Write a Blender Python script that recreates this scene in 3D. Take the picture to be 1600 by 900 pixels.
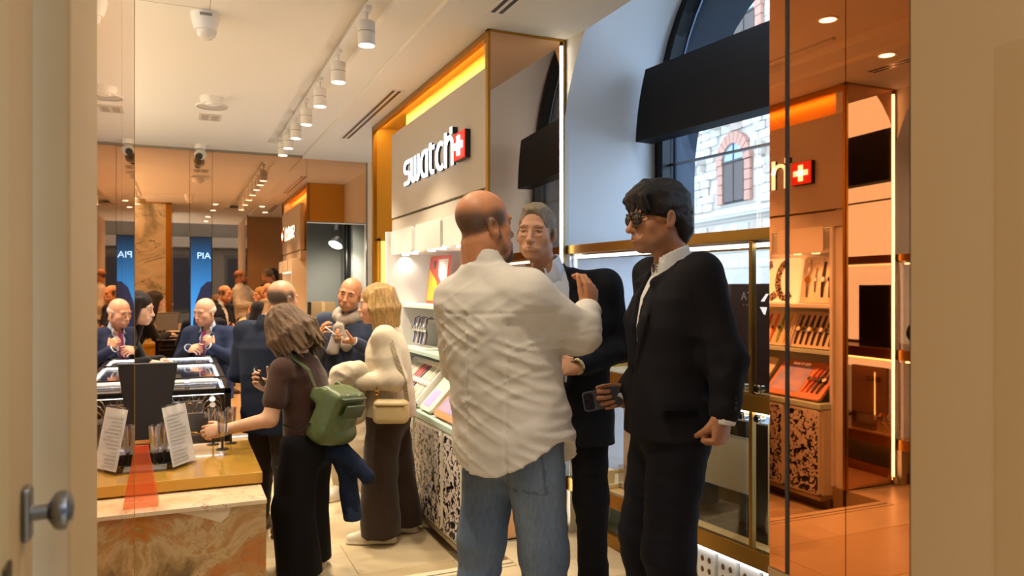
import bpy, bmesh, math, random
import numpy as np
from mathutils import Matrix, Vector, Euler
random.seed(7)
rng = np.random.default_rng(11)
for _o in list(bpy.data.objects): bpy.data.objects.remove(_o)
SC = bpy.context.scene
COL = SC.collection
R = math.radians

# ---------------------------------------------------------------- camera
cam = bpy.data.cameras.new('camera'); cam_o = bpy.data.objects.new('camera', cam); COL.objects.link(cam_o)
cam_o.location = (0, 0, 1.58)
cam_o.rotation_euler = (R(90), 0, -math.atan(517/1180))
cam.sensor_width = 36; cam.lens = 36*1180/1600; cam.shift_y = 2/1600
cam.clip_start = .05; cam.clip_end = 200
cam.dof.use_dof = True; cam.dof.focus_distance = 3.2; cam.dof.aperture_fstop = 4.0
SC.camera = cam_o
# ---------------------------------------------------------------- world, exposure
w = bpy.data.worlds.new('world'); SC.world = w; w.use_nodes = True
bg = w.node_tree.nodes['Background']; bg.inputs[0].default_value = (.56, .74, 1, 1); bg.inputs[1].default_value = 5.5
SC.view_settings.view_transform = 'Standard'; SC.view_settings.look = 'None'
SC.view_settings.gamma = 1; SC.view_settings.use_curve_mapping = False
SC.view_settings.exposure = 0.12
cy = SC.cycles
cy.use_denoising = True; cy.max_bounces = 10; cy.glossy_bounces = 7; cy.diffuse_bounces = 4
cy.transparent_max_bounces = 24; cy.transmission_bounces = 8
cy.sample_clamp_indirect = 6; cy.caustics_reflective = False; cy.caustics_refractive = False

# ---------------------------------------------------------------- lamps of the room and added fill lights
def lamp(name, typ, loc, energy, color, target=None, **kw):
    l = bpy.data.lights.new(name, typ); l.energy = energy; l.color = color
    for k, v in kw.items(): setattr(l, k, v)
    o = bpy.data.objects.new(name, l); COL.objects.link(o); o.location = loc
    if target is not None:
        o.rotation_euler = (Vector(target)-Vector(loc)).to_track_quat('-Z', 'Y').to_euler()
    return o
WARM = (1, .83, .62); WARM2 = (1, .70, .36); COOL = (.86, .93, 1); NEUT = (1, .90, .76)
TRACK_Y = [4.02, 4.81, 5.50, 6.15, 6.75, 7.25, 7.65]
for i, y in enumerate(TRACK_Y):
    lamp('track_spot_light', 'SPOT', (.9, y, 2.86), 95, WARM, (.9+(.25 if i % 2 else -.2), y-.1, 0), spot_size=R(95), spot_blend=.6, shadow_soft_size=.05)
for y in (4.3, 5.5, 6.7, 7.9):
    lamp('left_track_spot_light', 'SPOT', (-.62, y, 2.86), 90, WARM, (-.35, y, 0), spot_size=R(100), spot_blend=.7, shadow_soft_size=.05)
# downlights of the entrance, in the ceiling over the visitors
for (x, y, e) in ((.55, 2.0, 75), (1.45, 2.3, 75), (.55, 3.1, 60), (1.3, 3.35, 40), (.5, .6, 26), (.5, -.5, 30)):
    lamp('downlight_light', 'SPOT', (x, y, 3.045), e, WARM, (x, y, 0), spot_size=R(125), spot_blend=.8, shadow_soft_size=.06)
# added, unseen uplight along the left wall to brighten the ceiling
lamp('added_uplight', 'AREA', (-1.36, 5.6, 2.35), 55, WARM, (-.6, 5.6, 3.06), shape='RECTANGLE', size=4.6, size_y=.12)
# back room: added fill with no fitting, then the swivel spotlight's beam
lamp('back_room_fill_light', 'SPOT', (1.6, 9.0, 2.6), 110, NEUT, (1.5, 9.6, .6), spot_size=R(120), spot_blend=.8, shadow_soft_size=.1)
lamp('back_room_light', 'SPOT', (1.72, 9.2, 2.05), 45, NEUT, (1.95, 9.9, 1.4), spot_size=R(100), spot_blend=.8, shadow_soft_size=.04)
# shelf lighting in the brand wall
for y in (4.3, 4.8, 5.3, 5.8):
    lamp('shelf_light', 'SPOT', (1.62, y, 1.83), 9, (1, .93, .80), (1.68, y, .8), spot_size=R(140), spot_blend=.9, shadow_soft_size=.03)

# ---------------------------------------------------------------- materials
def lin(c):
    def f(x): return x/12.92 if x <= .04045 else ((x+.055)/1.055)**2.4
    if isinstance(c, str):
        c = c.lstrip('#'); c = [int(c[i:i+2], 16)/255 for i in (0, 2, 4)]
    return tuple(f(x) for x in c)+(1,)
MATS = {}
def mat(name, col='#808080', rough=.5, metal=0, emit=None, es=0, noise=0, nscale=20, bump=0, bscale=60, stretch=None, coat=0, attr=False, trans=0, alpha=None, spec=.5, sheen=0, sub=0):
    if name in MATS: return MATS[name]
    m = bpy.data.materials.new(name); m.use_nodes = True; nt = m.node_tree
    b = nt.nodes['Principled BSDF']; c = lin(col)
    b.inputs['Base Color'].default_value = c; b.inputs['Roughness'].default_value = rough; b.inputs['Metallic'].default_value = metal
    b.inputs['Specular IOR Level'].default_value = spec
    b.inputs['Coat Weight'].default_value = coat; b.inputs['Transmission Weight'].default_value = trans
    if sheen: b.inputs['Sheen Weight'].default_value = sheen
    if sub: b.inputs['Subsurface Weight'].default_value = sub; b.inputs['Subsurface Radius'].default_value = (.01, .004, .002); b.inputs['Subsurface Scale'].default_value = 1
    if emit: b.inputs['Emission Color'].default_value = lin(emit); b.inputs['Emission Strength'].default_value = es
    tc = nt.nodes.new('ShaderNodeTexCoord'); src = tc.outputs['Object']
    if stretch:
        mp = nt.nodes.new('ShaderNodeMapping'); mp.inputs['Scale'].default_value = stretch; nt.links.new(src, mp.inputs[0]); src = mp.outputs[0]
    base = None
    if attr:
        at = nt.nodes.new('ShaderNodeVertexColor'); at.layer_name = 'Col'; base = at.outputs[0]
    if noise:
        n = nt.nodes.new('ShaderNodeTexNoise'); n.inputs['Scale'].default_value = nscale; n.inputs['Detail'].default_value = 5; nt.links.new(src, n.inputs['Vector'])
        mr = nt.nodes.new('ShaderNodeMapRange'); mr.inputs[1].default_value = .25; mr.inputs[2].default_value = .75; mr.inputs[3].default_value = 1-noise; mr.inputs[4].default_value = 1+noise
        nt.links.new(n.outputs[0], mr.inputs[0])
        mx = nt.nodes.new('ShaderNodeMix'); mx.data_type = 'RGBA'; mx.blend_type = 'MULTIPLY'; mx.inputs[0].default_value = 1
        if base: nt.links.new(base, mx.inputs[6])
        else: mx.inputs[6].default_value = c
        nt.links.new(mr.outputs[0], mx.inputs[7]); base = mx.outputs[2]
    if base: nt.links.new(base, b.inputs['Base Color'])
    if bump:
        n2 = nt.nodes.new('ShaderNodeTexNoise'); n2.inputs['Scale'].default_value = bscale; n2.inputs['Detail'].default_value = 4; nt.links.new(src, n2.inputs['Vector'])
        bp = nt.nodes.new('ShaderNodeBump'); bp.inputs['Strength'].default_value = bump; bp.inputs['Distance'].default_value = .01
        nt.links.new(n2.outputs[0], bp.inputs['Height']); nt.links.new(bp.outputs[0], b.inputs['Normal'])
    MATS[name] = m
    return m
def glassmat(name, tint='#ffffff', refl=.9, rough=0, fac=None):
    """thin architectural glass: clear with a Fresnel reflection"""
    if name in MATS: return MATS[name]
    m = bpy.data.materials.new(name); m.use_nodes = True; nt = m.node_tree; nt.nodes.clear()
    o = nt.nodes.new('ShaderNodeOutputMaterial'); t = nt.nodes.new('ShaderNodeBsdfTransparent'); t.inputs[0].default_value = lin(tint)
    g = nt.nodes.new('ShaderNodeBsdfGlossy'); g.inputs['Roughness'].default_value = rough; g.inputs[0].default_value = (refl, refl, refl, 1)
    f = nt.nodes.new('ShaderNodeFresnel'); f.inputs[0].default_value = 1.45; mx = nt.nodes.new('ShaderNodeMixShader')
    if fac is None:
        ge = nt.nodes.new('ShaderNodeNewGeometry'); ma = nt.nodes.new('ShaderNodeMath'); ma.operation = 'MULTIPLY_ADD'; ma.inputs[1].default_value = 1/1.45-1.45; ma.inputs[2].default_value = 1.45
        nt.links.new(ge.outputs['Backfacing'], ma.inputs[0]); nt.links.new(ma.outputs[0], f.inputs[0]); nt.links.new(f.outputs[0], mx.inputs[0])
    else: mx.inputs[0].default_value = fac
    nt.links.new(t.outputs[0], mx.inputs[1]); nt.links.new(g.outputs[0], mx.inputs[2]); nt.links.new(mx.outputs[0], o.inputs[0])
    MATS[name] = m; return m
def filmmat(name, col, tint, fac=.35):
    m = bpy.data.materials.new(name); m.use_nodes = True; nt = m.node_tree; nt.nodes.clear()
    o = nt.nodes.new('ShaderNodeOutputMaterial'); t = nt.nodes.new('ShaderNodeBsdfTransparent'); t.inputs[0].default_value = lin(tint)
    d = nt.nodes.new('ShaderNodeBsdfPrincipled'); d.inputs['Base Color'].default_value = lin(col); d.inputs['Roughness'].default_value = .3
    mx = nt.nodes.new('ShaderNodeMixShader'); mx.inputs[0].default_value = fac; nt.links.new(t.outputs[0], mx.inputs[1]); nt.links.new(d.outputs[0], mx.inputs[2]); nt.links.new(mx.outputs[0], o.inputs[0])
    MATS[name] = m; return m
def rampmat(name, build, rough=.4, coat=0, bump=None, metal=0):
    """build(nt, coord_socket) -> colour socket"""
    if name in MATS: return MATS[name]
    m = bpy.data.materials.new(name); m.use_nodes = True; nt = m.node_tree; b = nt.nodes['Principled BSDF']
    tc = nt.nodes.new('ShaderNodeTexCoord'); c = build(nt, tc.outputs['Object']); nt.links.new(c, b.inputs['Base Color'])
    b.inputs['Roughness'].default_value = rough; b.inputs['Coat Weight'].default_value = coat; b.inputs['Metallic'].default_value = metal
    MATS[name] = m; return m
def N(nt, typ, **kw):
    n = nt.nodes.new(typ)
    for k, v in kw.items():
        if k.startswith('i_'):
            key = k[2:]; n.inputs[int(key) if key.isdigit() else key].default_value = v
        else: setattr(n, k, v)
    return n
def ramp(nt, fac, stops, interp='LINEAR'):
    r = nt.nodes.new('ShaderNodeValToRGB'); r.color_ramp.interpolation = interp
    e = r.color_ramp.elements
    while len(e) < len(stops): e.new(.5)
    for k, (p, c) in enumerate(stops): e[k].position = p; e[k].color = lin(c)
    nt.links.new(fac, r.inputs[0]); return r.outputs[0]

M = dict(
 plaster=mat('plaster_white', '#e9e2d4', .75, bump=.03, bscale=90),
 ceil=mat('ceiling_paint', '#efe8da', .8, bump=.02, bscale=120),
 reveal=mat('reveal_paint', '#e6e4e2', .75, bump=.03, bscale=70),
 beige=mat('beige_lacquer', '#bda37a', .5, noise=.03, nscale=6),
 cream=mat('cream_lacquer', '#e4ddcd', .35),
 white=mat('white_lacquer', '#f2efe8', .3),
 whitemetal=mat('white_metal', '#eeeae2', .35),
 brass=mat('brass_satin', '#b8862f', .32, 1, bump=.02, bscale=200, stretch=(1, 30, 1)),
 gold=mat('gold_lacquer', '#e0a93c', .4, .35),
 goldtop=mat('gold_worktop', '#c29430', .22, .35, coat=.4, noise=.05, nscale=8),
 blackm=mat('black_metal', '#0b0a0a', .35, .3),
 black=mat('black_lacquer', '#090706', .3, coat=.3),
 darkbrown=mat('dark_brown_leather', '#171009', .5, bump=.1, bscale=150),
 blackpanel=mat('black_brown_panel', '#0b0705', .6, spec=.25),
 chrome=mat('chrome', '#d8d8d6', .12, 1),
 steel=mat('brushed_steel', '#8d8f92', .3, 1, bump=.03, bscale=80),
 silver=mat('silver_grey_panel', '#9a9895', .35, .4),
 greenwall=mat('grey_green_paint', '#7f8078', .7),
 red=mat('red_sign', '#d8261c', .4, emit='#e03020', es=.9),
 led=mat('led_white', '#ffffff', .5, emit='#fff6e6', es=9),
 ledcool=mat('led_cool', '#ffffff', .5, emit='#eef4ff', es=5),
 ledletter=mat('led_letter_face', '#ffffff', .5, emit='#f2f6ff', es=3.2),
 lens=mat('spot_lens', '#ffffff', .3, emit='#fff2dc', es=16),
 mirror=mat('bronze_mirror', '#e8bc96', .012, 1),
 glass=glassmat('clear_glass'), glassgreen=glassmat('green_glass', '#dcebe2'), windowglass=glassmat('window_glass', '#e8eef2', .8),
 acrylic=glassmat('acrylic', '#e8e4e4', .9, .05, .22),
 paper=mat('paper', '#e6e0d8', .7), darktext=mat('dark_text', '#2a2724', .6), whitetext=mat('white_text', '#f4f6fa', .5, emit='#ffffff', es=.6),
 mint=mat('mint_shelf', '#cfe6d8', .25),
)

# ---------------------------------------------------------------- mesh building and tagging
class B:
    def __init__(s): s.bm = bmesh.new()
    def _x(s, verts, T):
        if T is not None: bmesh.ops.transform(s.bm, matrix=T, verts=verts)
    def box(s, x0, y0, z0, x1, y1, z1, bev=0, T=None, seg=2):
        r = bmesh.ops.create_cube(s.bm, size=1); v = r['verts']
        bmesh.ops.transform(s.bm, matrix=Matrix.Translation(((x0+x1)/2, (y0+y1)/2, (z0+z1)/2)) @ Matrix.Diagonal((abs(x1-x0), abs(y1-y0), abs(z1-z0), 1)), verts=v)
        if bev:
            ed = list({e for q in v for e in q.link_edges}); r2 = bmesh.ops.bevel(s.bm, geom=ed, offset=bev, segments=seg, affect='EDGES', profile=.5)
            v = list({q for f in r2['faces'] for q in f.verts} | {q for q in v if q.is_valid})
        s._x(v, T); return s
    def cyl(s, p0, p1, r0, r1=None, seg=20, caps=True):
        r1 = r0 if r1 is None else r1; p0 = Vector(p0); p1 = Vector(p1); d = p1-p0
        r = bmesh.ops.create_cone(s.bm, cap_ends=caps, segments=seg, radius1=r0, radius2=max(r1, 1e-5), depth=d.length)
        T = Matrix.Translation((p0+p1)/2) @ d.to_track_quat('Z', 'Y').to_matrix().to_4x4()
        bmesh.ops.transform(s.bm, matrix=T, verts=r['verts']); return s
    def sphere(s, c, r, seg=16, sc=(1, 1, 1), T=None):
        q = bmesh.ops.create_uvsphere(s.bm, u_segments=seg, v_segments=max(6, seg//2), radius=1)
        bmesh.ops.transform(s.bm, matrix=Matrix.Translation(c) @ Matrix.Diagonal((r*sc[0], r*sc[1], r*sc[2], 1)), verts=q['verts']); s._x(q['verts'], T); return s
    def tube(s, pts, r, seg=8, closed=False, flat=None, up=(0, 0, 1)):
        """swept tube (flat=(w,t) gives a ribbon)"""
        P = [Vector(p) for p in pts]; n = len(P); rings = []
        for i, p in enumerate(P):
            a = P[(i-1) % n] if (closed or i > 0) else p; c = P[(i+1) % n] if (closed or i < n-1) else p
            t = (c-a).normalized(); u = Vector(up); u = (u-t*u.dot(t))
            if u.length < 1e-4: u = Vector((1, 0, 0)); u = u-t*u.dot(t)
            u.normalize(); b = t.cross(u); rr = r[i] if isinstance(r, (list, tuple)) else r
            ring = []
            if flat:
                for (sx, sz) in ((-1, -1), (1, -1), (1, 1), (-1, 1)): ring.append(s.bm.verts.new(p+b*(sx*flat[0]/2)+u*(sz*flat[1]/2)))
            else:
                for k in range(seg):
                    an = 2*math.pi*k/seg; ring.append(s.bm.verts.new(p+b*(math.cos(an)*rr)+u*(math.sin(an)*rr)))
            rings.append(ring)
        m = len(rings[0])
        for i in range(n if closed else n-1):
            A, C = rings[i], rings[(i+1) % n]
            for k in range(m): s.bm.faces.new((A[k], A[(k+1) % m], C[(k+1) % m], C[k]))
        if not closed:
            s.bm.faces.new(rings[0][::-1]); s.bm.faces.new(rings[-1])
        return s
    def lathe(s, prof, c=(0, 0, 0), seg=20, T=None):
        rings = []; vs = []
        for (r, z) in prof:
            if r < 1e-5: v = s.bm.verts.new((c[0], c[1], c[2]+z)); rings.append([v]); vs.append(v)
            else:
                ring = [s.bm.verts.new((c[0]+r*math.cos(2*math.pi*k/seg), c[1]+r*math.sin(2*math.pi*k/seg), c[2]+z)) for k in range(seg)]
                rings.append(ring); vs += ring
        for A, C in zip(rings, rings[1:]):
            for k in range(seg):
                a = A[k % len(A)]; b = A[(k+1) % len(A)]; c2 = C[(k+1) % len(C)]; d = C[k % len(C)]
                q = []
                for x in (a, b, c2, d):
                    if x not in q: q.append(x)
                if len(q) > 2: s.bm.faces.new(q)
        s._x(vs, T); return s
    def prism(s, poly, h0, h1, T=None, bev=0):
        """polygon in local xy extruded from z=h0 to h1, then T"""
        a = [s.bm.verts.new((x, y, h0)) for x, y in poly]; b = [s.bm.verts.new((x, y, h1)) for x, y in poly]; n = len(poly)
        s.bm.faces.new(a[::-1]); s.bm.faces.new(b)
        for i in range(n): s.bm.faces.new((a[i], a[(i+1) % n], b[(i+1) % n], b[i]))
        s._x(a+b, T); return s
    def build(s, name, m, parent=None, smooth=False, world=True, loc=None):
        bmesh.ops.recalc_face_normals(s.bm, faces=s.bm.faces)
        org = Vector(loc) if loc else Vector((0, 0, 0))
        if parent is not None and world and not loc:
            p = parent; org = Vector((0, 0, 0))
            while p is not None: org += p.location; p = p.parent
        if org.length: bmesh.ops.translate(s.bm, vec=-org, verts=s.bm.verts)
        me = bpy.data.meshes.new(name); s.bm.to_mesh(me); s.bm.free(); s.bm = None
        if isinstance(m, str): m = M[m]
        me.materials.append(m)
        if smooth:
            for p in me.polygons: p.use_smooth = True
            if smooth != 2: me.set_sharp_from_angle(angle=R(40))
        o = bpy.data.objects.new(name, me); COL.objects.link(o)
        if parent is not None: o.parent = parent
        if loc: o.location = loc
        return o
def tag(o, label=None, cat=None, group=None, kind=None):
    if label: o['label'] = label
    if cat: o['category'] = cat
    if group: o['group'] = group
    if kind: o['kind'] = kind
    return o
def thing(name, label, cat, loc=(0, 0, 0), rz=0, group=None):
    o = bpy.data.objects.new(name, None); COL.objects.link(o); o.location = loc; o.rotation_euler = (0, 0, rz); o.empty_display_size = .1
    return tag(o, label, cat, group)
def struct(b, name, m, **kw): return tag(b.build(name, m, **kw), kind='structure')
def inst(name, src, parent, loc=(0, 0, 0), rot=(0, 0, 0), sc=(1, 1, 1)):
    o = bpy.data.objects.new(name, src.data if hasattr(src, 'data') else src); COL.objects.link(o); o.parent = parent
    o.location = loc; o.rotation_euler = rot; o.scale = sc; return o
def dup(root, loc=None, rot=None, label=None, group=None, parent=None):
    r = root.copy(); COL.objects.link(r)
    if loc is not None: r.location = loc
    if rot is not None: r.rotation_euler = rot
    if label: r['label'] = label
    if group: r['group'] = group
    if parent is not None: r.parent = parent
    for ch in list(root.children):
        c = ch.copy(); COL.objects.link(c); c.parent = r
        for g in ch.children:
            d = g.copy(); COL.objects.link(d); d.parent = c
    return r
def rrect(x0, y0, x1, y1, r, n=5):
    out = []
    for cx, cy, a0 in ((x1-r, y1-r, 0), (x0+r, y1-r, 90), (x0+r, y0+r, 180), (x1-r, y0+r, 270)):
        for k in range(n+1):
            a = R(a0+90*k/n); out.append((cx+r*math.cos(a), cy+r*math.sin(a)))
    return out
def frame_T(o, x, y):
    """matrix with local x axis x, local y axis y, origin o"""
    x = Vector(x).normalized(); y = Vector(y).normalized(); z = x.cross(y)
    return Matrix(((x.x, y.x, z.x, o[0]), (x.y, y.y, z.y, o[1]), (x.z, y.z, z.z, o[2]), (0, 0, 0, 1)))
def text_obj(name, s, size, m, parent, T, depth=.001, world_org=None, align='LEFT', spacing=1.0, offset=0):
    c = bpy.data.curves.new(name, 'FONT'); c.body = s; c.size = size; c.extrude = depth; c.align_x = align; c.space_character = spacing; c.offset = offset
    o = bpy.data.objects.new(name, c); COL.objects.link(o)
    dg = bpy.context.evaluated_depsgraph_get(); me = bpy.data.meshes.new_from_object(o.evaluated_get(dg)); bpy.data.objects.remove(o); bpy.data.curves.remove(c)
    me.transform(T); me.materials.clear(); me.materials.append(M[m] if isinstance(m, str) else m)
    o = bpy.data.objects.new(name, me); COL.objects.link(o)
    if parent is not None:
        o.parent = parent
        if world_org is not None: me.transform(Matrix.Translation(-Vector(world_org)))
    return o
# ================================================================ SETTING
UP = .17; CZ = 3.06; SOF = 3.03
TILEM = [mat('tile_%d' % i, c, .32, noise=.05, nscale=3, stretch=(1, 6, 1)) for i, c in enumerate(('#d8c29a', '#d3bc92', '#dcc8a2', '#cfb88e'))]
TILEM = [MATS['tile_%d' % i] for i in range(4)]
grout = mat('grout', '#a08a66', .8)
def tiles(root, x0, y0, x1, y1, z, lx, ly, first=0.0):
    """stone tiles in running bond, each its own piece"""
    cache = {}
    row = 0; y = y0
    while y < y1-.01:
        ye = min(y+ly, y1); x = x0-(first+(lx/2 if row % 2 else 0)) % lx
        while x < x1-.01:
            a, b = max(x, x0), min(x+lx, x1)
            if b-a > .03:
                k = (round(b-a, 3), round(ye-y, 3), random.randrange(4))
                if k not in cache:
                    t = B().box(.0015, .0015, -.02, k[0]-.0015, k[1]-.0015, 0, .0012, seg=1).build('tile', TILEM[k[2]], root, world=False); cache[k] = t.data; t.location = (a, y, z)
                else: inst('tile', cache[k], root, (a, y, z))
            x += lx
        y = ye; row += 1
floor = struct(B().box(-2.2, 3.62, -.15, 1.6, 8.6, -.004), 'floor', grout)
tiles(floor, -1.5, 3.62, 1.57, 8.6, 0, 1.1, .55, .35)
fl2 = struct(B().box(-2.2, -1.2, -.15, 3.2, 3.57, UP-.004).box(1.57, 3.57, -.15, 3.2, 4.5, UP-.004), 'floor_entrance', grout)
tiles(fl2, -.15, -1.2, 2.15, 3.522, UP, 1.1, .55, .2)
tiles(fl2, 1.575, 3.52, 2.15, 3.9, UP, .6, .38)
st = struct(B().box(-2.2, 3.532, -.1, 1.572, 3.562, UP, .003).box(-2.2, 3.575, -.1, 1.572, 3.62, UP, .003), 'trim_step_nosing', mat('step_stone', '#d9c7a4', .35))
struct(B().box(-2.2, 3.522, -.1, 1.57, 3.58, UP-.006), 'trim_step_groove', 'black')
struct(B().box(1.1, 8.6, -.1, 3.2, 10.6, -.002), 'floor_back_room', mat('back_floor', '#6a655a', .6))
struct(B().box(-9, -9, -.3, 9, -1.2, UP-.03).box(3.25, -1.2, -.3, 15.5, 24, UP-.03), 'floor_street', mat('street_stone', '#8f8b86', .8, noise=.12, nscale=4, bump=.2, bscale=20))

# ceiling with its two track channels
cl = B()
for (x0, x1) in ((-2.2, -.70), (-.54, .80), (1.02, 1.23)): cl.box(x0, 1.2, CZ, x1, 8.6, CZ+.1)
for (a, b) in ((-.70, -.54), (.80, 1.02)):
    cl.box(a, 1.2, CZ, b, 2.4, CZ+.1).box(a, 8.0, CZ, b, 8.6, CZ+.1).box(a, 2.4, CZ+.05, b, 8.0, CZ+.1)
cl.box(-2.2, -1.2, CZ, 1.23, 1.2, CZ+.1)
struct(cl, 'ceiling', 'ceil')
struct(B().box(1.23, -1.2, SOF, 2.07, 8.6, SOF+.13), 'ceiling_soffit', 'ceil')
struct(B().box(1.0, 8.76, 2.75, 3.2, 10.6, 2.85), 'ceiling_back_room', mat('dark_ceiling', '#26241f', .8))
# side and back walls
wl = struct(B().box(-2.3, 2.9, 0, -1.5, 8.7, 3.2), 'wall_left', 'plaster')
B().box(-1.5, 3.1, 2.28, -1.26, 8.2, 2.32).box(-1.28, 3.1, 2.28, -1.26, 8.2, 2.40).build('added_uplight_ledge', 'plaster', wl)  # ledge made up to carry the added uplight
wr = B().box(2.07, 4.02, 0, 2.3, 8.7, 3.2)
struct(wr, 'wall_right', 'plaster')
wb = B().box(-2.3, 8.62, 0, 1.28, 8.75, 3.2).box(1.28, 8.62, 2.33, 1.955, 8.75, 3.2).box(1.955, 8.58, 0, 2.3, 8.75, 3.2)
wall_back = struct(wb, 'wall_back', 'plaster')
seams = [(-1.5, -.62), (-.617, .08), (.083, .30), (.303, 1.277)]
for a, b in seams: B().box(a, 8.600, .02, b, 8.618, CZ-.022, .001, seg=1).build('mirror_panel', 'mirror', wall_back)
B().box(1.28, 8.600, 2.335, 1.945, 8.618, CZ-.022, .001, seg=1).build('mirror_panel', 'mirror', wall_back)
B().box(-1.5, 8.58, CZ-.022, 1.96, 8.619, CZ, .002).build('top_rail', mat('grey_rail', '#8f8678', .5), wall_back)
B().box(1.945, 8.585, 0, 1.957, 8.62, CZ-.022).box(1.28, 8.59, 2.328, 1.95, 8.62, 2.335).build('edge_trim', 'steel', wall_back)
# back room seen through the doorway
struct(B().box(1.1, 10.3, -.1, 3.2, 10.4, 2.8), 'wall_back_room', 'greenwall')
struct(B().box(1.10, 8.75, -.1, 1.2, 10.3, 2.8), 'wall_back_room_left', 'greenwall')
struct(B().box(1.98, 9.5, -.1, 2.7, 10.3, 2.8).box(2.3, 8.7, -.1, 2.4, 9.6, 2.8), 'wall_back_room_right', mat('grey_green_light', '#8b8d85', .7))
tag(B().cyl((1.93, 9.62, 0), (1.93, 9.62, 2.7), .035).box(1.9, 9.66, .9, 1.96, 9.7, 1.0).build('drain_pipe', 'blackm', smooth=True), 'dark vertical pipe standing in the corner of the grey-green back room', 'pipe')
t = thing('swivel_spotlight', 'black swivel spotlight glowing in the grey-green back room', 'lamp', (1.72, 9.3, 2.1))
B().cyl((1.74, 9.3, 2.75), (1.74, 9.3, 2.3), .02).cyl((1.74, 9.3, 2.42), (1.74, 9.3, 2.3), .05).build('stem', 'blackm', t, True)
B().box(1.5, 9.28, 2.62, 2.3, 9.32, 2.66).build('track', 'blackm', t)
hT = frame_T((1.74, 9.28, 2.2), (1, 0, 0), (0, .9, -.42))
B().lathe([(0, -.05), (.05, -.05), (.085, .04), (.09, .045)], T=Matrix.Translation((1.74, 9.3, 2.16)) @ Euler((R(160), R(25), 0)).to_matrix().to_4x4(), seg=18).build('lamp_head', 'steel', t, True)
B().lathe([(0, .046), (.08, .046), (.08, .05), (0, .05)], T=Matrix.Translation((1.74, 9.3, 2.16)) @ Euler((R(160), R(25), 0)).to_matrix().to_4x4(), seg=18).build('lens', 'lens', t)
t = thing('storage_box', 'brown cardboard box on a dark stool inside the back room', 'box', (1.6, 9.7, 1.2))
B().box(1.48, 9.6, 1.2, 1.78, 9.9, 1.42, .004).build('carton', mat('cardboard', '#8a6a40', .8), t)
B().box(1.61, 9.598, 1.2, 1.65, 9.902, 1.424).build('tape', mat('tape', '#a98a58', .4), t)
t = thing('bar_stool', 'dark high stool carrying a cardboard box in the back room', 'stool', (1.6, 9.75, 0))
B().box(1.38, 9.55, 1.12, 1.82, 9.95, 1.2, .02).build('seat', 'black', t)
for a in (1.42, 1.78):
    for b in (9.59, 9.91): B().cyl((a, b, 0), (a, b, 1.12), .02, seg=8).build('leg', 'blackm', t)

# ---- portal: left pillar with its mirror, door, marble back
struct(B().box(-.95, 1.27, 0, -.165, 2.97, 3.2), 'wall_pillar_left', 'beige')
struct(B().box(-.2, 1.27, 0, -.148, 1.655, 3.06, .004), 'trim_jamb_left', 'beige')
pl = struct(B().box(-.168, 1.655, UP, -.158, 2.985, CZ), 'wall_pillar_mirror_backing', 'black')
for a, b in ((1.658, 2.335), (2.339, 2.965)): B().box(-.158, a, UP+.01, -.15, b, CZ-.002).build('mirror_panel', 'mirror', pl)
B().box(-.160, 2.965, UP, -.149, 2.972, CZ).build('edge_strip', 'brass', pl)
def marble_nodes(base, vein, dark, sc=2.2):
    def f(nt, co):
        n1 = N(nt, 'ShaderNodeTexNoise', i_Scale=sc, i_Detail=8, i_Roughness=.62, i_Distortion=.8); nt.links.new(co, n1.inputs['Vector'])
        c1 = ramp(nt, n1.outputs[0], base)
        n2 = N(nt, 'ShaderNodeTexNoise', i_Scale=sc*1.1, i_Detail=9, i_Roughness=.6, i_Distortion=1.4); 
        mp = N(nt, 'ShaderNodeMapping'); mp.inputs['Location'].default_value = (3.1, 1.7, 9.2); nt.links.new(co, mp.inputs[0]); nt.links.new(mp.outputs[0], n2.inputs['Vector'])
        ab = N(nt, 'ShaderNodeMath', operation='SUBTRACT', i_1=.5); nt.links.new(n2.outputs[0], ab.inputs[0])
        ab2 = N(nt, 'ShaderNodeMath', operation='ABSOLUTE'); nt.links.new(ab.outputs[0], ab2.inputs[0])
        vr = ramp(nt, ab2.outputs[0], [(0, '#ffffff'), (vein, '#000000'), (1, '#000000')])
        mx = N(nt, 'ShaderNodeMix', data_type='RGBA'); nt.links.new(vr, mx.inputs[0]); nt.links.new(c1, mx.inputs[6]); mx.inputs[7].default_value = lin(dark)
        return mx.outputs[2]
    return f
M['onyx'] = rampmat('honey_onyx', marble_nodes([(.30, '#4f4128'), (.38, '#8b6c3e'), (.44, '#b8935e'), (.49, '#cfae7c'), (.53, '#b98a4c'), (.58, '#bf6f22'), (.63, '#a88248'), (.70, '#dcc096')], .004, '#87643a', 3.0), .18, .3)
M['marble'] = rampmat('cream_marble', marble_nodes([(.2, '#c9a982'), (.4, '#e3c9a4'), (.6, '#efdcbd'), (.8, '#dcbc94')], .006, '#8a6246', 2.2), .12, .4)
M['slab'] = rampmat('grey_cream_marble', marble_nodes([(.3, '#6d6a52'), (.42, '#a8a084'), (.5, '#e2d6ba'), (.62, '#efe3ca'), (.75, '#b8ae90')], .006, '#4a4636', .8), .2, .3)
struct(B().box(-.93, 2.972, 0, -.24, 2.995, CZ), 'wall_pillar_marble_cladding', 'slab')
struct(B().box(-.24, 2.97, 0, -.152, 3.0, CZ).box(-.94, 2.97, CZ-.02, -.15, 3.0, CZ), 'trim_pillar_brass', 'brass')
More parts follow.
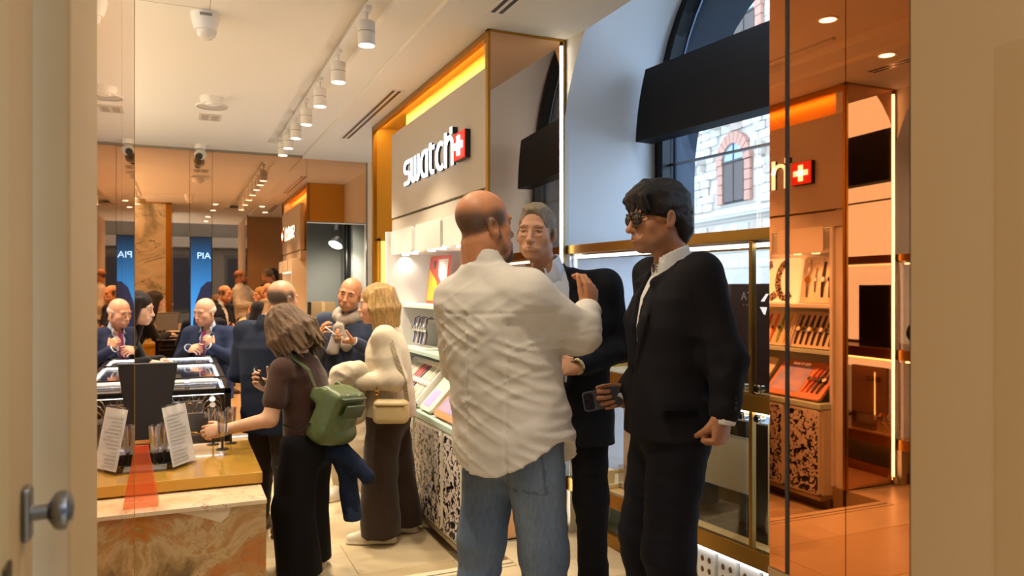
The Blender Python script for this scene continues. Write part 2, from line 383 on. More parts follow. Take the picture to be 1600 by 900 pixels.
# door leaf with knob
d = struct(B().box(-.235, .35, UP+.01, -.19, 1.235, 2.5, .003), 'door_1', 'beige')
B().box(-.1895, .42, UP+.2, -.187, 1.06, 2.3, .002).build('door_panel', mat('beige_panel', '#bfae84', .5), d)
B().box(-.19, 1.148, 1.25, -.180, 1.182, 1.32, .004).build('knob_plate', 'steel', d)
kT = Matrix.Translation((-.186, 1.165, 1.285)) @ Euler((0, R(90), 0)).to_matrix().to_4x4()
B().lathe([(0, 0), (.010, 0), (.010, .024), (.015, .027), (.024, .033), (.0265, .040), (.025, .048), (.016, .053), (0, .055)], T=kT, seg=28).build('knob', 'steel', d, True)
B().cyl((-.188, 1.04, 1.21), (-.15, 1.04, 1.21), .018, seg=18).box(-.189, 1.02, 1.16, -.183, 1.06, 1.26, .003).build('lock', mat('dark_brass', '#5d503a', .35, 1), d, True)
# ---- portal: right wall with its mirror
RX = 1.20
struct(B().box(RX, -1.2, UP, 2.9, .955, 3.2).box(RX+.012, .955, UP, 2.9, 1.312, 3.2).box(RX, .955, UP, RX+.03, 1.315, .962), 'wall_right_jamb', mat('beige_warm', '#a98253', .5))
struct(B().box(RX-.004, .55, UP, RX+.001, .80, 1.97, .002), 'trim_jamb_panel', mat('beige_door', '#a27a49', .5))
pr = struct(B().box(RX+.004, .955, .962, RX+.0125, 1.312, CZ), 'wall_jamb_mirror_backing', 'black')
for a, b in ((.957, 1.249), (1.263, 1.310)): B().box(RX, a, .965, RX+.004, b, CZ).build('mirror_panel', 'mirror', pr)

# ---- brand wall unit (column, header, gold recess, sign panel, cabinets)
struct(B().box(1.59, 3.93, 0, 2.07, 4.02, 3.06), 'wall_column', 'plaster')
cm = struct(B().box(1.562, 3.91, 0, 2.04, 3.93, 3.055), 'wall_column_backing', 'black')
B().box(1.575, 3.90, .175, 2.012, 3.91, SOF-.012, .001, seg=1).build('mirror_panel', 'mirror', cm)
B().box(1.56, 3.895, .17, 1.575, 3.93, SOF-.002).box(1.56, 3.895, SOF-.012, 2.045, 3.93, SOF-.002).box(2.030, 3.895, .17, 2.040, 3.93, SOF-.002).build('brass_edge', 'brass', cm)
tag(B().box(2.014, 3.893, .2, 2.028, 3.909, SOF-.04).build('led_strip', 'led'), 'tall glowing white light strip along the mirrored column edge', 'light strip')
tag(B().cyl((2.021, 3.88, .18), (2.021, 3.88, .23), .02).build('strip_foot', 'chrome', smooth=True), 'small chrome foot under the tall light strip beside the column', 'fitting')
struct(B().box(2.04, 3.935, .17, 2.09, 4.03, SOF), 'trim_column_return', 'plaster')

# ================================================================ WINDOW NICHE
NT = Matrix.Translation((2.05, 3.95, 0)) @ Matrix.Rotation(R(5.5), 4, 'Z')      # local x = depth outwards, local y = -s (s runs along the wall towards the street)
def NQ(q, s, z): return NT @ Vector((q, -s, z))
def arch(z0, Rr, s0, n=28, inset=0, zlow=.0):
    """points (s,z) of a round arch: up the left jamb, over, down the right"""
    c = s0+Rr; r = Rr-inset; pts = [(c-r, zlow)]
    for k in range(n+1):
        a = math.pi-math.pi*k/n; pts.append((c+r*math.cos(a), z0+r*math.sin(a)))
    pts.append((c+r, zlow)); return pts
A_in = arch(2.3, 1.25, 0.0); A_out = arch(2.6, 1.30, .0)
def ribbon(b, P, q0, Q, q1):
    a = [b.bm.verts.new(NQ(q0, *p)) for p in P]; c = [b.bm.verts.new(NQ(q1, *p)) for p in Q]
    for i in range(len(P)-1): b.bm.faces.new((a[i], a[i+1], c[i+1], c[i]))
    return b
b = ribbon(B(), A_in, 0, A_out, .80); o = struct(b, 'wall_window_reveal', 'reveal')
for p in o.data.polygons: p.use_smooth = True
# inner wall face around the arch (up to 3.7 m)
b = B()
outer = [(-.06, 0)]+[(-.06, 3.9)]+[(2.62, 3.9)]+[(2.62, 0)]
for i in range(len(A_in)-1):
    (s0, z0), (s1, z1) = A_in[i], A_in[i+1]
    if i == 0: quad = [(s0, z0), (s1, z1), (-.06, z1), (-.06, z0)]
    elif i == len(A_in)-2: quad = [(s0, z0), (s1, z1), (2.62, z1), (2.62, z0)]
    else:
        quad = [(s0, z0), (s1, z1), (s1, 3.9), (s0, 3.9)]
    b.bm.faces.new([b.bm.verts.new(NQ(0, *p)) for p in quad])
b.bm.faces.new([b.bm.verts.new(NQ(0, *p)) for p in [(-.06, 2.3), (0, 2.3), (0, 3.9), (-.06, 3.9)]])
b.bm.faces.new([b.bm.verts.new(NQ(0, *p)) for p in [(2.5, 2.3), (2.62, 2.3), (2.62, 3.9), (2.5, 3.9)]])
struct(b, 'wall_window', 'plaster')
# outer wall mass and the stone pier seen through the glass
b = ribbon(B(), arch(2.6, 1.30, .0, inset=.09), .80, arch(2.28, 1.28, .02, inset=.07), .95)
struct(b, 'wall_outer_reveal', mat('slate_stone', '#565f6e', .8, noise=.12, nscale=5, bump=.15, bscale=25))
b = B()
for (s0, s1, z0, z1) in ((-3, .09, 0, 4.2), (2.51, 3.2, 0, 4.2)):
    b.bm.faces.new([b.bm.verts.new(NQ(0.95, *p)) for p in [(s0, z0), (s1, z0), (s1, z1), (s0, z1)]])
Ao = arch(2.28, 1.28, .02, inset=.07)
for i in range(1, len(Ao)-2):
    (s0, z0), (s1, z1) = Ao[i], Ao[i+1]
    b.bm.faces.new([b.bm.verts.new(NQ(0.95, *p)) for p in [(s0, z0), (s1, z1), (s1, 4.2), (s0, 4.2)]])
struct(b, 'wall_outer_face', MATS['slate_stone'])
# window: black frame, panes
win = thing('window_1', None, None); tag(win, kind='structure')
b = B(); fo = arch(2.6, 1.30, 0, inset=.0, zlow=.2); fi = arch(2.6, 1.30, 0, inset=.075, zlow=.2)
for i in range(len(fo)-1):
    for q0, q1 in ((.70, .80),):
        P = [NQ(q0, *fo[i]), NQ(q0, *fo[i+1]), NQ(q0, *fi[i+1]), NQ(q0, *fi[i])]; Q = [NQ(q1, *fo[i]), NQ(q1, *fo[i+1]), NQ(q1, *fi[i+1]), NQ(q1, *fi[i])]
        p = [b.bm.verts.new(x) for x in P]; q = [b.bm.verts.new(x) for x in Q]
        b.bm.faces.new(p); b.bm.faces.new(q[::-1])
        b.bm.faces.new((p[3], p[2], q[2], q[3])); b.bm.faces.new((p[0], p[1], q[1], q[0]))
b.build('window_frame', 'blackm', win)
def halfarch_poly(zlo, zhi, inset):
    c = 1.30; r = 1.30-inset; n = 16; L = []
    for k in range(n+1):
        z = zlo+(zhi-zlo)*k/n
        dx = r if z < 2.6 else math.sqrt(max(1e-6, r*r-(z-2.6)**2)); L.append((c-dx, z))
    Rr = [(2*c-s, z) for s, z in reversed(L)]
    return L+Rr
for zl, zh in ((.2, 2.355), (2.365, 3.82)):
    po = halfarch_poly(zl, zh, .075); b = B()
    b.prism([(-s, z) for s, z in po], 0, .012, T=NT @ frame_T((.76, 0, 0), (0, 1, 0), (0, 0, 1)))
    b.build('pane', 'windowglass', win)
b = B().box(.755, -2.52, 2.353, .777, -.08, 2.367, T=NT); b.build('pane_joint', 'steel', win)
# black valance hung across the window
lef = lambda z: (1.25-math.sqrt(max(0, 1.25**2-max(0, z-2.42)**2)))+.05
zz = [2.48+.42*k/8 for k in range(9)]
po = [(-lef(z)-.02, z) for z in zz]+[(-2.45+lef(z), z) for z in reversed(zz)]
b = B().prism(po, 0, .13, T=NT @ frame_T((.49, 0, 0), (0, 1, 0), (0, 0, 1)))
tag(b.build('valance_panel', 'blackpanel'), 'wide black valance panel hung across the arched window', 'panel')

# ---- showcase with brass rails (local frame: x depth, y = -s)
sh = thing('display_showcase', 'brass railed glass showcase under the arched window', 'showcase', (2.05, 3.95, 0), R(5.5))
def L(b, name, m, parent=sh, smooth=False): return b.build(name, m, parent, smooth, world=False)
S0, S1, D = .04, 2.42, .60
brs = mat('brass_rail', '#a17a36', .34, .85)
for nm, z0, z1 in (('top_rail', 1.785, 1.835), ('middle_rail', 1.065, 1.14), ('bottom_rail', .415, .49)):
    L(B().box(0, -S1, z0, .035, -S0, z1, .003).box(0, -S0-.03, z0, D, -S0, z1, .003).box(D-.03, -S1, z0, D, -S0, z1, .003), nm, brs)
for s in (1.44,):
    for z0, z1 in ((.49, 1.065), (1.14, 1.785)): L(B().box(.004, -s-.018, z0, .03, -s, z1, .002), 'post', brs)
for s in (S0+.01,):
    for z0, z1 in ((.49, 1.065), (1.14, 1.785)): L(B().cyl((.02, -s-.008, z0), (.02, -s-.008, z1), .008, seg=12), 'corner_rod', 'chrome', smooth=True)
for (s0, s1) in ((S0+.03, 1.42), (1.465, S1)):
    for z0, z1 in ((.49, 1.065), (1.14, 1.785)):
        L(B().box(.012, -s1, z0, .018, -s0, z1), 'glass_door', 'glass')
L(B().box(.03, -S0-.022, 1.14, D-.03, -S0-.016, 1.785), 'glass_side', 'glass'); L(B().box(.03, -S0-.022, .49, D-.03, -S0-.016, 1.065), 'glass_side', 'glass')
for s in (1.40, 1.49):
    for z in (1.165, 1.04):
        L(B().cyl((-.006, -s, z), (.035, -s, z), .014, seg=16).box(.0, -s-.016, z-.018, .01, -s+.016, z+.018, .003), 'hinge', 'chrome', smooth=True)
wood = mat('pale_wood_shelf', '#d6bb82', .4, noise=.06, nscale=3, stretch=(1, 8, 1))
L(B().box(.035, -S1, 1.09, D-.03, -S0-.03, 1.115), 'shelf_board', wood); L(B().box(.035, -S1, .44, D-.03, -S0-.03, .47), 'shelf_board', wood)
L(B().box(.05, -S1, 1.76, .07, -S0-.04, 1.772), 'light_bar', 'ledcool'); L(B().box(.06, -S1, 1.045, .075, -S0-.04, 1.055), 'light_bar', 'led')
L(B().box(.03, -S1, 1.775, .28, -S0-.03, 1.787), 'canopy', mat('canopy_metal', '#b9b7b0', .25, .8))
L(B().box(.06, -S1, UP, .10, -S0, .24).box(.30, -S1, UP, .34, -S0-.0, .415), 'plinth', brs)
L(B().box(.10, -S1, UP+.005, .30, -S0, UP+.02).box(.285, -S1, UP, .30, -S0-.02, .41), 'plinth_glass', mat('pale_green_glass', '#b9cabb', .15))
L(B().box(.02, -S1+.02, .40, .035, -1.0, .412), 'light_bar', 'ledcool')
L(B().box(.0, -S0-.05, UP, D, -S0-.0, .415), 'end_panel', 'cream')
def NL(o_): o_.rotation_euler = (0, 0, R(5.5)); return o_
def nthing(name, label, cat, q, s, z, group=None): v = NQ(q, s, z); return thing(name, label, cat, v, R(5.5), group)
# decorated white tiles in the plinth
tl = None
for k in range(7):
    s = 1.02+.13*k
    if tl is None:
        tl = nthing('ceramic_tile', 'small white tile with four brown dots leaning along the showcase foot', 'tile', .05, s, UP+.07, 'white dotted tiles at the showcase foot')
        B().box(-.012, -.055, .01, .012, .055, .15, .004).build('tile_body', 'white', tl, world=False)
        for a in (-.022, .022):
            for c in (.055, .105): B().sphere((-.012, a, c), .011, 8, (.25, 1, 1.3)).build('dot', mat('brown_dots', '#6b4a33', .5), tl, world=False)
    else: dup(tl, NQ(.05, s, UP+.07))
    bpy.data.objects['ceramic_tile' if k == 0 else 'ceramic_tile.%03d' % k]['label'] = ['farthest', 'second farthest', 'third farthest', 'middle', 'third nearest', 'second nearest', 'nearest'][k]+' of the white tiles with brown dots at the showcase foot'
# contents, upper case
t = nthing('display_board', 'dark olive display board at the far end of the upper showcase', 'panel', .30, .40, 1.115)
B().box(0, -.34, 0, .03, 0, .50, .003).build('board', mat('dark_olive_board', '#1b1710', .25), t, world=False)
t = nthing('display_board', 'maroon display board with pale lettering inside the upper showcase', 'panel', .22, .95, 1.115)
B().box(0, -.43, 0, .03, 0, .49, .003).build('board', mat('maroon_board', '#230610', .3), t, world=False)
TX = Matrix(((0, 0, -1, 0), (-1, 0, 0, 0), (0, 1, 0, 0), (0, 0, 0, 1)))   # text: right = -y (towards the street), up = z, facing -x
text_obj('lettering', 'AT', .055, mat('dim_text', '#b5a5a8', .5), t, Matrix.Translation((-.001, -.24, .415)) @ TX)
B().prism([(0, 0), (.03, .035), (.045, .035), (.02, 0)], 0, .002, T=Matrix.Translation((-.001, -.36, .41)) @ TX).build('emblem_stroke', 'whitetext', t, world=False)
B().prism([(0, 0), (.04, 0), (.03, -.035), (.02, -.03)], 0, .002, T=Matrix.Translation((-.001, -.355, .385)) @ TX).build('emblem_wedge', 'whitetext', t, world=False)
for k in range(3): B().box(-.002, -.262-.022*k, .388, 0, -.25-.022*k, .396).build('emblem_dash', mat('faint_text', '#7a5a5a', .5), t, world=False)
t = nthing('display_box', 'tall gold display box behind the right glass of the showcase', 'box', .10, 1.50, 1.115)
B().box(.0, -.5, 0, .22, 0, .38, .004).build('box_body', mat('gold_box', '#8a6a28', .4, .4), t, world=False)
B().box(-.004, -.14, .02, 0, -.03, .36).build('inlay', mat('gold_inlay', '#3b2a14', .4), t, world=False)
t = nthing('display_plate', 'grey green glass plate standing above the gold box in the showcase', 'plate', .40, 1.48, 1.14)
B().box(0, -.6, 0, .01, 0, .6).build('plate', mat('grey_green_plate', '#5e6c62', .2), t, world=False)
# contents, lower case
t = nthing('display_card', 'beige acrylic brand display with a thin light line in the lower showcase', 'display', .16, .34, .47)
B().box(.03, -.36, 0, .06, 0, .50, .003).build('board', mat('beige_board', '#a08a72', .35), t, world=False)
B().box(-.005, -.36, .0, .028, 0, .13, .003).build('acrylic_foot', 'acrylic', t, world=False)
B().box(.026, -.115, .12, .03, -.108, .46).build('light_line', 'ledcool', t, world=False)
text_obj('lettering', 'SEIKO', .055, 'darktext', t, Matrix.Translation((.028, -.05, .385)) @ TX)
t = nthing('display_board', 'black display board with a beige framed window in the lower showcase', 'display', .14, .92, .47)
B().box(0, -.50, 0, .025, 0, .52, .003).build('board', mat('black_board', '#14100c', .25), t, world=False)
B().box(.0, -.53, 0, .03, -.50, .53, .002).build('side_edge', mat('tan_edge', '#b7a57e', .4), t, world=False)
B().box(-.004, -.42, .20, 0, -.12, .44).build('picture', mat('beige_picture', '#a59a80', .5), t, world=False)
b = B()
for (y0, z0, y1, z1) in ((-.425, .195, -.115, .20), (-.425, .44, -.115, .445), (-.425, .2, -.42, .44), (-.12, .2, -.115, .44)): b.box(-.006, y0, z0, 0, y1, z1)
b.build('picture_frame', 'silver', t, world=False)
def watch_mesh():
    """a wrist watch laid flat: length along y, face +z; unit metres"""
    st_ = B(); pts = [(0, y, .004-.006*abs(y/.1)**2) for y in np.linspace(-.105, .105, 9)]
    w_ = [.012+.006*(1-abs(y)/.105) for y in np.linspace(-.105, .105, 9)]
    bm_ = st_.bm; prev = None
    for (x, y, z), ww in zip(pts, w_):
        cur = [bm_.verts.new((-ww/1.6, y, z)), bm_.verts.new((ww/1.6, y, z)), bm_.verts.new((ww/1.6, y, z+.003)), bm_.verts.new((-ww/1.6, y, z+.003))]
        if prev:
            for k in range(4): bm_.faces.new((prev[k], prev[(k+1) % 4], cur[(k+1) % 4], cur[k]))
        prev = cur
    cs = B().cyl((0, 0, .002), (0, 0, .013), .019, seg=20)
    dl = B().cyl((0, 0, .0131), (0, 0, .0138), .0155, seg=20)
    out = []
    for b_, n_ in ((st_, 'strap'), (cs, 'watch_case'), (dl, 'dial')):
        bmesh.ops.recalc_face_normals(b_.bm, faces=b_.bm.faces); me = bpy.data.meshes.new(n_); b_.bm.to_mesh(me); b_.bm.free(); me.materials.append(M['black']); out.append(me)
    return out
W_ME = watch_mesh()
STRAPM = {}
def sm(c, r=.5, me=0):
    k = c+str(me)
    if k not in STRAPM: STRAPM[k] = mat('strap_'+k.strip('#'), c, r, me)
    return STRAPM[k]
def watch(T, strap, case, dial, label, group, sc=1.0):
    o_ = thing('wrist_watch', label, 'watch', T.to_translation(), 0, group); o_.rotation_euler = T.to_euler(); o_.scale = (sc, sc, sc)
    for me, m_ in zip(W_ME, (strap, case, dial)):
        c_ = bpy.data.objects.new(me.name, me); COL.objects.link(c_); c_.parent = o_
        c_.material_slots[0].link = 'OBJECT'; c_.material_slots[0].material = m_
    return o_
SIL = sm('#c9c7c2', .2, 1); GLD = sm('#c89a4a', .25, 1); BLK = sm('#15100d', .5); WHT = sm('#efece4', .4); BRN = sm('#3a1d12', .5)
# watch cushions in the lower case: one under the phone, coloured ones at the right
for (s, nm, cs, lab) in ((.22, 'far', '#e8dfae', 'pale yellow watch cushion block at the far end of the lower showcase'), (1.60, 'near', '#efe6cf', 'cream watch cushion block at the near end of the lower showcase')):
    t = nthing('watch_stand', lab, 'stand', .10, s, .47)
    B().box(-.04, -.12, 0, .08, .06, .025, .004).box(-.02, -.10, .025, .05, .03, .10, .006).build('block', mat('stand_'+nm, cs, .4), t, world=False)
    for k in range(3 if nm == 'near' else 2):
        v = NQ(.09-.02*k, s+.0+.055*k-.02, .60+.005*k)
        o_ = B()
        o_.tube([(0.0, .04*math.cos(a), .045*math.sin(a)) for a in np.linspace(0, 2*math.pi, 16, endpoint=False)], 0, closed=True, flat=(.016, .004), up=(0, 0, 1))
        c_ = o_.build('watch_loop', [sm('#3f6fb0'), sm('#d9cd9a'), sm('#c8432f')][k] if nm == 'near' else [sm('#b9b39a', .3, 1), GLD][k], world=False, loc=None)
        c_.location = v; c_.rotation_euler = (R(8), 0, R(5.5+70)); c_.name = 'wrist_watch'
        tag(c_, (['blue strapped watch looped on the near cushion of the lower showcase', 'sand strapped watch looped on the near cushion of the lower showcase', 'red strapped watch looped on the near cushion of the lower showcase'] if nm == 'near' else ['steel watch looped on the pale yellow cushion of the lower showcase', 'gold watch looped on the pale yellow cushion of the lower showcase'])[k], 'watch')
        hd = B().cyl((-.046, 0, 0), (-.056, 0, 0), .02, seg=18).build('watch_head', SIL, c_, True, world=False); hd.rotation_euler = (0, R(60), 0) if False else (0, 0, 0)
ORD = ['first', 'second', 'third', 'fourth', 'fifth', 'sixth', 'seventh', 'eighth', 'ninth', 'tenth', 'eleventh', 'twelfth', 'thirteenth']
# ================================================================ BUILDING ACROSS THE SQUARE
bl = thing('stone_building', 'pale stone building with arched windows across the square', 'building', (15.2, 12.4, 0), R(-8))
def rough_wall(nt, co):
    br = N(nt, 'ShaderNodeTexBrick', i_Scale=1.0); br.inputs['Color1'].default_value = lin('#d8ccbd'); br.inputs['Color2'].default_value = lin('#c4ae98'); br.inputs['Mortar'].default_value = lin('#a8977f')
    br.inputs['Brick Width'].default_value = .5; br.inputs['Row Height'].default_value = .28; br.inputs['Mortar Size'].default_value = .02
    mp = N(nt, 'ShaderNodeMapping'); mp.inputs['Rotation'].default_value = (R(90), 0, R(90)); nt.links.new(co, mp.inputs[0]); nt.links.new(mp.outputs[0], br.inputs[0])
    return br.outputs[0]
M['core'] = rampmat('stone_core', rough_wall, .9)
stm = [mat('stone_%d' % i, c, .9, noise=.14, nscale=4, bump=.3, bscale=14) for i, c in enumerate(('#d6cabb', '#c9b9a6', '#e0d8cc', '#c7ab94'))]
brickm = mat('pink_brick', '#c98f74', .85, noise=.1, nscale=6)
def L3(b, n, m, p=bl): return b.build(n, m, p, world=False)
b = B()     # wall core with window openings, as strips
WINS = [(6.88, 4.35, 5.62, .62), (6.3, 8.9, 10.1, .62), (2.2, 4.35, 5.62, .62), (11.4, 4.35, 5.62, .62)]
L3(B().box(.06, -12, -1, 1.5, 22, 15), 'wall_core', 'core')
cubes = []
def in_win(y0, y1, z0, z1):
    for (c, zb, zs, r) in WINS:
        if y1 > c-r-.42 and y0 < c+r+.42 and z1 > zb and z0 < zs+.0: return True
        for (yy, zz) in ((y0, z0), (y1, z0), ((y0+y1)/2, z0)):
            if math.hypot(yy-c, zz-zs) < r+.42: return True
    return False
cache = []
for k in range(8):
    b = B(); w_ = .34+.05*k; hh = .12; n = 5
    po = []
    for (x, y) in ((-w_/2, -hh), (-w_*.1, -hh-.01), (w_/2, -hh), (w_/2+.01, 0), (w_/2-.01, hh), (0, hh+.008), (-w_/2, hh-.01)): po.append((x+random.uniform(-.015, .015), y+random.uniform(-.012, .012)))
    b.prism(po, 0, .09, T=frame_T((0, 0, 0), (0, 1, 0), (0, 0, 1)))
    o_ = b.build('stone', stm[k % 4], bl, world=False); cache.append((w_, o_.data)); bpy.data.objects.remove(o_)
cnt = 0; z = 3.0
while z < 11.2:
    y = 4.6+random.uniform(0, .3)
    while y < 9.9:
        w_, me = random.choice(cache)
        skip = 7.15 < z < 8.55 or abs(z-4.01) < .2
        if not skip and not in_win(y, y+w_, z-.12, z+.12) and cnt < 290:
            inst('stone', me, bl, (-.02+random.uniform(-.02, .02), y+w_/2, z), (0, 0, 0)); cnt += 1
        y += w_+.02
    z += .27
for wi, (c, zb, zs, r) in enumerate(WINS):
    fr = L3(B().box(-.01, c-r-.02, zb, .3, c+r+.02, zs+r+.0), 'window', mat('window_recess', '#3a332c', .8)); 
    for i in range(11):     # brick surround: voussoirs
        a0 = math.pi*i/11; a1 = math.pi*(i+1)/11-.03
        po = [(c+q*math.cos(a), zs+q*math.sin(a)) for q, a in ((r, a0), (r+.36, a0), (r+.36, a1), (r, a1))]
        L3(B().prism(po, -.10, .05, T=frame_T((0, 0, 0), (0, 1, 0), (0, 0, 1))), 'voussoir', brickm)
    for sgn in (-1, 1):
        for j in range(4): L3(B().box(-.07, c+sgn*(r+.17)-.16, zb+.32*j, .05, c+sgn*(r+.17)+.16, zb+.32*j+.3, .01, seg=1), 'jamb_block', brickm)
    if wi < 2:
        sh_ = L3(B().box(-.04, c-r+.06, zb+.05, .0, c-.02, zs+.0).box(-.04, c+.02, zb+.05, .0, c+r-.06, zs+.0), 'shutter', mat('brown_shutter', '#5b4636', .6))
        L3(B().prism([(c+(r-.05)*math.cos(math.pi*k/14), zs+.08+(r-.05)*math.sin(math.pi*k/14)) for k in range(15)], -.03, -.012, T=frame_T((0, 0, 0), (0, 1, 0), (0, 0, 1))), 'pane', mat('far_pane', '#9fb2c4', .2))
        L3(B().box(-.06, c-.02, zb, -.0, c+.02, zs+.6).box(-.06, c-r, zs+.02, -.0, c+r, zs+.09), 'window_bar', mat('bar_wood', '#4a3a2e', .7))
L3(B().box(-.22, -12, 3.95, .1, 22, 4.10, .02).box(-.16, -12, 3.88, .1, 22, 3.95), 'cornice', mat('pale_cornice', '#d9cfc2', .85))
for y in (5.3, 8.7, 9.3):
    for z in (5.9,): L3(B().box(-.4, y-.12, z-.1, .1, y+.12, z+.12, .03).box(-.25, y-.1, z-.3, .1, y+.1, z-.1, .02), 'corbel', stm[1])
for k in range(9): L3(B().box(-.3, 4.6+.62*k, 6.85, .1, 4.85+.62*k, 7.15, .03), 'corbel', stm[k % 4])
# street front behind the visitors, seen only in the mirrors
bf = thing('shop_facade', 'dark shop front across the street, seen only in the mirrors', 'building', (0, -7, 0))
B().box(-8, -7.4, 0, 8, -7, 6).build('wall', mat('dark_facade', '#4a4238', .8, noise=.15, nscale=2, bump=.3, bscale=5), bf)
for x in (-4.5, -2.6, -.7, 1.2, 3.1, 5.0):
    f_ = B().box(x, -7.02, .9, x+1.5, -6.97, 2.6, .01).build('window', mat('facade_frame', '#1c1712', .5), bf)
    B().box(x+.08, -6.965, 1.0, x+1.42, -6.96, 2.5).build('pane', mat('facade_pane', '#20242c', .1), f_)
B().box(-8, -6.95, 2.8, 8, -6.7, 3.1, .02).build('cornice', mat('facade_cornice', '#6a6258', .8), bf)

# ================================================================ BRAND WALL UNIT
uw = struct(B().box(1.58, 6.66, 0, 2.07, 6.69, SOF).box(1.945, 6.02, 0, 1.96, 6.66, SOF).box(1.70, 4.02, 2.10, 1.715, 6.05, SOF), 'wall_recess_gold', 'gold')
B().box(1.565, 3.935, SOF-.045, 1.60, 6.69, SOF-.003, .002).build('header_edge', 'brass', uw)
B().box(1.565, 6.655, 0, 1.60, 6.70, SOF-.003, .002).build('side_edge', 'brass', uw)
B().box(1.60, 4.02, SOF-.010, 1.94, 6.66, SOF-.004).build('recess_top', 'gold', uw)
B().box(1.602, 4.05, SOF-.021, 1.614, 6.6, SOF-.013).build('cove_strip', mat('cove_glow', '#ffffff', .5, emit='#ffd98c', es=45), uw)
for k, y in enumerate((6.02, 6.34)):
    pass
B().box(1.605, 6.61, 1.30, 1.625, 6.66, 2.03).box(1.605, 6.61, 2.01, 1.80, 6.66, 2.03).box(1.78, 6.61, 1.30, 1.80, 6.66, 2.03).build('niche_frame', 'gold', uw)
B().box(1.625, 6.645, 1.30, 1.78, 6.655, 2.01).build('niche_light_panel', mat('niche_glow', '#e8cf6a', .5, emit='#ffe27a', es=1.3), uw)
# sign panel
sg = thing('brand_sign', 'tall cream sign panel over the lit shelves of the brand wall', 'sign', (1.58, 5.0, 2.15))
B().box(1.568, 3.934, 2.155, 1.63, 6.02, 2.83, .003).build('panel', mat('sign_cream', '#cbc2b3', .45), sg)
B().box(1.573, 3.934, 2.03, 1.66, 6.02, 2.14, .003).build('fascia', MATS['sign_cream'], sg)
# letters: built as rounded strokes, bright face on dark returns.  u runs along -y, v up, unit = x height
def letter_strokes():
    S = []
    def arc(cx, cy, rx, ry, a0, a1, n=10): return [(cx+rx*math.cos(R(a0+(a1-a0)*k/n)), cy+ry*math.sin(R(a0+(a1-a0)*k/n))) for k in range(n+1)]
    x = 0
    S.append([(x+.62, .93), (x+.25, .93)]+arc(x+.25, .72, .22, .21, 90, 270, 8)+arc(x+.38, .30, .22, .21, 90, -90, 8)+[(x+.02, .09)]); x += .80
    S.append([(x+.02, 1.0), (x+.02, .28)]+arc(x+.20, .28, .18, .2, 180, 360, 8)+[(x+.38, 1.0)]); S.append([(x+.38, .28)]+arc(x+.56, .28, .18, .2, 180, 360, 8)+[(x+.74, 1.0)]); x += .95
    S.append([(x+.60, 1.0), (x+.60, .0)]); S.append([(x+.60, .95), (x+.36, .95)]+arc(x+.34, .52, .30, .44, 95, 265, 12)+[(x+.60, .08)]); x += .82
    S.append([(x+.12, 1.14), (x+.12, .30)]+arc(x+.32, .30, .20, .23, 180, 280, 6)+[(x+.44, .07)]); S.append([(x+.02, .95), (x+.46, .95)]); x += .60
    S.append(arc(x+.42, .5, .34, .44, 55, 305, 16)); x += .80
    S.append([(x+.04, 1.18), (x+.04, 0)]); S.append([(x+.04, .62)]+arc(x+.32, .68, .26, .28, 170, 0, 10)+[(x+.58, 0)]); x += .68
    return S, x
def stroke_poly(b, pts, w_, h0, h1, T):
    P = [Vector((p[0], p[1])) for p in pts]; Lf = []; Rt = []
    for i, p in enumerate(P):
        a = P[max(0, i-1)]; c = P[min(len(P)-1, i+1)]; t = (c-a).normalized(); n = Vector((-t.y, t.x)); Lf.append(p+n*w_/2); Rt.append(p-n*w_/2)
    for i in range(len(P)-1):
        b.prism([tuple(Rt[i]), tuple(Rt[i+1]), tuple(Lf[i+1]), tuple(Lf[i])], h0, h1, T=T)
    return b
def sign_T(y, z, s): # u -> -y, v -> z, normal -> -x
    return Matrix(((0, 0, -1, 1.58), (-s, 0, 0, y), (0, s, 0, z), (0, 0, 0, 1)))
S_, wid = letter_strokes(); XH = .188; Y0 = 5.57; Z0 = 2.356; sc = 1.20*XH/ wid*5.2
sx = (Y0-4.44)/(wid)          # horizontal unit
def sgT(d): return Matrix(((0, 0, -1, 1.58), (-sx, 0, 0, Y0), (0, XH, 0, Z0), (0, 0, 0, 1)))
let = thing('brand_lettering', 'raised glowing brand letters on the cream sign panel', 'sign', (1.55, 5.1, 2.4))
b = B(); f_ = B()
for st_ in S_:
    stroke_poly(b, st_, .145, .0, .028, sgT(0)); stroke_poly(f_, st_, .14, .028, .034, sgT(0))
b.build('letter_return', mat('letter_side', '#14161c', .4), let); f_.build('letter_face', 'ledletter', let)
B().box(1.528, 4.42, 2.545, 1.534, 4.455, 2.585, .002).build('letter_dot', 'ledletter', let); B().box(1.534, 4.42, 2.545, 1.58, 4.455, 2.585).build('letter_dot_return', MATS['letter_side'], let)
cr = thing('cross_emblem', 'red square emblem with a white cross beside the glowing letters', 'sign', (1.55, 4.29, 2.445))
B().box(1.535, 4.19, 2.36, 1.58, 4.39, 2.53, .003).build('emblem_return', MATS['letter_side'], cr)
B().box(1.528, 4.193, 2.363, 1.535, 4.387, 2.527, .002).build('emblem_face', 'red', cr)
B().box(1.522, 4.268, 2.385, 1.528, 4.312, 2.505).box(1.522, 4.22, 2.425, 1.528, 4.36, 2.465).build('white_cross', 'ledletter', cr)
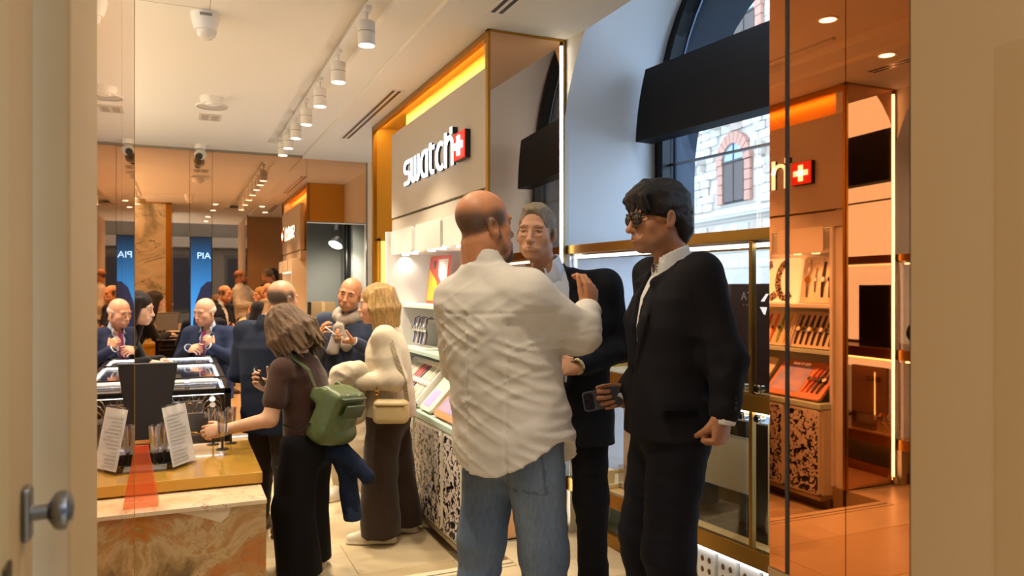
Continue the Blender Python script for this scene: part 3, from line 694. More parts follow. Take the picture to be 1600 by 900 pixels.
# shelving carcass
un = thing('display_cabinet', 'white lit watch display cabinet with patterned base panels along the brand wall', 'cabinet', (1.65, 5.0, 0))
B().box(1.885, 4.02, .02, 1.90, 5.84, 2.03).build('back_panel', 'white', un)
B().box(1.47, 5.80, .76, 1.885, 5.84, 2.03, .004).build('side_panel', 'white', un); B().box(1.56, 4.021, .17, 1.885, 4.05, 2.03, .004).build('side_panel', 'white', un)
B().box(1.45, 4.03, .72, 1.885, 5.80, .765, .008).build('counter_slab', 'mint', un)
B().box(1.60, 4.05, 1.44, 1.885, 5.80, 1.47, .003).build('shelf', 'white', un); B().box(1.60, 4.05, 1.10, 1.885, 5.80, 1.13, .003).build('shelf', 'mint', un)
B().box(1.60, 4.05, 1.855, 1.885, 5.80, 1.885, .003).build('shelf', 'white', un)
B().box(1.56, 4.03, .02, 1.88, 5.80, .72).build('carcass', 'cream', un); B().box(1.53, 4.03, 0, 1.6, 5.80, .1).build('toe_kick', mat('toe_kick', '#6b5c44', .5), un)
B().box(1.45, 4.025, .075, 1.60, 5.80, .105, .004).build('bottom_rail', mat('champagne_metal', '#b8a888', .3, .8), un)
def terrazzo(nt, co):
    mp = N(nt, 'ShaderNodeMapping'); mp.inputs['Scale'].default_value = (1, 1, 1); nt.links.new(co, mp.inputs[0])
    d = N(nt, 'ShaderNodeTexNoise', i_Scale=32, i_Detail=1, i_Roughness=.3, i_Distortion=1.2); nt.links.new(mp.outputs[0], d.inputs['Vector'])
    sp = N(nt, 'ShaderNodeSeparateXYZ'); nt.links.new(co, sp.inputs[0])
    g = N(nt, 'ShaderNodeMapRange'); g.inputs[1].default_value = .1; g.inputs[2].default_value = .72; g.inputs[3].default_value = .525; g.inputs[4].default_value = .425; nt.links.new(sp.outputs[2], g.inputs[0])
    lt = N(nt, 'ShaderNodeMath', operation='LESS_THAN'); nt.links.new(d.outputs[0], lt.inputs[0]); nt.links.new(g.outputs[0], lt.inputs[1])
    mx = N(nt, 'ShaderNodeMix', data_type='RGBA'); nt.links.new(lt.outputs[0], mx.inputs[0]); mx.inputs[6].default_value = lin('#e9ddd2'); mx.inputs[7].default_value = lin('#120e18'); return mx.outputs[2]
M['terrazzo'] = rampmat('black_white_pattern', terrazzo, .3)
for (a, c) in ((4.035, 4.36), (4.39, 4.97), (5.00, 5.40), (5.43, 5.795)):
    d_ = B().prism(rrect(-c+.004, .108, -a-.004, .715, .03), 0, .03, T=Matrix(((0, 0, -1, 1.482), (-1, 0, 0, 0), (0, 1, 0, 0), (0, 0, 0, 1)))).build('door_frame', 'cream', un)
    B().prism(rrect(-c+.018, .122, -a-.018, .70, .025), 0, .004, T=Matrix(((0, 0, -1, 1.452), (-1, 0, 0, 0), (0, 1, 0, 0), (0, 0, 0, 1)))).build('patterned_panel', 'terrazzo', d_)
B().box(1.482, 4.03, .108, 1.56, 5.80, .715).build('door_backing', 'cream', un)
for k, (a, c) in enumerate(((4.05, 4.50), (4.56, 5.12), (5.20, 5.78))):
    t = thing('light_box', ['white rounded light box, nearest of the row over the shelves', 'white rounded light box in the middle of the row over the shelves', 'white rounded light box at the far end of the row over the shelves'][k], 'light box', (1.5, (a+c)/2, 1.84))
    B().prism(rrect(-c, 1.845, -a, 2.03, .03), 0, .02, T=Matrix(((0, 0, -1, 1.52), (-1, 0, 0, 0), (0, 1, 0, 0), (0, 0, 0, 1))), ).build('front', mat('box_front', '#dcd8d0', .4), t)
    B().prism(rrect(-c+.02, 1.86, -a-.02, 2.015, .025), 0, .10, T=Matrix(((0, 0, -1, 1.62), (-1, 0, 0, 0), (0, 1, 0, 0), (0, 0, 0, 1)))).build('body', 'white', t)
    for y in ((a*.7+c*.3), (a*.3+c*.7)):
        B().cyl((1.57, y, 1.84), (1.57, y, 1.86), .028, seg=18).build('downlight', 'ledcool', t)
# green glow strip over the boxes
B().box(1.68, 4.06, 2.005, 1.70, 5.78, 2.02).build('glow_strip', mat('green_glow', '#ffffff', .5, emit='#eaffe8', es=7), un)
# boards and watches on the shelves
def board(name, label, y0, y1, zb, zt, xb, xt, col, rad=.025, th=.02, cat='display board', group=None):
    """tilted rounded board; returns thing and matrix: local u to the right (seen from the shop), v up the slope, w out"""
    o_ = Vector((xb, y1, zb)); up_ = Vector((xt-xb, 0, zt-zb)); Ln = up_.length
    T = frame_T(o_, (0, -1, 0), up_)
    t_ = thing(name, label, cat, o_, 0, group)
    B().prism(rrect(0, 0, y1-y0, Ln, rad), -th, 0, T=T).build('board', col, t_)
    return t_, T, y1-y0, Ln
ivory = mat('ivory_board', '#e9dcc2', .5)
t, T, W_, H_ = board('display_board', 'ivory hook board with five watches on the near upper shelf', 4.08, 4.52, 1.475, 1.83, 1.74, 1.80, ivory)
b = B()
for k in range(6): b.box(.05+.065*k, H_-.05, .0, .075+.065*k, H_-.02, .012, T=T)
b.build('hooks', 'white', t)
for k, (st_, ca, di, lab) in enumerate(((SIL, GLD, GLD, 'silver banded watch with a gold dial on the hook board'), (SIL, SIL, WHT, 'short silver watch beside the gold dialled one on the hook board'), (BLK, SIL, WHT, 'left of the two black strapped watches on the hook board'), (BLK, SIL, BLK, 'right of the two black strapped watches on the hook board'), (WHT, SIL, WHT, 'slim white watch at the right end of the hook board'))):
    watch(T @ Matrix.Translation((.07+.075*k, H_*.5, .004)), st_, ca, di, lab, 'watches on the hook board', 1.3 if k != 1 else .9)
t, T, W_, H_ = board('display_tray', 'tilted ivory tray with seven dark watches on the near middle shelf', 4.07, 4.50, 1.14, 1.40, 1.62, 1.74, ivory)
B().box(0, 0, 0, .012, H_, .02, T=T).box(W_-.012, 0, 0, W_, H_, .02, T=T).box(0, H_-.012, 0, W_, H_, .02, T=T).build('rim', 'cream', t)
for k in range(7): watch(T @ Matrix.Translation((.045+.056*k, H_*.5, .004)), BLK if k % 2 else BRN, GLD if k % 3 == 0 else SIL, BLK if k % 2 else WHT, ORD[k]+' dark watch from the left on the tilted ivory tray of seven', 'seven dark watches on the near middle shelf', 1.15)
t, T, W_, H_ = board('display_tray', 'tilted ivory tray with four bright watches beside the seven dark ones', 4.53, 4.86, 1.14, 1.40, 1.62, 1.74, ivory)
for k, (c, nm) in enumerate((('#c03a28', 'red'), ('#e07a1c', 'orange'), ('#8fae2c', 'green'), ('#e3c63a', 'yellow'))): watch(T @ Matrix.Translation((.06+.075*k, H_*.5, .004)), sm(c), sm(c), BLK, nm+' strapped watch in the bright row on the tilted tray', 'bright watches on the near middle shelf', 1.15)
t, T, W_, H_ = board('photo_board', 'backlit photo panel of speckled bracelets on the near upper shelf', 4.56, 4.96, 1.475, 1.83, 1.76, 1.80, mat('lit_photo', '#ffffff', .4, emit='#fff4e6', es=1.6), cat='photo panel')
b = B()
for cx, w__ in ((.10, .03), (.26, .035)):
    pts = [(cx+.09*math.cos(a), H_*.5+.14*math.sin(a), .003) for a in np.linspace(R(95), R(310), 14)]
    for p, q in zip(pts, pts[1:]):
        pass
    bb = [T @ Vector(p) for p in pts]; b.tube(bb, 0, flat=(.004, .06), up=(0, 1, .2))
def speck(nt, co):
    n = N(nt, 'ShaderNodeTexNoise', i_Scale=70, i_Detail=1); nt.links.new(co, n.inputs['Vector']); return ramp(nt, n.outputs[0], [(.44, '#2a1a10'), (.5, '#c9a87e'), (.58, '#efe2c8')], 'CONSTANT')
M['speck'] = rampmat('speckled_print', speck, .5)
b.build('bracelet_picture', 'speck', t)
# lower sloped trays on the counter slab
t, T, W_, H_ = board('display_tray', 'sloped orange tray with a lilac picture and four watches, nearest on the counter', 4.06, 4.62, .785, 1.03, 1.47, 1.70, mat('orange_tray', '#d98a5a', .5), .03)
B().prism(rrect(.03, .04, .33, H_-.05, .008), 0, .002, T=T).build('picture', rampmat('lilac_picture', lambda nt, co: ramp(nt, (lambda g: (nt.links.new(co, g.inputs[0]), g.outputs[0])[1])(N(nt, 'ShaderNodeTexNoise', i_Scale=5)), [(.3, '#b58fb0'), (.5, '#8d8fc4'), (.7, '#c79aa8')]), .4), t)
text_obj('lettering', 'PINK IT UP?!', .032, 'whitetext', t, T @ Matrix.Translation((.11, H_-.045, .002)), world_org=t.location)
for k, (c, nm) in enumerate((('#e8803c', 'orange'), ('#b8462a', 'rust red'), ('#2a1512', 'black'), ('#3a211c', 'dark brown'))): watch(T @ Matrix.Translation((.37+.048*k, H_*.5, .006)) @ Matrix.Rotation(R(-6), 4, 'Z'), sm(c), sm(c), BLK if k != 3 else WHT, nm+' watch on the orange tray beside the lilac picture', 'watches on the orange tray', 1.1)
t, T, W_, H_ = board('display_tray', 'narrow sloped tray with a lilac leaflet on the counter slab', 4.68, 4.92, .785, 1.03, 1.47, 1.70, ivory, .03)
B().prism(rrect(.03, .03, .16, .16, .012), 0, .003, T=T).build('leaflet', mat('lilac_leaflet', '#b9a4d6', .4), t)
t, T, W_, H_ = board('display_tray', 'long sloped white tray crowded with slim watches on the far counter', 4.97, 5.72, .785, 1.04, 1.47, 1.70, mat('white_tray', '#f0eadc', .5), .02)
B().box(0, 0, 0, .012, H_, .025, T=T).box(W_-.012, 0, 0, W_, H_, .025, T=T).box(0, H_-.012, 0, W_, H_, .025, T=T).box(0, 0, 0, W_, .012, .02, T=T).build('rim', 'white', t)
cols = ['#e9e2d0', '#d8cfc0', '#efe8d8', '#d9cdb8', '#9b4a4a', '#c43a4c', '#b01f38', '#3a3a42', '#e6ddcb', '#d3c7b4', '#eee7d8', '#c9bca6', '#ded2bd']
nmz = ['cream', 'rose', 'crimson', 'dark']
for k in range(13):
    c = cols[k]; nm = 'rose' if k == 4 else 'bright red' if k == 5 else 'crimson' if k == 6 else 'charcoal' if k == 7 else None
    lab = (nm+' slim watch among the pale ones on the long white tray') if nm else ORD[k]+' slim watch from the left on the long white tray, pale strapped'
    watch(T @ Matrix.Translation((.05+.054*k, H_*.5, .006)) @ Matrix.Rotation(R(-4), 4, 'Z'), sm(c), SIL, WHT, lab, 'slim watches on the long white tray', 1.35)
# poster and striped watch stand
t, T, W_, H_ = board('poster', 'red and yellow rounded poster on the far upper shelf', 5.12, 5.58, 1.475, 1.83, 1.72, 1.76, mat('poster_red', '#c8402c', .4), .03, .012, cat='poster')
B().prism([(.02, .02), (.30, .02), (.22, .16), (.10, .22), (.02, .26)], 0, .002, T=T).build('yellow_shape', mat('poster_yellow', '#e9b92c', .4), t)
B().prism([(.26, .2), (.44, .1), (.44, H_-.03), (.22, H_-.03)], 0, .0015, T=T).build('white_shape', mat('poster_white', '#e8dcd2', .4), t)
B().box(.12, .26, 0, .16, .32, .003, T=T).build('figure_shape', mat('poster_dark', '#5b2a30', .4), t)
t = thing('watch_rack', 'white rack of striped blue and white watches on the far middle shelf', 'rack', (1.68, 5.6, 1.13))
B().box(1.62, 5.30, 1.13, 1.76, 5.74, 1.145, .004).build('rack_base', 'white', t); B().cyl((1.72, 5.33, 1.34), (1.72, 5.71, 1.34), .012, seg=12).build('rack_bar', 'white', t)
for k in range(6):
    o_ = thing('wrist_watch', ORD[k]+' striped watch from the left draped over the white rack', 'watch', (1.70, 5.68-.062*k, 1.34), 0, 'striped watches on the white rack')
    pts = [(-.05, 0, -.17), (-.035, 0, -.10), (-.045, 0, -.04), (-.03, 0, .02), (.0, 0, .03), (.03, 0, .01)]
    B().tube([Vector(p) for p in pts], 0, flat=(.030, .004), up=(-1, 0, .3)).build('strap', [sm('#2d3c74'), sm('#e9e6e6'), sm('#27304c')][k % 3], o_, world=False)
    B().tube([Vector((p[0]-.004, p[1]+.006, p[2])) for p in pts], 0, flat=(.008, .003), up=(-1, 0, .3)).build('stripe', [sm('#e8e4e0'), sm('#3a4a80'), sm('#c4a0a0')][k % 3], o_, world=False)
    B().cyl((-.046, 0, -.06), (-.062, 0, -.055), .021, seg=16).build('watch_case', SIL, o_, True, world=False)
# ================================================================ COUNTERS LEFT
# onyx block with marble top and raised brass counter
ct = thing('marble_counter', 'honey onyx counter block with a pale marble top in front', 'counter', (0, 3.45, 0))
B().box(-.95, 3.345, 0, .33, 3.60, .68, .003).build('block', 'onyx', ct)
B().box(-.95, 3.33, .677, .332, 3.60, .695, .002).build('top', 'marble', ct)
B().prism([(-.02, .677), (.19, .677), (.18, .64), (.15, .615), (.07, .65)], 0, .003, T=Matrix(((1, 0, 0, 0), (0, 0, -1, 3.345), (0, 1, 0, 0), (0, 0, 0, 1)))).build('vein_patch', 'marble', ct)
cb = thing('gold_counter', 'gold lacquered counter top raised behind the marble block', 'counter', (0, 4.0, 0))
B().box(-.95, 3.60, .70, .34, 4.40, .75, .004).build('top', 'goldtop', cb); B().box(-.95, 3.615, 0, .33, 4.385, .70).build('base', 'goldtop', cb)
t = thing('presenter_panel', 'tall black leather backed panel standing on the gold counter', 'display', (-.20, 4.15, .75))
po = [(-.13, 0), (.13, 0), (.185, .37), (-.185, .37)]
T = Matrix.Translation((-.20, 4.13, .84)) @ frame_T((0, 0, 0), (1, .03, 0), (0, .10, 1))
B().prism(po, 0, .02, T=T).build('back', 'darkbrown', t); B().prism([(x*.95, y*.96+.006) for x, y in po], -.004, 0, T=T).build('screen', mat('grey_screen', '#8b9099', .25), t)
B().prism([(-.183, .37), (.183, .37), (.183, .376), (-.183, .376)], -.004, .022, T=T).build('top_edge', 'silver', t)
B().box(-.36, 4.02, .75, .0, 4.28, .785, .004).build('base', 'black', t); B().box(-.26, 4.12, .785, -.14, 4.16, .86).build('stem', 'chrome', t)
def flute(x, y, z, label):
    t_ = thing('champagne_flute', label, 'glass', (x, y, z), 0, 'plastic flutes on the gold counter')
    B().lathe([(0, .062), (.012, .064), (.022, .09), (.030, .195), (.0285, .195), (.0205, .092), (.010, .068), (0, .068)], (x, y, z), 20).build('bowl', 'acrylic', t_, True)
    B().lathe([(0, 0), (.031, 0), (.031, .004), (.006, .008), (.0055, .058), (.012, .066), (0, .066)], (x, y, z), 20).build('stem_foot', 'black', t_, True); return t_
flute(.157, 4.34, .75, 'empty plastic flute standing alone near the counter edge'); flute(.190, 4.06, .775, 'plastic flute under the fingers of the woman in brown')
flute(.245, 4.33, .75, 'plastic flute at the back corner of the gold counter')
flute(-.112, 3.90, .75, 'left of the two flutes behind the orange bag'); flute(-.072, 3.95, .75, 'right of the two flutes behind the orange bag')
t = thing('sign_holder', 'leaning clear acrylic holder with a printed sheet on the gold counter', 'sign', (.01, 3.85, .75))
T = frame_T((-.035, 3.775, .756), (.105, .155, 0), (-.050, .034, .29)) 
B().box(0, 0, 0, .187, .295, .004, T=T).build('acrylic_front', 'glass', t); B().box(.006, .01, -.002, .181, .285, -.0005, T=T).build('sheet', filmmat('sheet_film', '#f2ece6', '#ffffff', .6), t)
B().box(0, 0, 0, .187, .10, .004, T=frame_T((-.035, 3.775, .752), (.105, .155, 0), (-.155, .105, 0))).build('acrylic_foot', 'acrylic', t)
for k in range(14):
    ln = random.uniform(.08, .14); B().box(.022, .03+.0165*k, .0042, .022+ln, .035+.0165*k, .0045, T=T).build('print_line', mat('print_grey', '#aaa49c', .6), t)
tag(B().box(-.19, 3.80, .75, -.06, 3.90, .762, .003).build('leaflet_stack', mat('grey_paper', '#6f6a62', .6)), 'grey leaflet stack lying before the flutes on the gold counter', 'leaflets')
tag(B().box(-.30, 3.985, .75, .03, 4.018, .80, .003).build('card_tray', 'black'), 'low black card tray before the leather panel', 'tray')
t = thing('tent_bag', 'translucent orange paper bag standing on the marble top', 'bag', (-.16, 3.44, .695))
M['orangeglass'] = filmmat('orange_film', '#f27a4c', '#ffdccb', .32)
a = [(-.245, 3.39), (-.085, 3.39), (-.085, 3.50), (-.245, 3.50)]; top = [(-.20, 3.43), (-.125, 3.43), (-.125, 3.46), (-.20, 3.46)]
b = B(); va = [b.bm.verts.new((x, y, .697)) for x, y in a]; vb = [b.bm.verts.new((x, y, .935)) for x, y in top]
for k in range(4): b.bm.faces.new((va[k], va[(k+1) % 4], vb[(k+1) % 4], vb[k]))
b.build('bag_body', 'orangeglass', t)
B().box(-.203, 3.435, .915, -.122, 3.455, .940, .003).build('bag_fold', 'orangeglass', t)
# ---- glass showcases of jewellery
def case(y0, y1, label, seed, nc):
    t_ = thing("jewellery_showcase", label, "showcase", (0, (y0+y1)/2, 0)); x0, x1 = -.28, .28
    fr = B()
    for z0, z1 in ((.945, .975), (.60, .625)):
        fr.box(x0, y0, z0, x1, y0+.035, z1).box(x0, y1-.035, z0, x1, y1, z1).box(x0, y0, z0, x0+.035, y1, z1).box(x1-.035, y0, z0, x1, y1, z1)
    for x in (x0, x1-.035):
        for y in (y0, y1-.035): fr.box(x, y, 0, x+.035, y+.035, .975)
    fr.build('frame', 'blackm', t_)
    B().box(x0+.03, y0+.03, .955, x1-.03, y1-.03, .962).build('glass_top', 'glass', t_)
    for q in ((x0+.03, y0+.012, x1-.03, y0+.016), (x0+.03, y1-.016, x1-.03, y1-.012)): B().box(q[0], q[1], .625, q[2], q[3], .945).build('glass_side', 'glass', t_)
    B().box(x1-.016, y0+.03, .625, x1-.012, y1-.03, .945).build('glass_side', 'glass', t_)
    B().box(x0+.05, y1-.075, .963, x1-.05, y1-.05, .969).build('light_bar', 'ledcool', t_); B().box(x0+.05, y0+.05, .935, x1-.04, y0+.06, .943).build('light_bar', 'ledcool', t_)
    B().box(x1-.05, y0+.06, .963, x1-.042, y1-.08, .967).build('light_bar', 'ledcool', t_)
    B().box(x0+.03, y0+.03, .60, x1-.03, y1-.03, .63).build('deck', mat('dark_velvet', '#2a2523', .7), t_); B().box(x0+.03, y1-.05, .63, x1-.03, y1-.035, .86).build('back_board', 'black', t_)
    B().box(x0+.01, y0+.01, .05, x1-.01, y1-.01, .60).build('base_cabinet', 'black', t_)
    B().box(x1-.14, y0+.04, .63, x1-.04, y0+.06, .93).build('mirror_back', mat('pale_glass_back', '#cfd6d8', .1, .3), t_) if False else None
    r_ = random.Random(seed)
    return t_
case(4.93, 5.58, 'nearest black framed jewellery showcase behind the gold counter', 1, 5)
case(5.62, 6.68, 'middle black framed jewellery showcase before the old man', 2, 6)
case(6.72, 7.36, 'farthest black framed jewellery showcase under the old man\'s hands', 3, 6)
# bangles and watches on stands inside the nearest showcase
ci = 0
for (x, y, z, n) in ((.0, 5.10, .63, 0), (.18, 5.12, .63, 3), (-.17, 5.12, .63, 3), (.02, 5.24, .78, 2), (.0, 5.36, .84, 2)):
    st_ = B()
    if n == 3:
        for k in range(3):
            o_ = B().tube([(x+.055*math.cos(a), y+.045*k-.03, z+.165+.03*k+.06*math.sin(a)) for a in np.linspace(R(-20), R(200), 16)], 0, flat=(.024, .004), up=(0, 0, 1)).build('bangle', GLD if k != 1 else SIL, None, smooth=True)
            hd = B().cyl((x, y+.045*k-.045, z+.225+.03*k), (x, y+.045*k-.052, z+.23+.03*k), .018, seg=14)
            hd.build('bangle_face', SIL if k != 1 else WHT, o_, True); tag(o_, ['lowest', 'middle', 'topmost'][k]+' arched watch bangle of the %s stack in the nearest showcase' % ('right', 'left')[ci % 2], 'bangle', 'stacked bangles in the nearest showcase')
        tag(B().box(x-.05, y-.06, .63, x+.05, y+.10, .79, .01).build('bangle_stand', mat('charcoal_stand', '#3a3533', .6)), 'charcoal stand under the %s stack of bangles' % ('right', 'left')[ci % 2], 'stand'); ci += 1
    elif n == 2:
        for k in range(4):
            o_ = B().tube([(x-.09+.06*k+.022*math.cos(a), y, z+.04+.035*math.sin(a)) for a in np.linspace(0, 2*math.pi, 14, endpoint=False)], .003, 6, closed=True).build('ring_pendant', SIL if k % 2 else GLD, None, smooth=True)
            tag(o_, ORD[k]+' thin ring from the left in the %s row of the nearest showcase' % ('front' if y < 5.3 else 'back'), 'ring', 'thin rings in the nearest showcase')
        tag(B().box(x-.13, y-.02, .63, x+.13, y+.02, z+.01, .003).build('ring_bar', mat('grey_velvet', '#4a4648', .7)), 'grey velvet bar under the %s row of rings' % ('front' if y < 5.3 else 'back'), 'stand')
    else:
        o_ = B().tube([(x-.12+.03*k, y, z+.05+.012*math.sin(k*2.2)) for k in range(9)], .007, 8).build('necklace', GLD, None, smooth=True)
        tag(o_, 'gold chain necklace on a low bar in the nearest showcase', 'necklace'); tag(B().box(x-.13, y-.015, .63, x+.14, y+.03, z+.042, .003).build('necklace_bar', mat('grey_velvet', '#4a4648', .7)), 'grey velvet bar under the gold necklace', 'stand')
tag(B().box(-.20, 5.30, .976, .02, 5.42, .985, .003).build('leather_tray', mat('cream_tray', '#d8cbb0', .6)), 'cream leather tray lying on the nearest showcase glass', 'tray')
tag(B().box(.05, 5.28, .975, .20, 5.40, .99, .004).build('folded_papers', mat('white_paper', '#e6e6e8', .6)), 'white papers lying on the nearest showcase glass', 'papers')
for (x0, x1) in ((-.22, -.04), (.02, .22)):
    tag(B().box(x0, 6.2, .63, x1, 6.5, .69, .008).build('jewellery_tray', mat('ivory_tray', '#d8c8a8', .5)), ('left' if x0 < -.1 else 'right')+' ivory jewellery tray inside the middle showcase', 'tray')
# blue screen panel on the back wall
t = thing('advert_screen', 'tall blue advertising screen with white letters against the mirrored wall', 'screen', (.19, 8.55, 0))
def blue(nt, co):
    sp = N(nt, 'ShaderNodeSeparateXYZ'); nt.links.new(co, sp.inputs[0]); g = N(nt, 'ShaderNodeMapRange'); g.inputs[1].default_value = .9; g.inputs[2].default_value = 2.1; nt.links.new(sp.outputs[2], g.inputs[0])
    return ramp(nt, g.outputs[0], [(0, '#58aef0'), (.45, '#2f7fcf'), (1, '#0b2440')])
mm = rampmat('blue_screen', blue, .3); nt_ = mm.node_tree; bs_ = nt_.nodes['Principled BSDF']
for l_ in list(nt_.links):
    if l_.to_socket == bs_.inputs['Base Color']: nt_.links.new(l_.from_socket, bs_.inputs['Emission Color'])
bs_.inputs['Emission Strength'].default_value = .75
B().box(.085, 8.53, .3, .296, 8.58, 2.13, .004).build('casing', 'black', t); B().box(.092, 8.527, .32, .290, 8.531, 2.12).build('screen_face', mm, t)
text_obj('lettering', 'PIA', .095, mat('screen_letters', '#bfe0ff', .4, emit='#9fd0ff', es=1.2), t, Matrix(((1, 0, 0, .15), (0, 0, -1, 8.526), (0, 1, 0, 1.90), (0, 0, 0, 1))), world_org=t.location)
b = B().prism([(.115, 1.0), (.29, .9), (.29, 1.66), (.25, 1.66), (.19, 1.60), (.14, 1.45), (.115, 1.25)], 0, .002, T=Matrix(((1, 0, 0, 0), (0, 0, -1, 8.526), (0, 1, 0, 0), (0, 0, 0, 1))))
b.build('dark_shape', mat('screen_shape', '#1b2038', .4, emit='#232a4c', es=.5), t)
# ================================================================ CEILING FITTINGS
tr = thing('lighting_track', 'white lighting track in the ceiling channel on the right', 'track', (.91, 5.4, CZ+.06))
B().box(.893, 3.4, CZ+.025, .927, 7.9, CZ+.05).build('rail', 'whitemetal', tr)
def track_spot(x, y, label, group, src=[None]):
    if src[0] is None:
        t_ = thing('track_spotlight', label, 'spotlight', (x, y, CZ+.025), 0, group)
        B().box(-.017, -.05, -.022, .017, .05, 0, .003).build('adapter', 'whitemetal', t_, world=False)
        B().cyl((0, 0, -.02), (0, 0, -.075), .008, seg=10).build('arm', 'whitemetal', t_, True, world=False)
        B().lathe([(0, -.072), (.043, -.072), (.046, -.076), (.046, -.195), (.043, -.20), (.042, -.185), (0, -.185)], seg=28).build('lamp_body', 'whitemetal', t_, True, world=False)
        B().lathe([(.0462, -.128), (.0465, -.129), (.0465, -.131), (.0462, -.132)], seg=28).build('seam_ring', mat('grey_ring', '#a09a90', .5), t_, True, world=False)
        B().lathe([(0, -.186), (.040, -.186), (.040, -.190), (0, -.190)], seg=24).build('lens', 'lens', t_, world=False)
        src[0] = t_; return t_
    return dup(src[0], (x, y, CZ+.025), label=label, group=group)
names = ['nearest', 'second', 'third', 'fourth', 'fifth', 'sixth', 'farthest']
for i, y in enumerate(TRACK_Y): track_spot(.91, y, names[i]+' white track spotlight on the right ceiling track', 'white track spotlights on the right track')
tr2 = thing('lighting_track', 'white lighting track in the ceiling channel over the left side', 'track', (-.62, 5.4, CZ+.06)); B().box(-.637, 3.4, CZ+.025, -.603, 7.9, CZ+.05).build('rail', 'whitemetal', tr2)
for i, y in enumerate((4.3, 5.1, 5.9, 6.7, 7.4)): track_spot(-.62, y, ['nearest', 'second', 'third', 'fourth', 'farthest'][i]+' white track spotlight on the left ceiling track', 'white track spotlights on the left track')
def ceil_disc(name, label, x, y, r, h, cat, prof=None, m_='white'):
    t_ = thing(name, label, cat, (x, y, CZ)); B().lathe(prof or [(0, 0), (r, 0), (r, -h*.5), (r*.85, -h), (0, -h)], (x, y, CZ), 28).build('body', m_, t_, True); return t_
t = ceil_disc('ceiling_sensor', 'white cone shaped sensor dome on the ceiling', .12, 4.38, .07, .1, 'sensor', [(0, 0), (.074, 0), (.074, -.012), (.068, -.05), (.056, -.09), (0, -.09)])
B().lathe([(0, -.09), (.052, -.09), (.046, -.115), (.03, -.132), (0, -.138)], (.125, 4.38, CZ), 28).build('dome_cap', mat('frosted_cap', '#e9e4da', .15), t, True); B().box(.09, 4.30, CZ-.03, .15, 4.312, CZ-.018).build('slot', mat('grey_slot', '#8a857c', .5), t)
t = ceil_disc('smoke_detector', 'round white smoke detector on the ceiling', .215, 6.26, .085, .05, 'detector'); B().lathe([(0, -.05), (.045, -.05), (.04, -.062), (0, -.064)], (.215, 6.26, CZ), 24).build('inner_disc', 'whitemetal', t, True)
t = ceil_disc('ceiling_speaker', 'flat round grey speaker grille beside the smoke detector', .228, 6.56, .12, .006, 'speaker', m_=mat('grille_grey', '#c4bcae', .6)); B().lathe([(.118, -.004), (.124, 0), (.124, -.008), (.116, -.01)], (.228, 6.56, CZ), 28).build('rim', 'white', t, True)
t = thing('air_vent', 'small square vent in the ceiling behind the speaker grille', 'vent', (.227, 6.99, CZ)); B().box(.14, 6.86, CZ-.006, .315, 7.12, CZ+.001).build('plate', mat('vent_plate', '#d3cabb', .6), t)
for k in range(2): B().box(.16+.08*k, 6.90, CZ-.010, .215+.08*k, 7.08, CZ-.006).build('louvre', mat('louvre', '#b3a795', .6), t)
t = thing('dome_camera', 'small white ball security camera at the back of the ceiling', 'camera', (.18, 8.36, CZ))
B().cyl((.18, 8.36, CZ), (.18, 8.36, CZ-.045), .055, seg=24).build('mount', 'white', t, True); B().sphere((.18, 8.35, CZ-.10), .058, 20).build('ball', mat('camera_ball', '#d8d4cc', .3), t, True)
B().cyl((.172, 8.315, CZ-.12), (.165, 8.285, CZ-.135), .034, seg=20).build('lens', 'black', t, True)
t = thing('access_hatch', 'thin square access hatch outline in the near ceiling', 'hatch', (.1, 4.05, CZ))
b = B()
for q in ((-.35, 3.80, .14, 3.804), (-.35, 4.30, .14, 4.304), (.136, 3.8, .14, 4.304), (-.35, 3.8, -.346, 4.304)): b.box(q[0], q[1], CZ-.001, q[2], q[3], CZ+.002)
b.build('joint', mat('hatch_joint', '#b8ae9c', .7), t)
def slot_vent(y0, y1, x, label):
    t_ = thing('linear_diffuser', label, 'vent', (x, (y0+y1)/2, SOF))
    B().box(x-.055, y0, SOF-.004, x+.055, y1, SOF+.001).build('frame', 'whitemetal', t_)
    for k in (-.028, .016): B().box(x+k-.004, y0+.03, SOF-.0055, x+k+.018, y1-.03, SOF-.004).build('slot', 'black', t_)
slot_vent(5.35, 7.3, 1.44, 'long black slotted air diffuser beside the gold header'); slot_vent(2.4, 3.68, 1.51, 'near black slotted air diffuser above the mirrored column')
t = thing('ceiling_speaker', 'round grey speaker grille over the entrance, seen in the right mirror', 'speaker', (.85, 2.45, CZ)); B().lathe([(0, 0), (.13, 0), (.13, -.008), (0, -.01)], (.85, 2.45, CZ), 28).build('body', MATS['grille_grey'], t, True)
for k, (x, y) in enumerate(((.55, 2.0), (1.45, 2.3), (.55, 3.1), (1.3, 3.35), (.5, .6), (.5, -.5))):
    z = SOF if x > 1.23 else CZ
    t = thing('downlight', 'recessed round downlight over the entrance floor, '+['near the left mirror', 'before the window niche', 'over the step', 'beside the mirrored column', 'above the doorway', 'outside the doorway'][k], 'downlight', (x, y, z))
    B().lathe([(.045, 0), (.06, 0), (.06, -.006), (.045, -.004)], (x, y, z), 24).build('ring', 'whitemetal', t, True); B().lathe([(0, -.001), (.045, -.001), (.045, -.003), (0, -.003)], (x, y, z), 20).build('lens', 'lens', t)
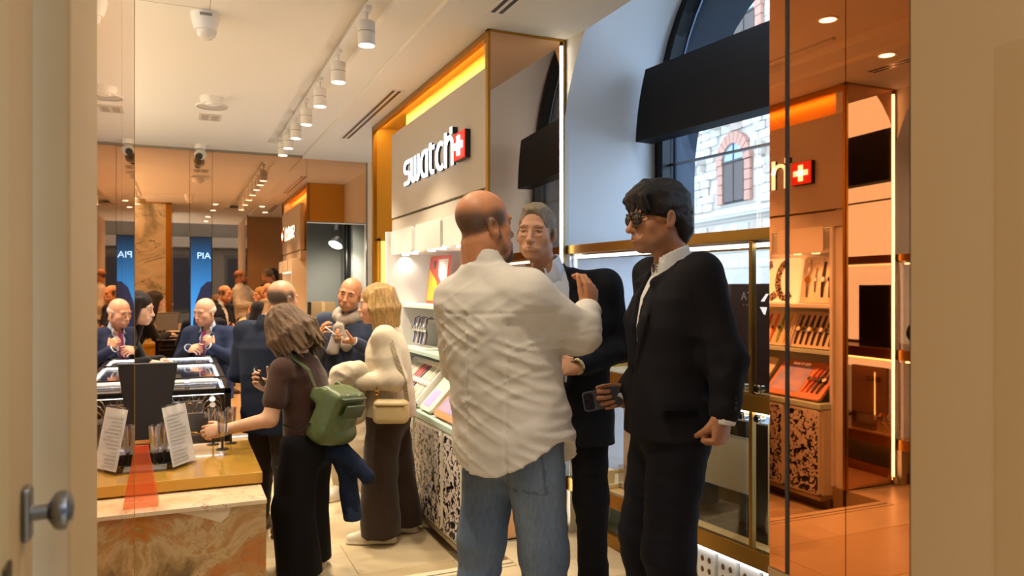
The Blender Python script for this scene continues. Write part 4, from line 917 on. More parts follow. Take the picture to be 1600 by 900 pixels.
# ================================================================ PEOPLE: signed-distance modelling, surface nets
def hexc(c): return np.array(lin(c)[:3], np.float32)
_perm = np.random.default_rng(5).random((64, 64, 64)).astype(np.float32)
def vnoise(P, sc=(1, 1, 1)):
    Q = P*np.asarray(sc, np.float32); I = np.floor(Q).astype(np.int32); f = (Q-I).astype(np.float32); f = f*f*(3-2*f); I &= 63; J = (I+1) & 63
    x0, y0, z0 = I[:, 0], I[:, 1], I[:, 2]; x1, y1, z1 = J[:, 0], J[:, 1], J[:, 2]; a, b, c = f[:, 0], f[:, 1], f[:, 2]; p = _perm
    l0 = (p[x0, y0, z0]*(1-a)+p[x1, y0, z0]*a)*(1-b)+(p[x0, y1, z0]*(1-a)+p[x1, y1, z0]*a)*b
    l1 = (p[x0, y0, z1]*(1-a)+p[x1, y0, z1]*a)*(1-b)+(p[x0, y1, z1]*(1-a)+p[x1, y1, z1]*a)*b
    return l0*(1-c)+l1*c
def ridge(P, sc): return 1-np.abs(2*vnoise(P, sc)-1)
class SDF:
    def __init__(s, lo, hi, h):
        s.lo = np.asarray(lo, np.float32); s.h = h; n = np.ceil((np.asarray(hi)-s.lo)/h).astype(int)+1; s.n = n
        s.D = np.full(n, 9., np.float32); s.C = np.zeros((*n, 3), np.float32)
        s.ax = [s.lo[i]+h*np.arange(n[i], dtype=np.float32) for i in range(3)]
    def sl(s, lo, hi):
        a = np.clip(np.floor((np.asarray(lo)-s.lo)/s.h).astype(int), 0, s.n); b = np.clip(np.ceil((np.asarray(hi)-s.lo)/s.h).astype(int)+1, 0, s.n)
        return tuple(slice(i, j) for i, j in zip(a, b))
    def P(s, q): return s.ax[0][q[0]][:, None, None], s.ax[1][q[1]][None, :, None], s.ax[2][q[2]][None, None, :]
    def add(s, prim, k=.0, col=None, op='u'):
        fn, lo, hi = prim; m = k+2.5*s.h; q = s.sl(np.asarray(lo)-m, np.asarray(hi)+m)
        if any(x.stop <= x.start for x in q): return s
        d = fn(*s.P(q)); D = s.D[q]
        if op == 'u':
            if col is not None:
                kc = max(k*.6, .0015); t = np.clip(.5+.5*(D-d)/kc, 0, 1)[..., None]; s.C[q] += (hexc(col)-s.C[q])*t
            if k > 0:
                hh = np.maximum(k-np.abs(D-d), 0)/k; s.D[q] = np.minimum(D, d)-hh*hh*k*.25
            else: s.D[q] = np.minimum(D, d)
        elif op == 's':
            d = -d
            if k > 0:
                hh = np.maximum(k-np.abs(D-d), 0)/k; s.D[q] = np.maximum(D, d)+hh*hh*k*.25
            else: s.D[q] = np.maximum(D, d)
        elif op == 'p':
            t = np.clip(.5-d/max(k, .001), 0, 1)[..., None]; s.C[q] += (hexc(col)-s.C[q])*t
        return s
    def cut(s, f):      # keep where f(x,y,z) < 0
        d = f(*s.P((slice(None),)*3)); s.D = np.maximum(s.D, np.broadcast_to(d, s.D.shape).astype(np.float32)); return s
    def disp(s, f, band=.03):
        I = np.nonzero(np.abs(s.D) < band)
        P = np.stack([s.ax[k][I[k]] for k in range(3)], 1); s.D[I] += f(P).astype(np.float32); return s
    def tint(s, f, band=.02):
        I = np.nonzero(np.abs(s.D) < band); P = np.stack([s.ax[k][I[k]] for k in range(3)], 1); s.C[I] = f(P, s.C[I]); return s
    def mesh(s):
        D = s.D; S = D < 0; n = s.n
        c = [S[i:n[0]-1+i, j:n[1]-1+j, k:n[2]-1+k] for i in (0, 1) for j in (0, 1) for k in (0, 1)]
        cnt = sum(x.astype(np.int8) for x in c); A = np.nonzero((cnt > 0) & (cnt < 8)); m = len(A[0])
        V = np.stack([D[A[0]+i, A[1]+j, A[2]+k] for i in (0, 1) for j in (0, 1) for k in (0, 1)], 0); off = np.array([(i, j, k) for i in (0, 1) for j in (0, 1) for k in (0, 1)], np.float32)
        pos = np.zeros((m, 3), np.float32); ct = np.zeros(m, np.float32)
        for a in range(8):
            for b in range(a+1, 8):
                if np.abs(off[a]-off[b]).sum() != 1: continue
                msk = (V[a] < 0) != (V[b] < 0); t = np.where(msk, V[a]/np.where(msk, V[a]-V[b], 1), 0)
                pos += np.where(msk[:, None], off[a]+t[:, None]*(off[b]-off[a]), 0); ct += msk
        pos /= ct[:, None]; idx = np.full(n-1, -1, np.int64); idx[A] = np.arange(m)
        I = np.stack(A, 1).astype(np.float32); verts = s.lo+(I+pos)*s.h
        ci = [np.clip(np.round(I[:, k]+pos[:, k]).astype(int), 0, n[k]-1) for k in range(3)]; col = s.C[ci[0], ci[1], ci[2]]
        quads = []
        for ax in range(3):
            o = [(1, 2), (2, 0), (0, 1)][ax]
            s0 = [slice(1, -1)]*3; s1 = [slice(1, -1)]*3; s0[ax] = slice(0, n[ax]-1); s1[ax] = slice(1, n[ax])
            a = S[tuple(s0)]; b = S[tuple(s1)]
            for flip, msk in ((False, a & ~b), (True, ~a & b)):
                E = np.nonzero(msk); E = [E[k]+(0 if k == ax else 1) for k in range(3)]
                def cell(du, dv):
                    q = [e.copy() for e in E]; q[o[0]] -= du; q[o[1]] -= dv; return idx[q[0], q[1], q[2]]
                f = [cell(1, 1), cell(0, 1), cell(0, 0), cell(1, 0)]
                if flip: f = f[::-1]
                quads.append(np.stack(f, 1))
        Q = np.concatenate(quads); Q = Q[(Q >= 0).all(1)]
        return verts, Q, col
def relax(V, Q, it=1, f=.5):
    for _ in range(it):
        acc = np.zeros_like(V); ct = np.zeros(len(V), np.float32)
        for k in range(4):
            a, b = Q[:, k], Q[:, (k+1) % 4]
            for d in range(3): acc[:, d] += np.bincount(a, V[b, d], len(V))+np.bincount(b, V[a, d], len(V))
            ct += np.bincount(a, minlength=len(V))+np.bincount(b, minlength=len(V))
        V = V+(acc/np.maximum(ct, 1)[:, None]-V)*f
    return V
def mesh_obj(name, parts, m, parent=None):
    vs, qs, cs = [], [], []; n = 0
    for V, Q, C in parts: vs.append(V); qs.append(Q+n); cs.append(C); n += len(V)
    V = np.concatenate(vs); Q = np.concatenate(qs); C = np.concatenate(cs)
    me = bpy.data.meshes.new(name); me.vertices.add(len(V)); me.vertices.foreach_set('co', V.astype(np.float32).ravel())
    me.loops.add(Q.size); me.loops.foreach_set('vertex_index', Q.astype(np.int32).ravel()); me.polygons.add(len(Q))
    me.polygons.foreach_set('loop_start', (np.arange(len(Q))*4).astype(np.int32)); me.update(calc_edges=True)
    me.polygons.foreach_set('use_smooth', np.ones(len(Q), bool))
    a = me.color_attributes.new('Col', 'FLOAT_COLOR', 'POINT'); a.data.foreach_set('color', np.concatenate([C, np.ones((len(C), 1), np.float32)], 1).astype(np.float32).ravel())
    me.materials.append(M[m] if isinstance(m, str) else m); me.validate()
    o = bpy.data.objects.new(name, me); COL.objects.link(o)
    if parent is not None: o.parent = parent
    return o
A3 = lambda p: np.asarray(p, np.float32)
def ell(c, r, Rm=None):
    c = A3(c); r = A3(r); mr = r.max() if Rm is not None else r
    def f(x, y, z):
        x = x-c[0]; y = y-c[1]; z = z-c[2]
        if Rm is not None:
            M_ = np.asarray(Rm, np.float32); x, y, z = (M_[0, 0]*x+M_[1, 0]*y+M_[2, 0]*z, M_[0, 1]*x+M_[1, 1]*y+M_[2, 1]*z, M_[0, 2]*x+M_[1, 2]*y+M_[2, 2]*z)
        k0 = np.sqrt((x/r[0])**2+(y/r[1])**2+(z/r[2])**2); k1 = np.sqrt((x/r[0]**2)**2+(y/r[1]**2)**2+(z/r[2]**2)**2)
        return k0*(k0-1)/np.maximum(k1, 1e-6)
    return f, c-mr, c+mr
def cap(a, b, ra, rb=None, sq=None):
    rb = ra if rb is None else rb; a = A3(a); b = A3(b); ba = b-a; L2 = max(float(ba@ba), 1e-9)
    def f(x, y, z):
        px, py, pz = x-a[0], y-a[1], z-a[2]; t = np.clip((px*ba[0]+py*ba[1]+pz*ba[2])/L2, 0, 1)
        px, py, pz = px-ba[0]*t, py-ba[1]*t, pz-ba[2]*t; q = px*px+py*py+pz*pz
        if sq is not None:
            n, k = sq; cmp_ = px*n[0]+py*n[1]+pz*n[2]; q = q+cmp_*cmp_*(1/k**2-1)
        return np.sqrt(q)-(ra+(rb-ra)*t)
    m = max(ra, rb); return f, np.minimum(a, b)-m, np.maximum(a, b)+m
def loft(secs, n=2.2):
    """stacked ellipses: (z, cx, cy, rx, ry)"""
    S_ = np.array(sorted(secs), np.float32); Z = S_[:, 0]
    def f(x, y, z):
        zz = np.clip(z, Z[0], Z[-1]); cx, cy, rx, ry = (np.interp(zz, Z, S_[:, k]).astype(np.float32) for k in (1, 2, 3, 4))
        q = (np.abs((x-cx)/rx)**n+np.abs((y-cy)/ry)**n)**(1/n); d = (q-1)*np.minimum(rx, ry); return np.maximum(d, np.abs(z-(Z[0]+Z[-1])/2)-(Z[-1]-Z[0])/2)
    return f, A3([(S_[:, 1]-S_[:, 3]).min(), (S_[:, 2]-S_[:, 4]).min(), Z[0]]), A3([(S_[:, 1]+S_[:, 3]).max(), (S_[:, 2]+S_[:, 4]).max(), Z[-1]])
def rbox(c, hs, r, Rm=None):
    c = A3(c); hs = A3(hs)
    def f(x, y, z):
        x = x-c[0]; y = y-c[1]; z = z-c[2]
        if Rm is not None:
            M_ = np.asarray(Rm, np.float32); x, y, z = (M_[0, 0]*x+M_[1, 0]*y+M_[2, 0]*z, M_[0, 1]*x+M_[1, 1]*y+M_[2, 1]*z, M_[0, 2]*x+M_[1, 2]*y+M_[2, 2]*z)
        qx, qy, qz = np.abs(x)-hs[0]+r, np.abs(y)-hs[1]+r, np.abs(z)-hs[2]+r
        return np.sqrt(np.maximum(qx, 0)**2+np.maximum(qy, 0)**2+np.maximum(qz, 0)**2)+np.minimum(np.maximum(qx, np.maximum(qy, qz)), 0)-r
    m = np.linalg.norm(hs) if Rm is not None else hs; return f, c-m, c+m
def rotm(yaw=0, pitch=0, roll=0):   # yaw about z (left positive), pitch nods forward (down), roll tips towards the right shoulder
    return np.array((Matrix.Rotation(R(yaw), 3, 'Z') @ Matrix.Rotation(R(-pitch), 3, 'X') @ Matrix.Rotation(R(roll), 3, 'Y')), np.float32)
unit = lambda v: A3(v)/np.linalg.norm(v)

# ---- head, in its own frame: origin between the ears at eye height, +y face, +x its right
def head(skin, lip, h=.0035, male=True, brow='#4a3526', brow_h=1, stubble=None, scalp=None, beard=None, eye='#4a3524', smile=0, age=0, neck=None, neck_r=.058, w=1.0, fat=0, eyes_open=1, jaw=1.0, nose=1.0):
    lo = (-.105, -.135, -.26); hi = (.105, .15, .145); S = SDF(lo, hi, h); a = S.add
    a(ell((0, -.010, .034), (.077*w, .098, .088)), 0, skin)
    a(ell((0, .030, -.040), (.064*w, .060, .078)), .03, skin)
    a(ell((0, .036, -.082), (.050*w*jaw+fat*.4, .048, .036)), .03, skin)
    for s in (-1, 1):
        a(ell((s*.050*w, .002, -.062), (.020+fat*.3, .034, .030)), .03, skin)
        a(ell((s*.043*w, .060, -.026), (.022, .020, .020)), .032, skin)
        a(ell((s*.028, .083, .024), (.026, .009, .009)), .022, skin)
        if fat: a(ell((s*.045, .045, -.075), (.02+fat*.5, .03, .03)), .03, skin)
    a(ell((0, .077, -.104), (.021*jaw, .018, .016)), .025, skin)
    for s in (-1, 1):
        a(ell((s*.033, .103, .002), (.021, .018, .0125)), .016, skin, 's')
        a(ell((s*.032, .0735, .002), (.0115, .0115, .0115)), .002, '#8a5a48')
        a(cap((s*.018, .0840, .0080*eyes_open), (s*.046, .0795, .0060*eyes_open), .0056, .0052), .005, skin)
        a(cap((s*.019, .0838, -.0072), (s*.045, .0785, -.0070), .0042, .004), .006, skin)
        a(cap((s*.018, .0895, .0042), (s*.046, .084, .0030), .0015), .002, '#3a2418', 'p')
    a(cap((0, .088, .014), (0, .112*nose+.0, -.034), .0075, .0105), .014, skin)
    a(ell((0, .1125*nose, -.036), (.0125, .0125, .0105)), .008, skin)
    for s in (-1, 1):
        a(ell((s*.0125, .099, -.039), (.0085, .011, .0085)), .007, skin); a(ell((s*.006, .106, -.0475), (.0035, .005, .003)), .003, '#5a2f24', 's')
        a(ell((s*.006, .108, -.0455), (.004, .006, .003)), .002, '#6b3a2c', 'p')
    mw = .026+.005*smile
    a(ell((0, .086, -.070), (.034, .022, .020)), .02, skin)
    up = .006*smile
    for s in (-1, 1):
        a(cap((0, .1045, -.0655), (s*mw, .090, -.068+up), .0045, .0025), .005, lip)
        a(cap((0, .1030, -.0765), (s*mw*.9, .089, -.071+up), .0055, .003), .005, lip)
        a(cap((0, .110, -.0708), (s*(mw+.002), .093, -.0693+up), .0022, .0018), .002, '#6a3128', 's'); a(cap((0, .1065, -.0708), (s*(mw+.002), .092, -.0693+up), .0022, .0014), .002, '#5a2a22', 'p')
        if smile: a(cap((s*.022, .095, -.040), (s*.034, .086, -.062), .0030, .002), .010, skin, 's'); a(ell((s*.042, .070, -.040), (.016, .014, .014)), .015, skin)
        if age: a(cap((s*.021, .1010, -.040), (s*.029, .0945, -.058), .0022, .0015), .012, skin, 's'); a(ell((s*.034, .085, -.016), (.012, .006, .004)), .008, skin)
    if smile > 1: a(ell((0, .1025, -.0700), (mw*.75, .006, .0035)), .001, '#efe8df', 'p')
    for s in (-1, 1):   # ears
        Re = rotm(0, -10, 0) @ np.array(Matrix.Rotation(R(s*-18), 3, 'Z'), np.float32)
        a(ell((s*.081*w, -.010, -.012), (.0085, .020, .033), Re), .010, skin)
        a(ell((s*.090*w, -.006, -.008), (.0065, .011, .020), Re), .004, skin, 's'); a(ell((s*.082*w, .000, -.036), (.007, .010, .010)), .006, skin)
    nk = A3(neck if neck is not None else (0, -.045, -.23))
    a(cap((0, -.022, -.075), nk, neck_r*.95, neck_r*1.08), .03, skin)
    if male: a(ell((0, .018, -.155), (.012, .014, .016)), .02, skin)
    # colour: brows, stubble, scalp
    if scalp:
        c, shape = scalp
        for prim in shape: a(prim, .028, c, 'p')
    if stubble:
        for s in (-1, 1): a(cap((s*.060, .0, -.055), (s*.045, .045, -.10), .024, .03), .03, stubble, 'p')
        a(ell((0, .075, -.098), (.05, .045, .035)), .03, stubble, 'p'); a(ell((0, .098, -.058), (.03, .012, .008)), .012, stubble, 'p')
    for s in (-1, 1):
        a(cap((s*.013, .093, .0240), (s*.033, .091, .0270), .0045*brow_h, .0042*brow_h), .005, brow, 'p'); a(cap((s*.033, .091, .0270), (s*.050, .078, .0220), .0042*brow_h, .0025*brow_h), .005, brow, 'p')
    for s in (-1, 1):
        a(cap((0, .1035, -.0650), (s*mw*.85, .092, -.0680+up), .0042, .0022), .003, lip, 'p'); a(cap((0, .102, -.0770), (s*mw*.8, .091, -.0720+up), .005, .0028), .003, lip, 'p')
    a(ell((0, .115, -.036), (.012, .012, .010)), .02, skin, 'p')
    if beard:
        for s in (-1, 1): a(cap((s*.070*w, .012, -.030), (s*.058, .034, -.090), .010, .022), .012, beard)
        a(ell((0, .072, -.110), (.050, .042, .036)), .02, beard)
        for s in (-1, 1): a(cap((s*.004, .104, -.057), (s*.034, .088, -.072), .006, .008), .006, beard); a(cap((s*.034, .088, -.072), (s*.034, .085, -.095), .008, .012), .01, beard)
        for s in (-1, 1): a(cap((0, .1075, -.0650), (s*mw*.8, .096, -.0690), .0040, .0022), .002, lip); a(cap((0, .1060, -.0765), (s*mw*.75, .094, -.0730), .0046, .0026), .002, lip)
        S.disp(lambda P: .0022*(vnoise(P, (260, 260, 130))-.5)*((P[:, 2] < -.04) & (P[:, 1] > .0)), .01)
    return S
def xf(part, Rm, t):
    V, Q, C = part; return (V @ np.asarray(Rm, np.float32).T+A3(t)).astype(np.float32), Q, C
# ---- hand: wrist point, finger direction, palm normal; curls per finger (thumb first), 0 open .. 1 fist
def hand(skin, wrist, f, n, side, curl, forearm=None, h=.003, sc=1.0, spread=.06, thumb=(.55, .75, .35), nails='#e3b9a2', extra=None):
    f = unit(f); n = A3(n); n = unit(n-f*(n@f)); t = np.cross(f, n) if side == 'R' else np.cross(n, f); w = A3(wrist)
    pt = lambda a, b, c: w+sc*(f*a+t*b+n*c)
    prims = []
    Rm = np.stack([f, t, n], 1)
    prims.append((ell(pt(.052, .0, 0), sc*A3((.050, .041, .0155)), Rm), .012))
    prims.append((ell(pt(.038, .022, .008), sc*A3((.030, .018, .016)), Rm), .012)); prims.append((ell(pt(.036, -.024, .006), sc*A3((.034, .015, .014)), Rm), .012))
    fa = A3(forearm) if forearm is not None else w-f*.12
    prims.append((cap(pt(.012, 0, 0), fa, sc*.026, sc*.036, (n, .78)), .02))
    mc = [(.090, .031), (.096, .010), (.090, -.011), (.080, -.030)]; ln = [(.042, .026, .021), (.046, .030, .022), (.043, .028, .021), (.033, .021, .018)]; rr = [.0092, .0095, .0090, .0078]; tips = []
    for i in range(4):
        p = pt(mc[i][0], mc[i][1], 0); c = curl[i+1]; ang = 0; sp = (1.5-i)*spread
        prims.append((cap(pt(.04, mc[i][1]*.7, -.002), p, sc*.010, sc*rr[i]*1.08), .010))
        d0 = unit(f+t*sp)
        for k, (L_, mx) in enumerate(zip(ln[i], (80, 95, 60))):
            ang += R(mx)*c+R(4); d = d0*math.cos(ang)+n*math.sin(ang); q = p+d*L_*sc
            r0 = sc*rr[i]*(1-.07*k); prims.append((cap(p, q, r0, r0*.93), .0025)); p = q
        tips.append((p, d, rr[i]))
    p = pt(.022, .030, .006); d = unit(f*thumb[0]+t*thumb[1]+n*thumb[2]); d2 = unit(d+f*.25*(1-curl[0])+n*.9*curl[0]-t*.5*curl[0]); d3 = unit(d2+n*.5*curl[0]-t*.5*curl[0])
    prims.append((cap(pt(.018, .018, .004), p, sc*.015, sc*.0135), .012))
    for k, (dd, L_, r0) in enumerate(((d, .040, .0128), (d2, .032, .0108), (d3, .026, .0098))):
        q = p+dd*L_*sc; prims.append((cap(p, q, sc*r0, sc*r0*.9), .006 if k == 0 else .003)); p = q
    tips.append((p, d3, .0098))
    lo = np.min([np.asarray(q[0][1]) for q in prims], 0)-.008; hi = np.max([np.asarray(q[0][2]) for q in prims], 0)+.008
    S = SDF(lo, hi, h)
    for q, k in prims: S.add(q, k*sc, skin)
    V, Q, C = S.mesh(); return relax(V, Q, 1, .3), Q, C
M['skin'] = mat('skin', '#ffffff', .48, attr=True, noise=.06, nscale=45, bump=.05, bscale=220, spec=.4, sub=.12)
M['cloth'] = mat('cloth', '#ffffff', .85, attr=True, noise=.05, nscale=160, bump=.10, bscale=420, spec=.25, sheen=.15)
M['suit'] = mat('suit_wool', '#ffffff', .8, attr=True, noise=.06, nscale=200, bump=.08, bscale=500, spec=.2)
M['linen'] = mat('linen', '#ffffff', .8, attr=True, noise=.03, nscale=160, bump=.06, bscale=420, stretch=(1, 1, 3.5), spec=.2, sheen=.1)
M['denim'] = mat('denim', '#ffffff', .85, attr=True, noise=.16, nscale=90, bump=.15, bscale=380, stretch=(1, 1, .35), spec=.2)
M['hairm'] = mat('hair', '#ffffff', .45, attr=True, noise=.40, nscale=130, bump=.7, bscale=170, stretch=(2.2, 2.2, .16), spec=.4)
M['shoe'] = mat('shoe_leather', '#ffffff', .45, attr=True, bump=.04, bscale=120)
M['shine'] = mat('smooth_leather', '#ffffff', .4, attr=True, noise=.04, nscale=30, bump=.06, bscale=180)
def place(o, root, al, z0=0):
    o.location = (root[0], root[1], z0); o.rotation_euler = (0, 0, -R(al))
def person(root, z0, al, label, parts):
    o = mesh_obj('person', parts, 'skin'); place(o, root, al, z0); tag(o, label, 'person'); return o
def coarse_body(pts, col):   # covered limbs and trunk that carry head and hands
    prims = [cap(a, b, ra, rb) for a, b, ra, rb in pts]
    lo = np.min([p[1] for p in prims], 0)-.03; hi = np.max([p[2] for p in prims], 0)+.03; S = SDF(lo, hi, .016)
    for p in prims: S.add(p, .03, col)
    return S.mesh()
def skeleton(hip, kn, an, neck, sh, el, wr, skin, tr=.10):
    """hip centre, (L,R) knees, ankles, neck base, shoulders, elbows, wrists"""
    hip = A3(hip); nb = A3(neck); pts = [(hip, hip+(nb-hip)*.9, tr, tr*.8)]
    for i in (0, 1):
        hj = hip+A3((-.08 if i == 0 else .08, 0, -.02)); pts += [(hj, kn[i], .06, .045), (kn[i], an[i], .042, .035), (nb*.8+A3(sh[i])*.2-A3((0, 0, .03)), sh[i], .04, .038), (sh[i], el[i], .036, .032), (el[i], wr[i], .030, .024)]
    return coarse_body(pts, skin)
def garment(name, lo, hi, h, prims, m, root, cutf=None, dispf=None, tintf=None, smooth=1, post=None):
    S = SDF(lo, hi, h)
    for p in prims: S.add(p[0], p[1], p[2], p[3] if len(p) > 3 else 'u')
    if cutf: S.cut(cutf)
    if dispf: S.disp(dispf)
    if tintf: S.tint(tintf)
    V, Q, C = S.mesh(); V = relax(V, Q, smooth, .4)
    return mesh_obj(name, [(V, Q, C)], m, root)
def shoe(S, ank, toe_dir, col, sole, L_=.27, w=.048, hgt=.05):
    a = A3((ank[0], ank[1], 0)); d = unit((toe_dir[0], toe_dir[1], 0)); heel = a-d*.06; ball = a+d*.10; toe = a+d*(L_-.09)
    S.add(cap(heel+A3((0, 0, .045)), ball+A3((0, 0, .040)), .043, w*.92), .01, col); S.add(cap(ball+A3((0, 0, .038)), toe+A3((0, 0, .030)), w*.92, .033), .02, col)
    S.add(cap(a+A3((0, 0, .05)), a+A3((0, 0, .13)), .046, .045), .03, col); S.add(ell(a+d*.06+A3((0, 0, .075)), (.038, .05, .035)), .03, col)
    S.add(cap(heel+A3((0, 0, .012)), ball+A3((0, 0, .012)), .045, w, (A3((0, 0, 1)), .34)), .003, sole); S.add(cap(ball+A3((0, 0, .012)), toe+A3((0, 0, .012)), w, .038, (A3((0, 0, 1)), .34)), .003, sole)
def shoes(root, an, dirs, col, sole, h=.006, name='shoe', m='shoe', hgt=.05):
    out = []
    for i in (0, 1):
        S = SDF((an[i][0]-.24, an[i][1]-.24, -.01), (an[i][0]+.24, an[i][1]+.24, .19), h); shoe(S, an[i], dirs[i], col, sole); S.cut(lambda x, y, z: np.maximum(.001-z, z-.115)+0*x+0*y)
        out.append(mesh_obj(name, [S.mesh()], m, root))
    return out
def legprims(hip, kn, an, rs, col, seat=None):
    hip = A3(hip); P_ = []
    P_.append((ell(hip+A3((0, -.01, -.0)), seat or (.175, .125, .13)), .0, col))
    for i in (0, 1):
        s = -1 if i == 0 else 1; hj = hip+A3((s*.085, 0, -.04)); P_ += [(cap(hj, kn[i], rs[0], rs[1]), .04, col), (cap(kn[i], an[i], rs[1], rs[2]), .03, col)]
    return P_
def legfolds(an, amp=.006, kz=.48):
    def f(P): 
        z = P[:, 2]; w_ = np.exp(-((z-kz)/.12)**2)+1.3*np.exp(-((z-.12)/.10)**2)+.35
        return -amp*w_*(ridge(P+.3, (5, 5, 17))-.55)-amp*.5*(ridge(P, (11, 11, 22))-.5)
    return f
def headpos(part_list, hc, Rm): return [xf(p, Rm, hc) for p in part_list]
def to_head(p, hc, Rm): return np.asarray(Rm, np.float32).T @ (A3(p)-A3(hc))
def eyeball(s, w, col, look=(0, 0)):
    nu, nv = 20, 14; V = []; C = []; ex = rotm(look[0], look[1], 0)
    for j in range(nv+1):
        th = math.pi*(j/nv)**1.15
        for i in range(nu):
            ph = 2*math.pi*i/nu; d = ex @ A3((math.sin(th)*math.cos(ph), math.cos(th), math.sin(th)*math.sin(ph)))
            V.append(A3((s*.032, .0738, .0015))+d*.0128); a_ = math.degrees(th); C.append(hexc('#0c0908' if a_ < 13 else col if a_ < 31 else '#cfc4ba'))
    Q = [(j*nu+i, j*nu+(i+1) % nu, (j+1)*nu+(i+1) % nu, (j+1)*nu+i) for j in range(nv) for i in range(nu)]
    return A3(V), np.array(Q, np.int64), A3(C)
def make_head(hc, Rm, neckbase, look=(0, 0), **kw):
    S = head(neck=to_head(neckbase, hc, Rm), **kw); V, Q, C = S.mesh(); p = [(relax(V, Q, 1, .25), Q, C)]+[eyeball(s, 1, kw.get('eye', '#3a2a1c'), look) for s in (-1, 1)]
    n = 0; vs, qs, cs = [], [], []
    for v, q, c in p: vs.append(v); qs.append(q+n); cs.append(c); n += len(v)
    return xf((np.concatenate(vs), np.concatenate(qs), np.concatenate(cs)), Rm, hc)
def hair_obj(S, hc, Rm, root, name='hair', it=0):
    V, Q, C = S.mesh()
    if it: V = relax(V, Q, it, .3)
    return mesh_obj(name, [xf((V, Q, C), Rm, hc)], 'hairm', root)
# ================================================================ THE PEOPLE
UPZ = UP
SKIN1, SKIN2, SKIN3, SKIN4 = '#c08a66', '#cf9c7c', '#b67f58', '#d8ab8c'
def G(v, w): return np.exp(-(v/w)**2)
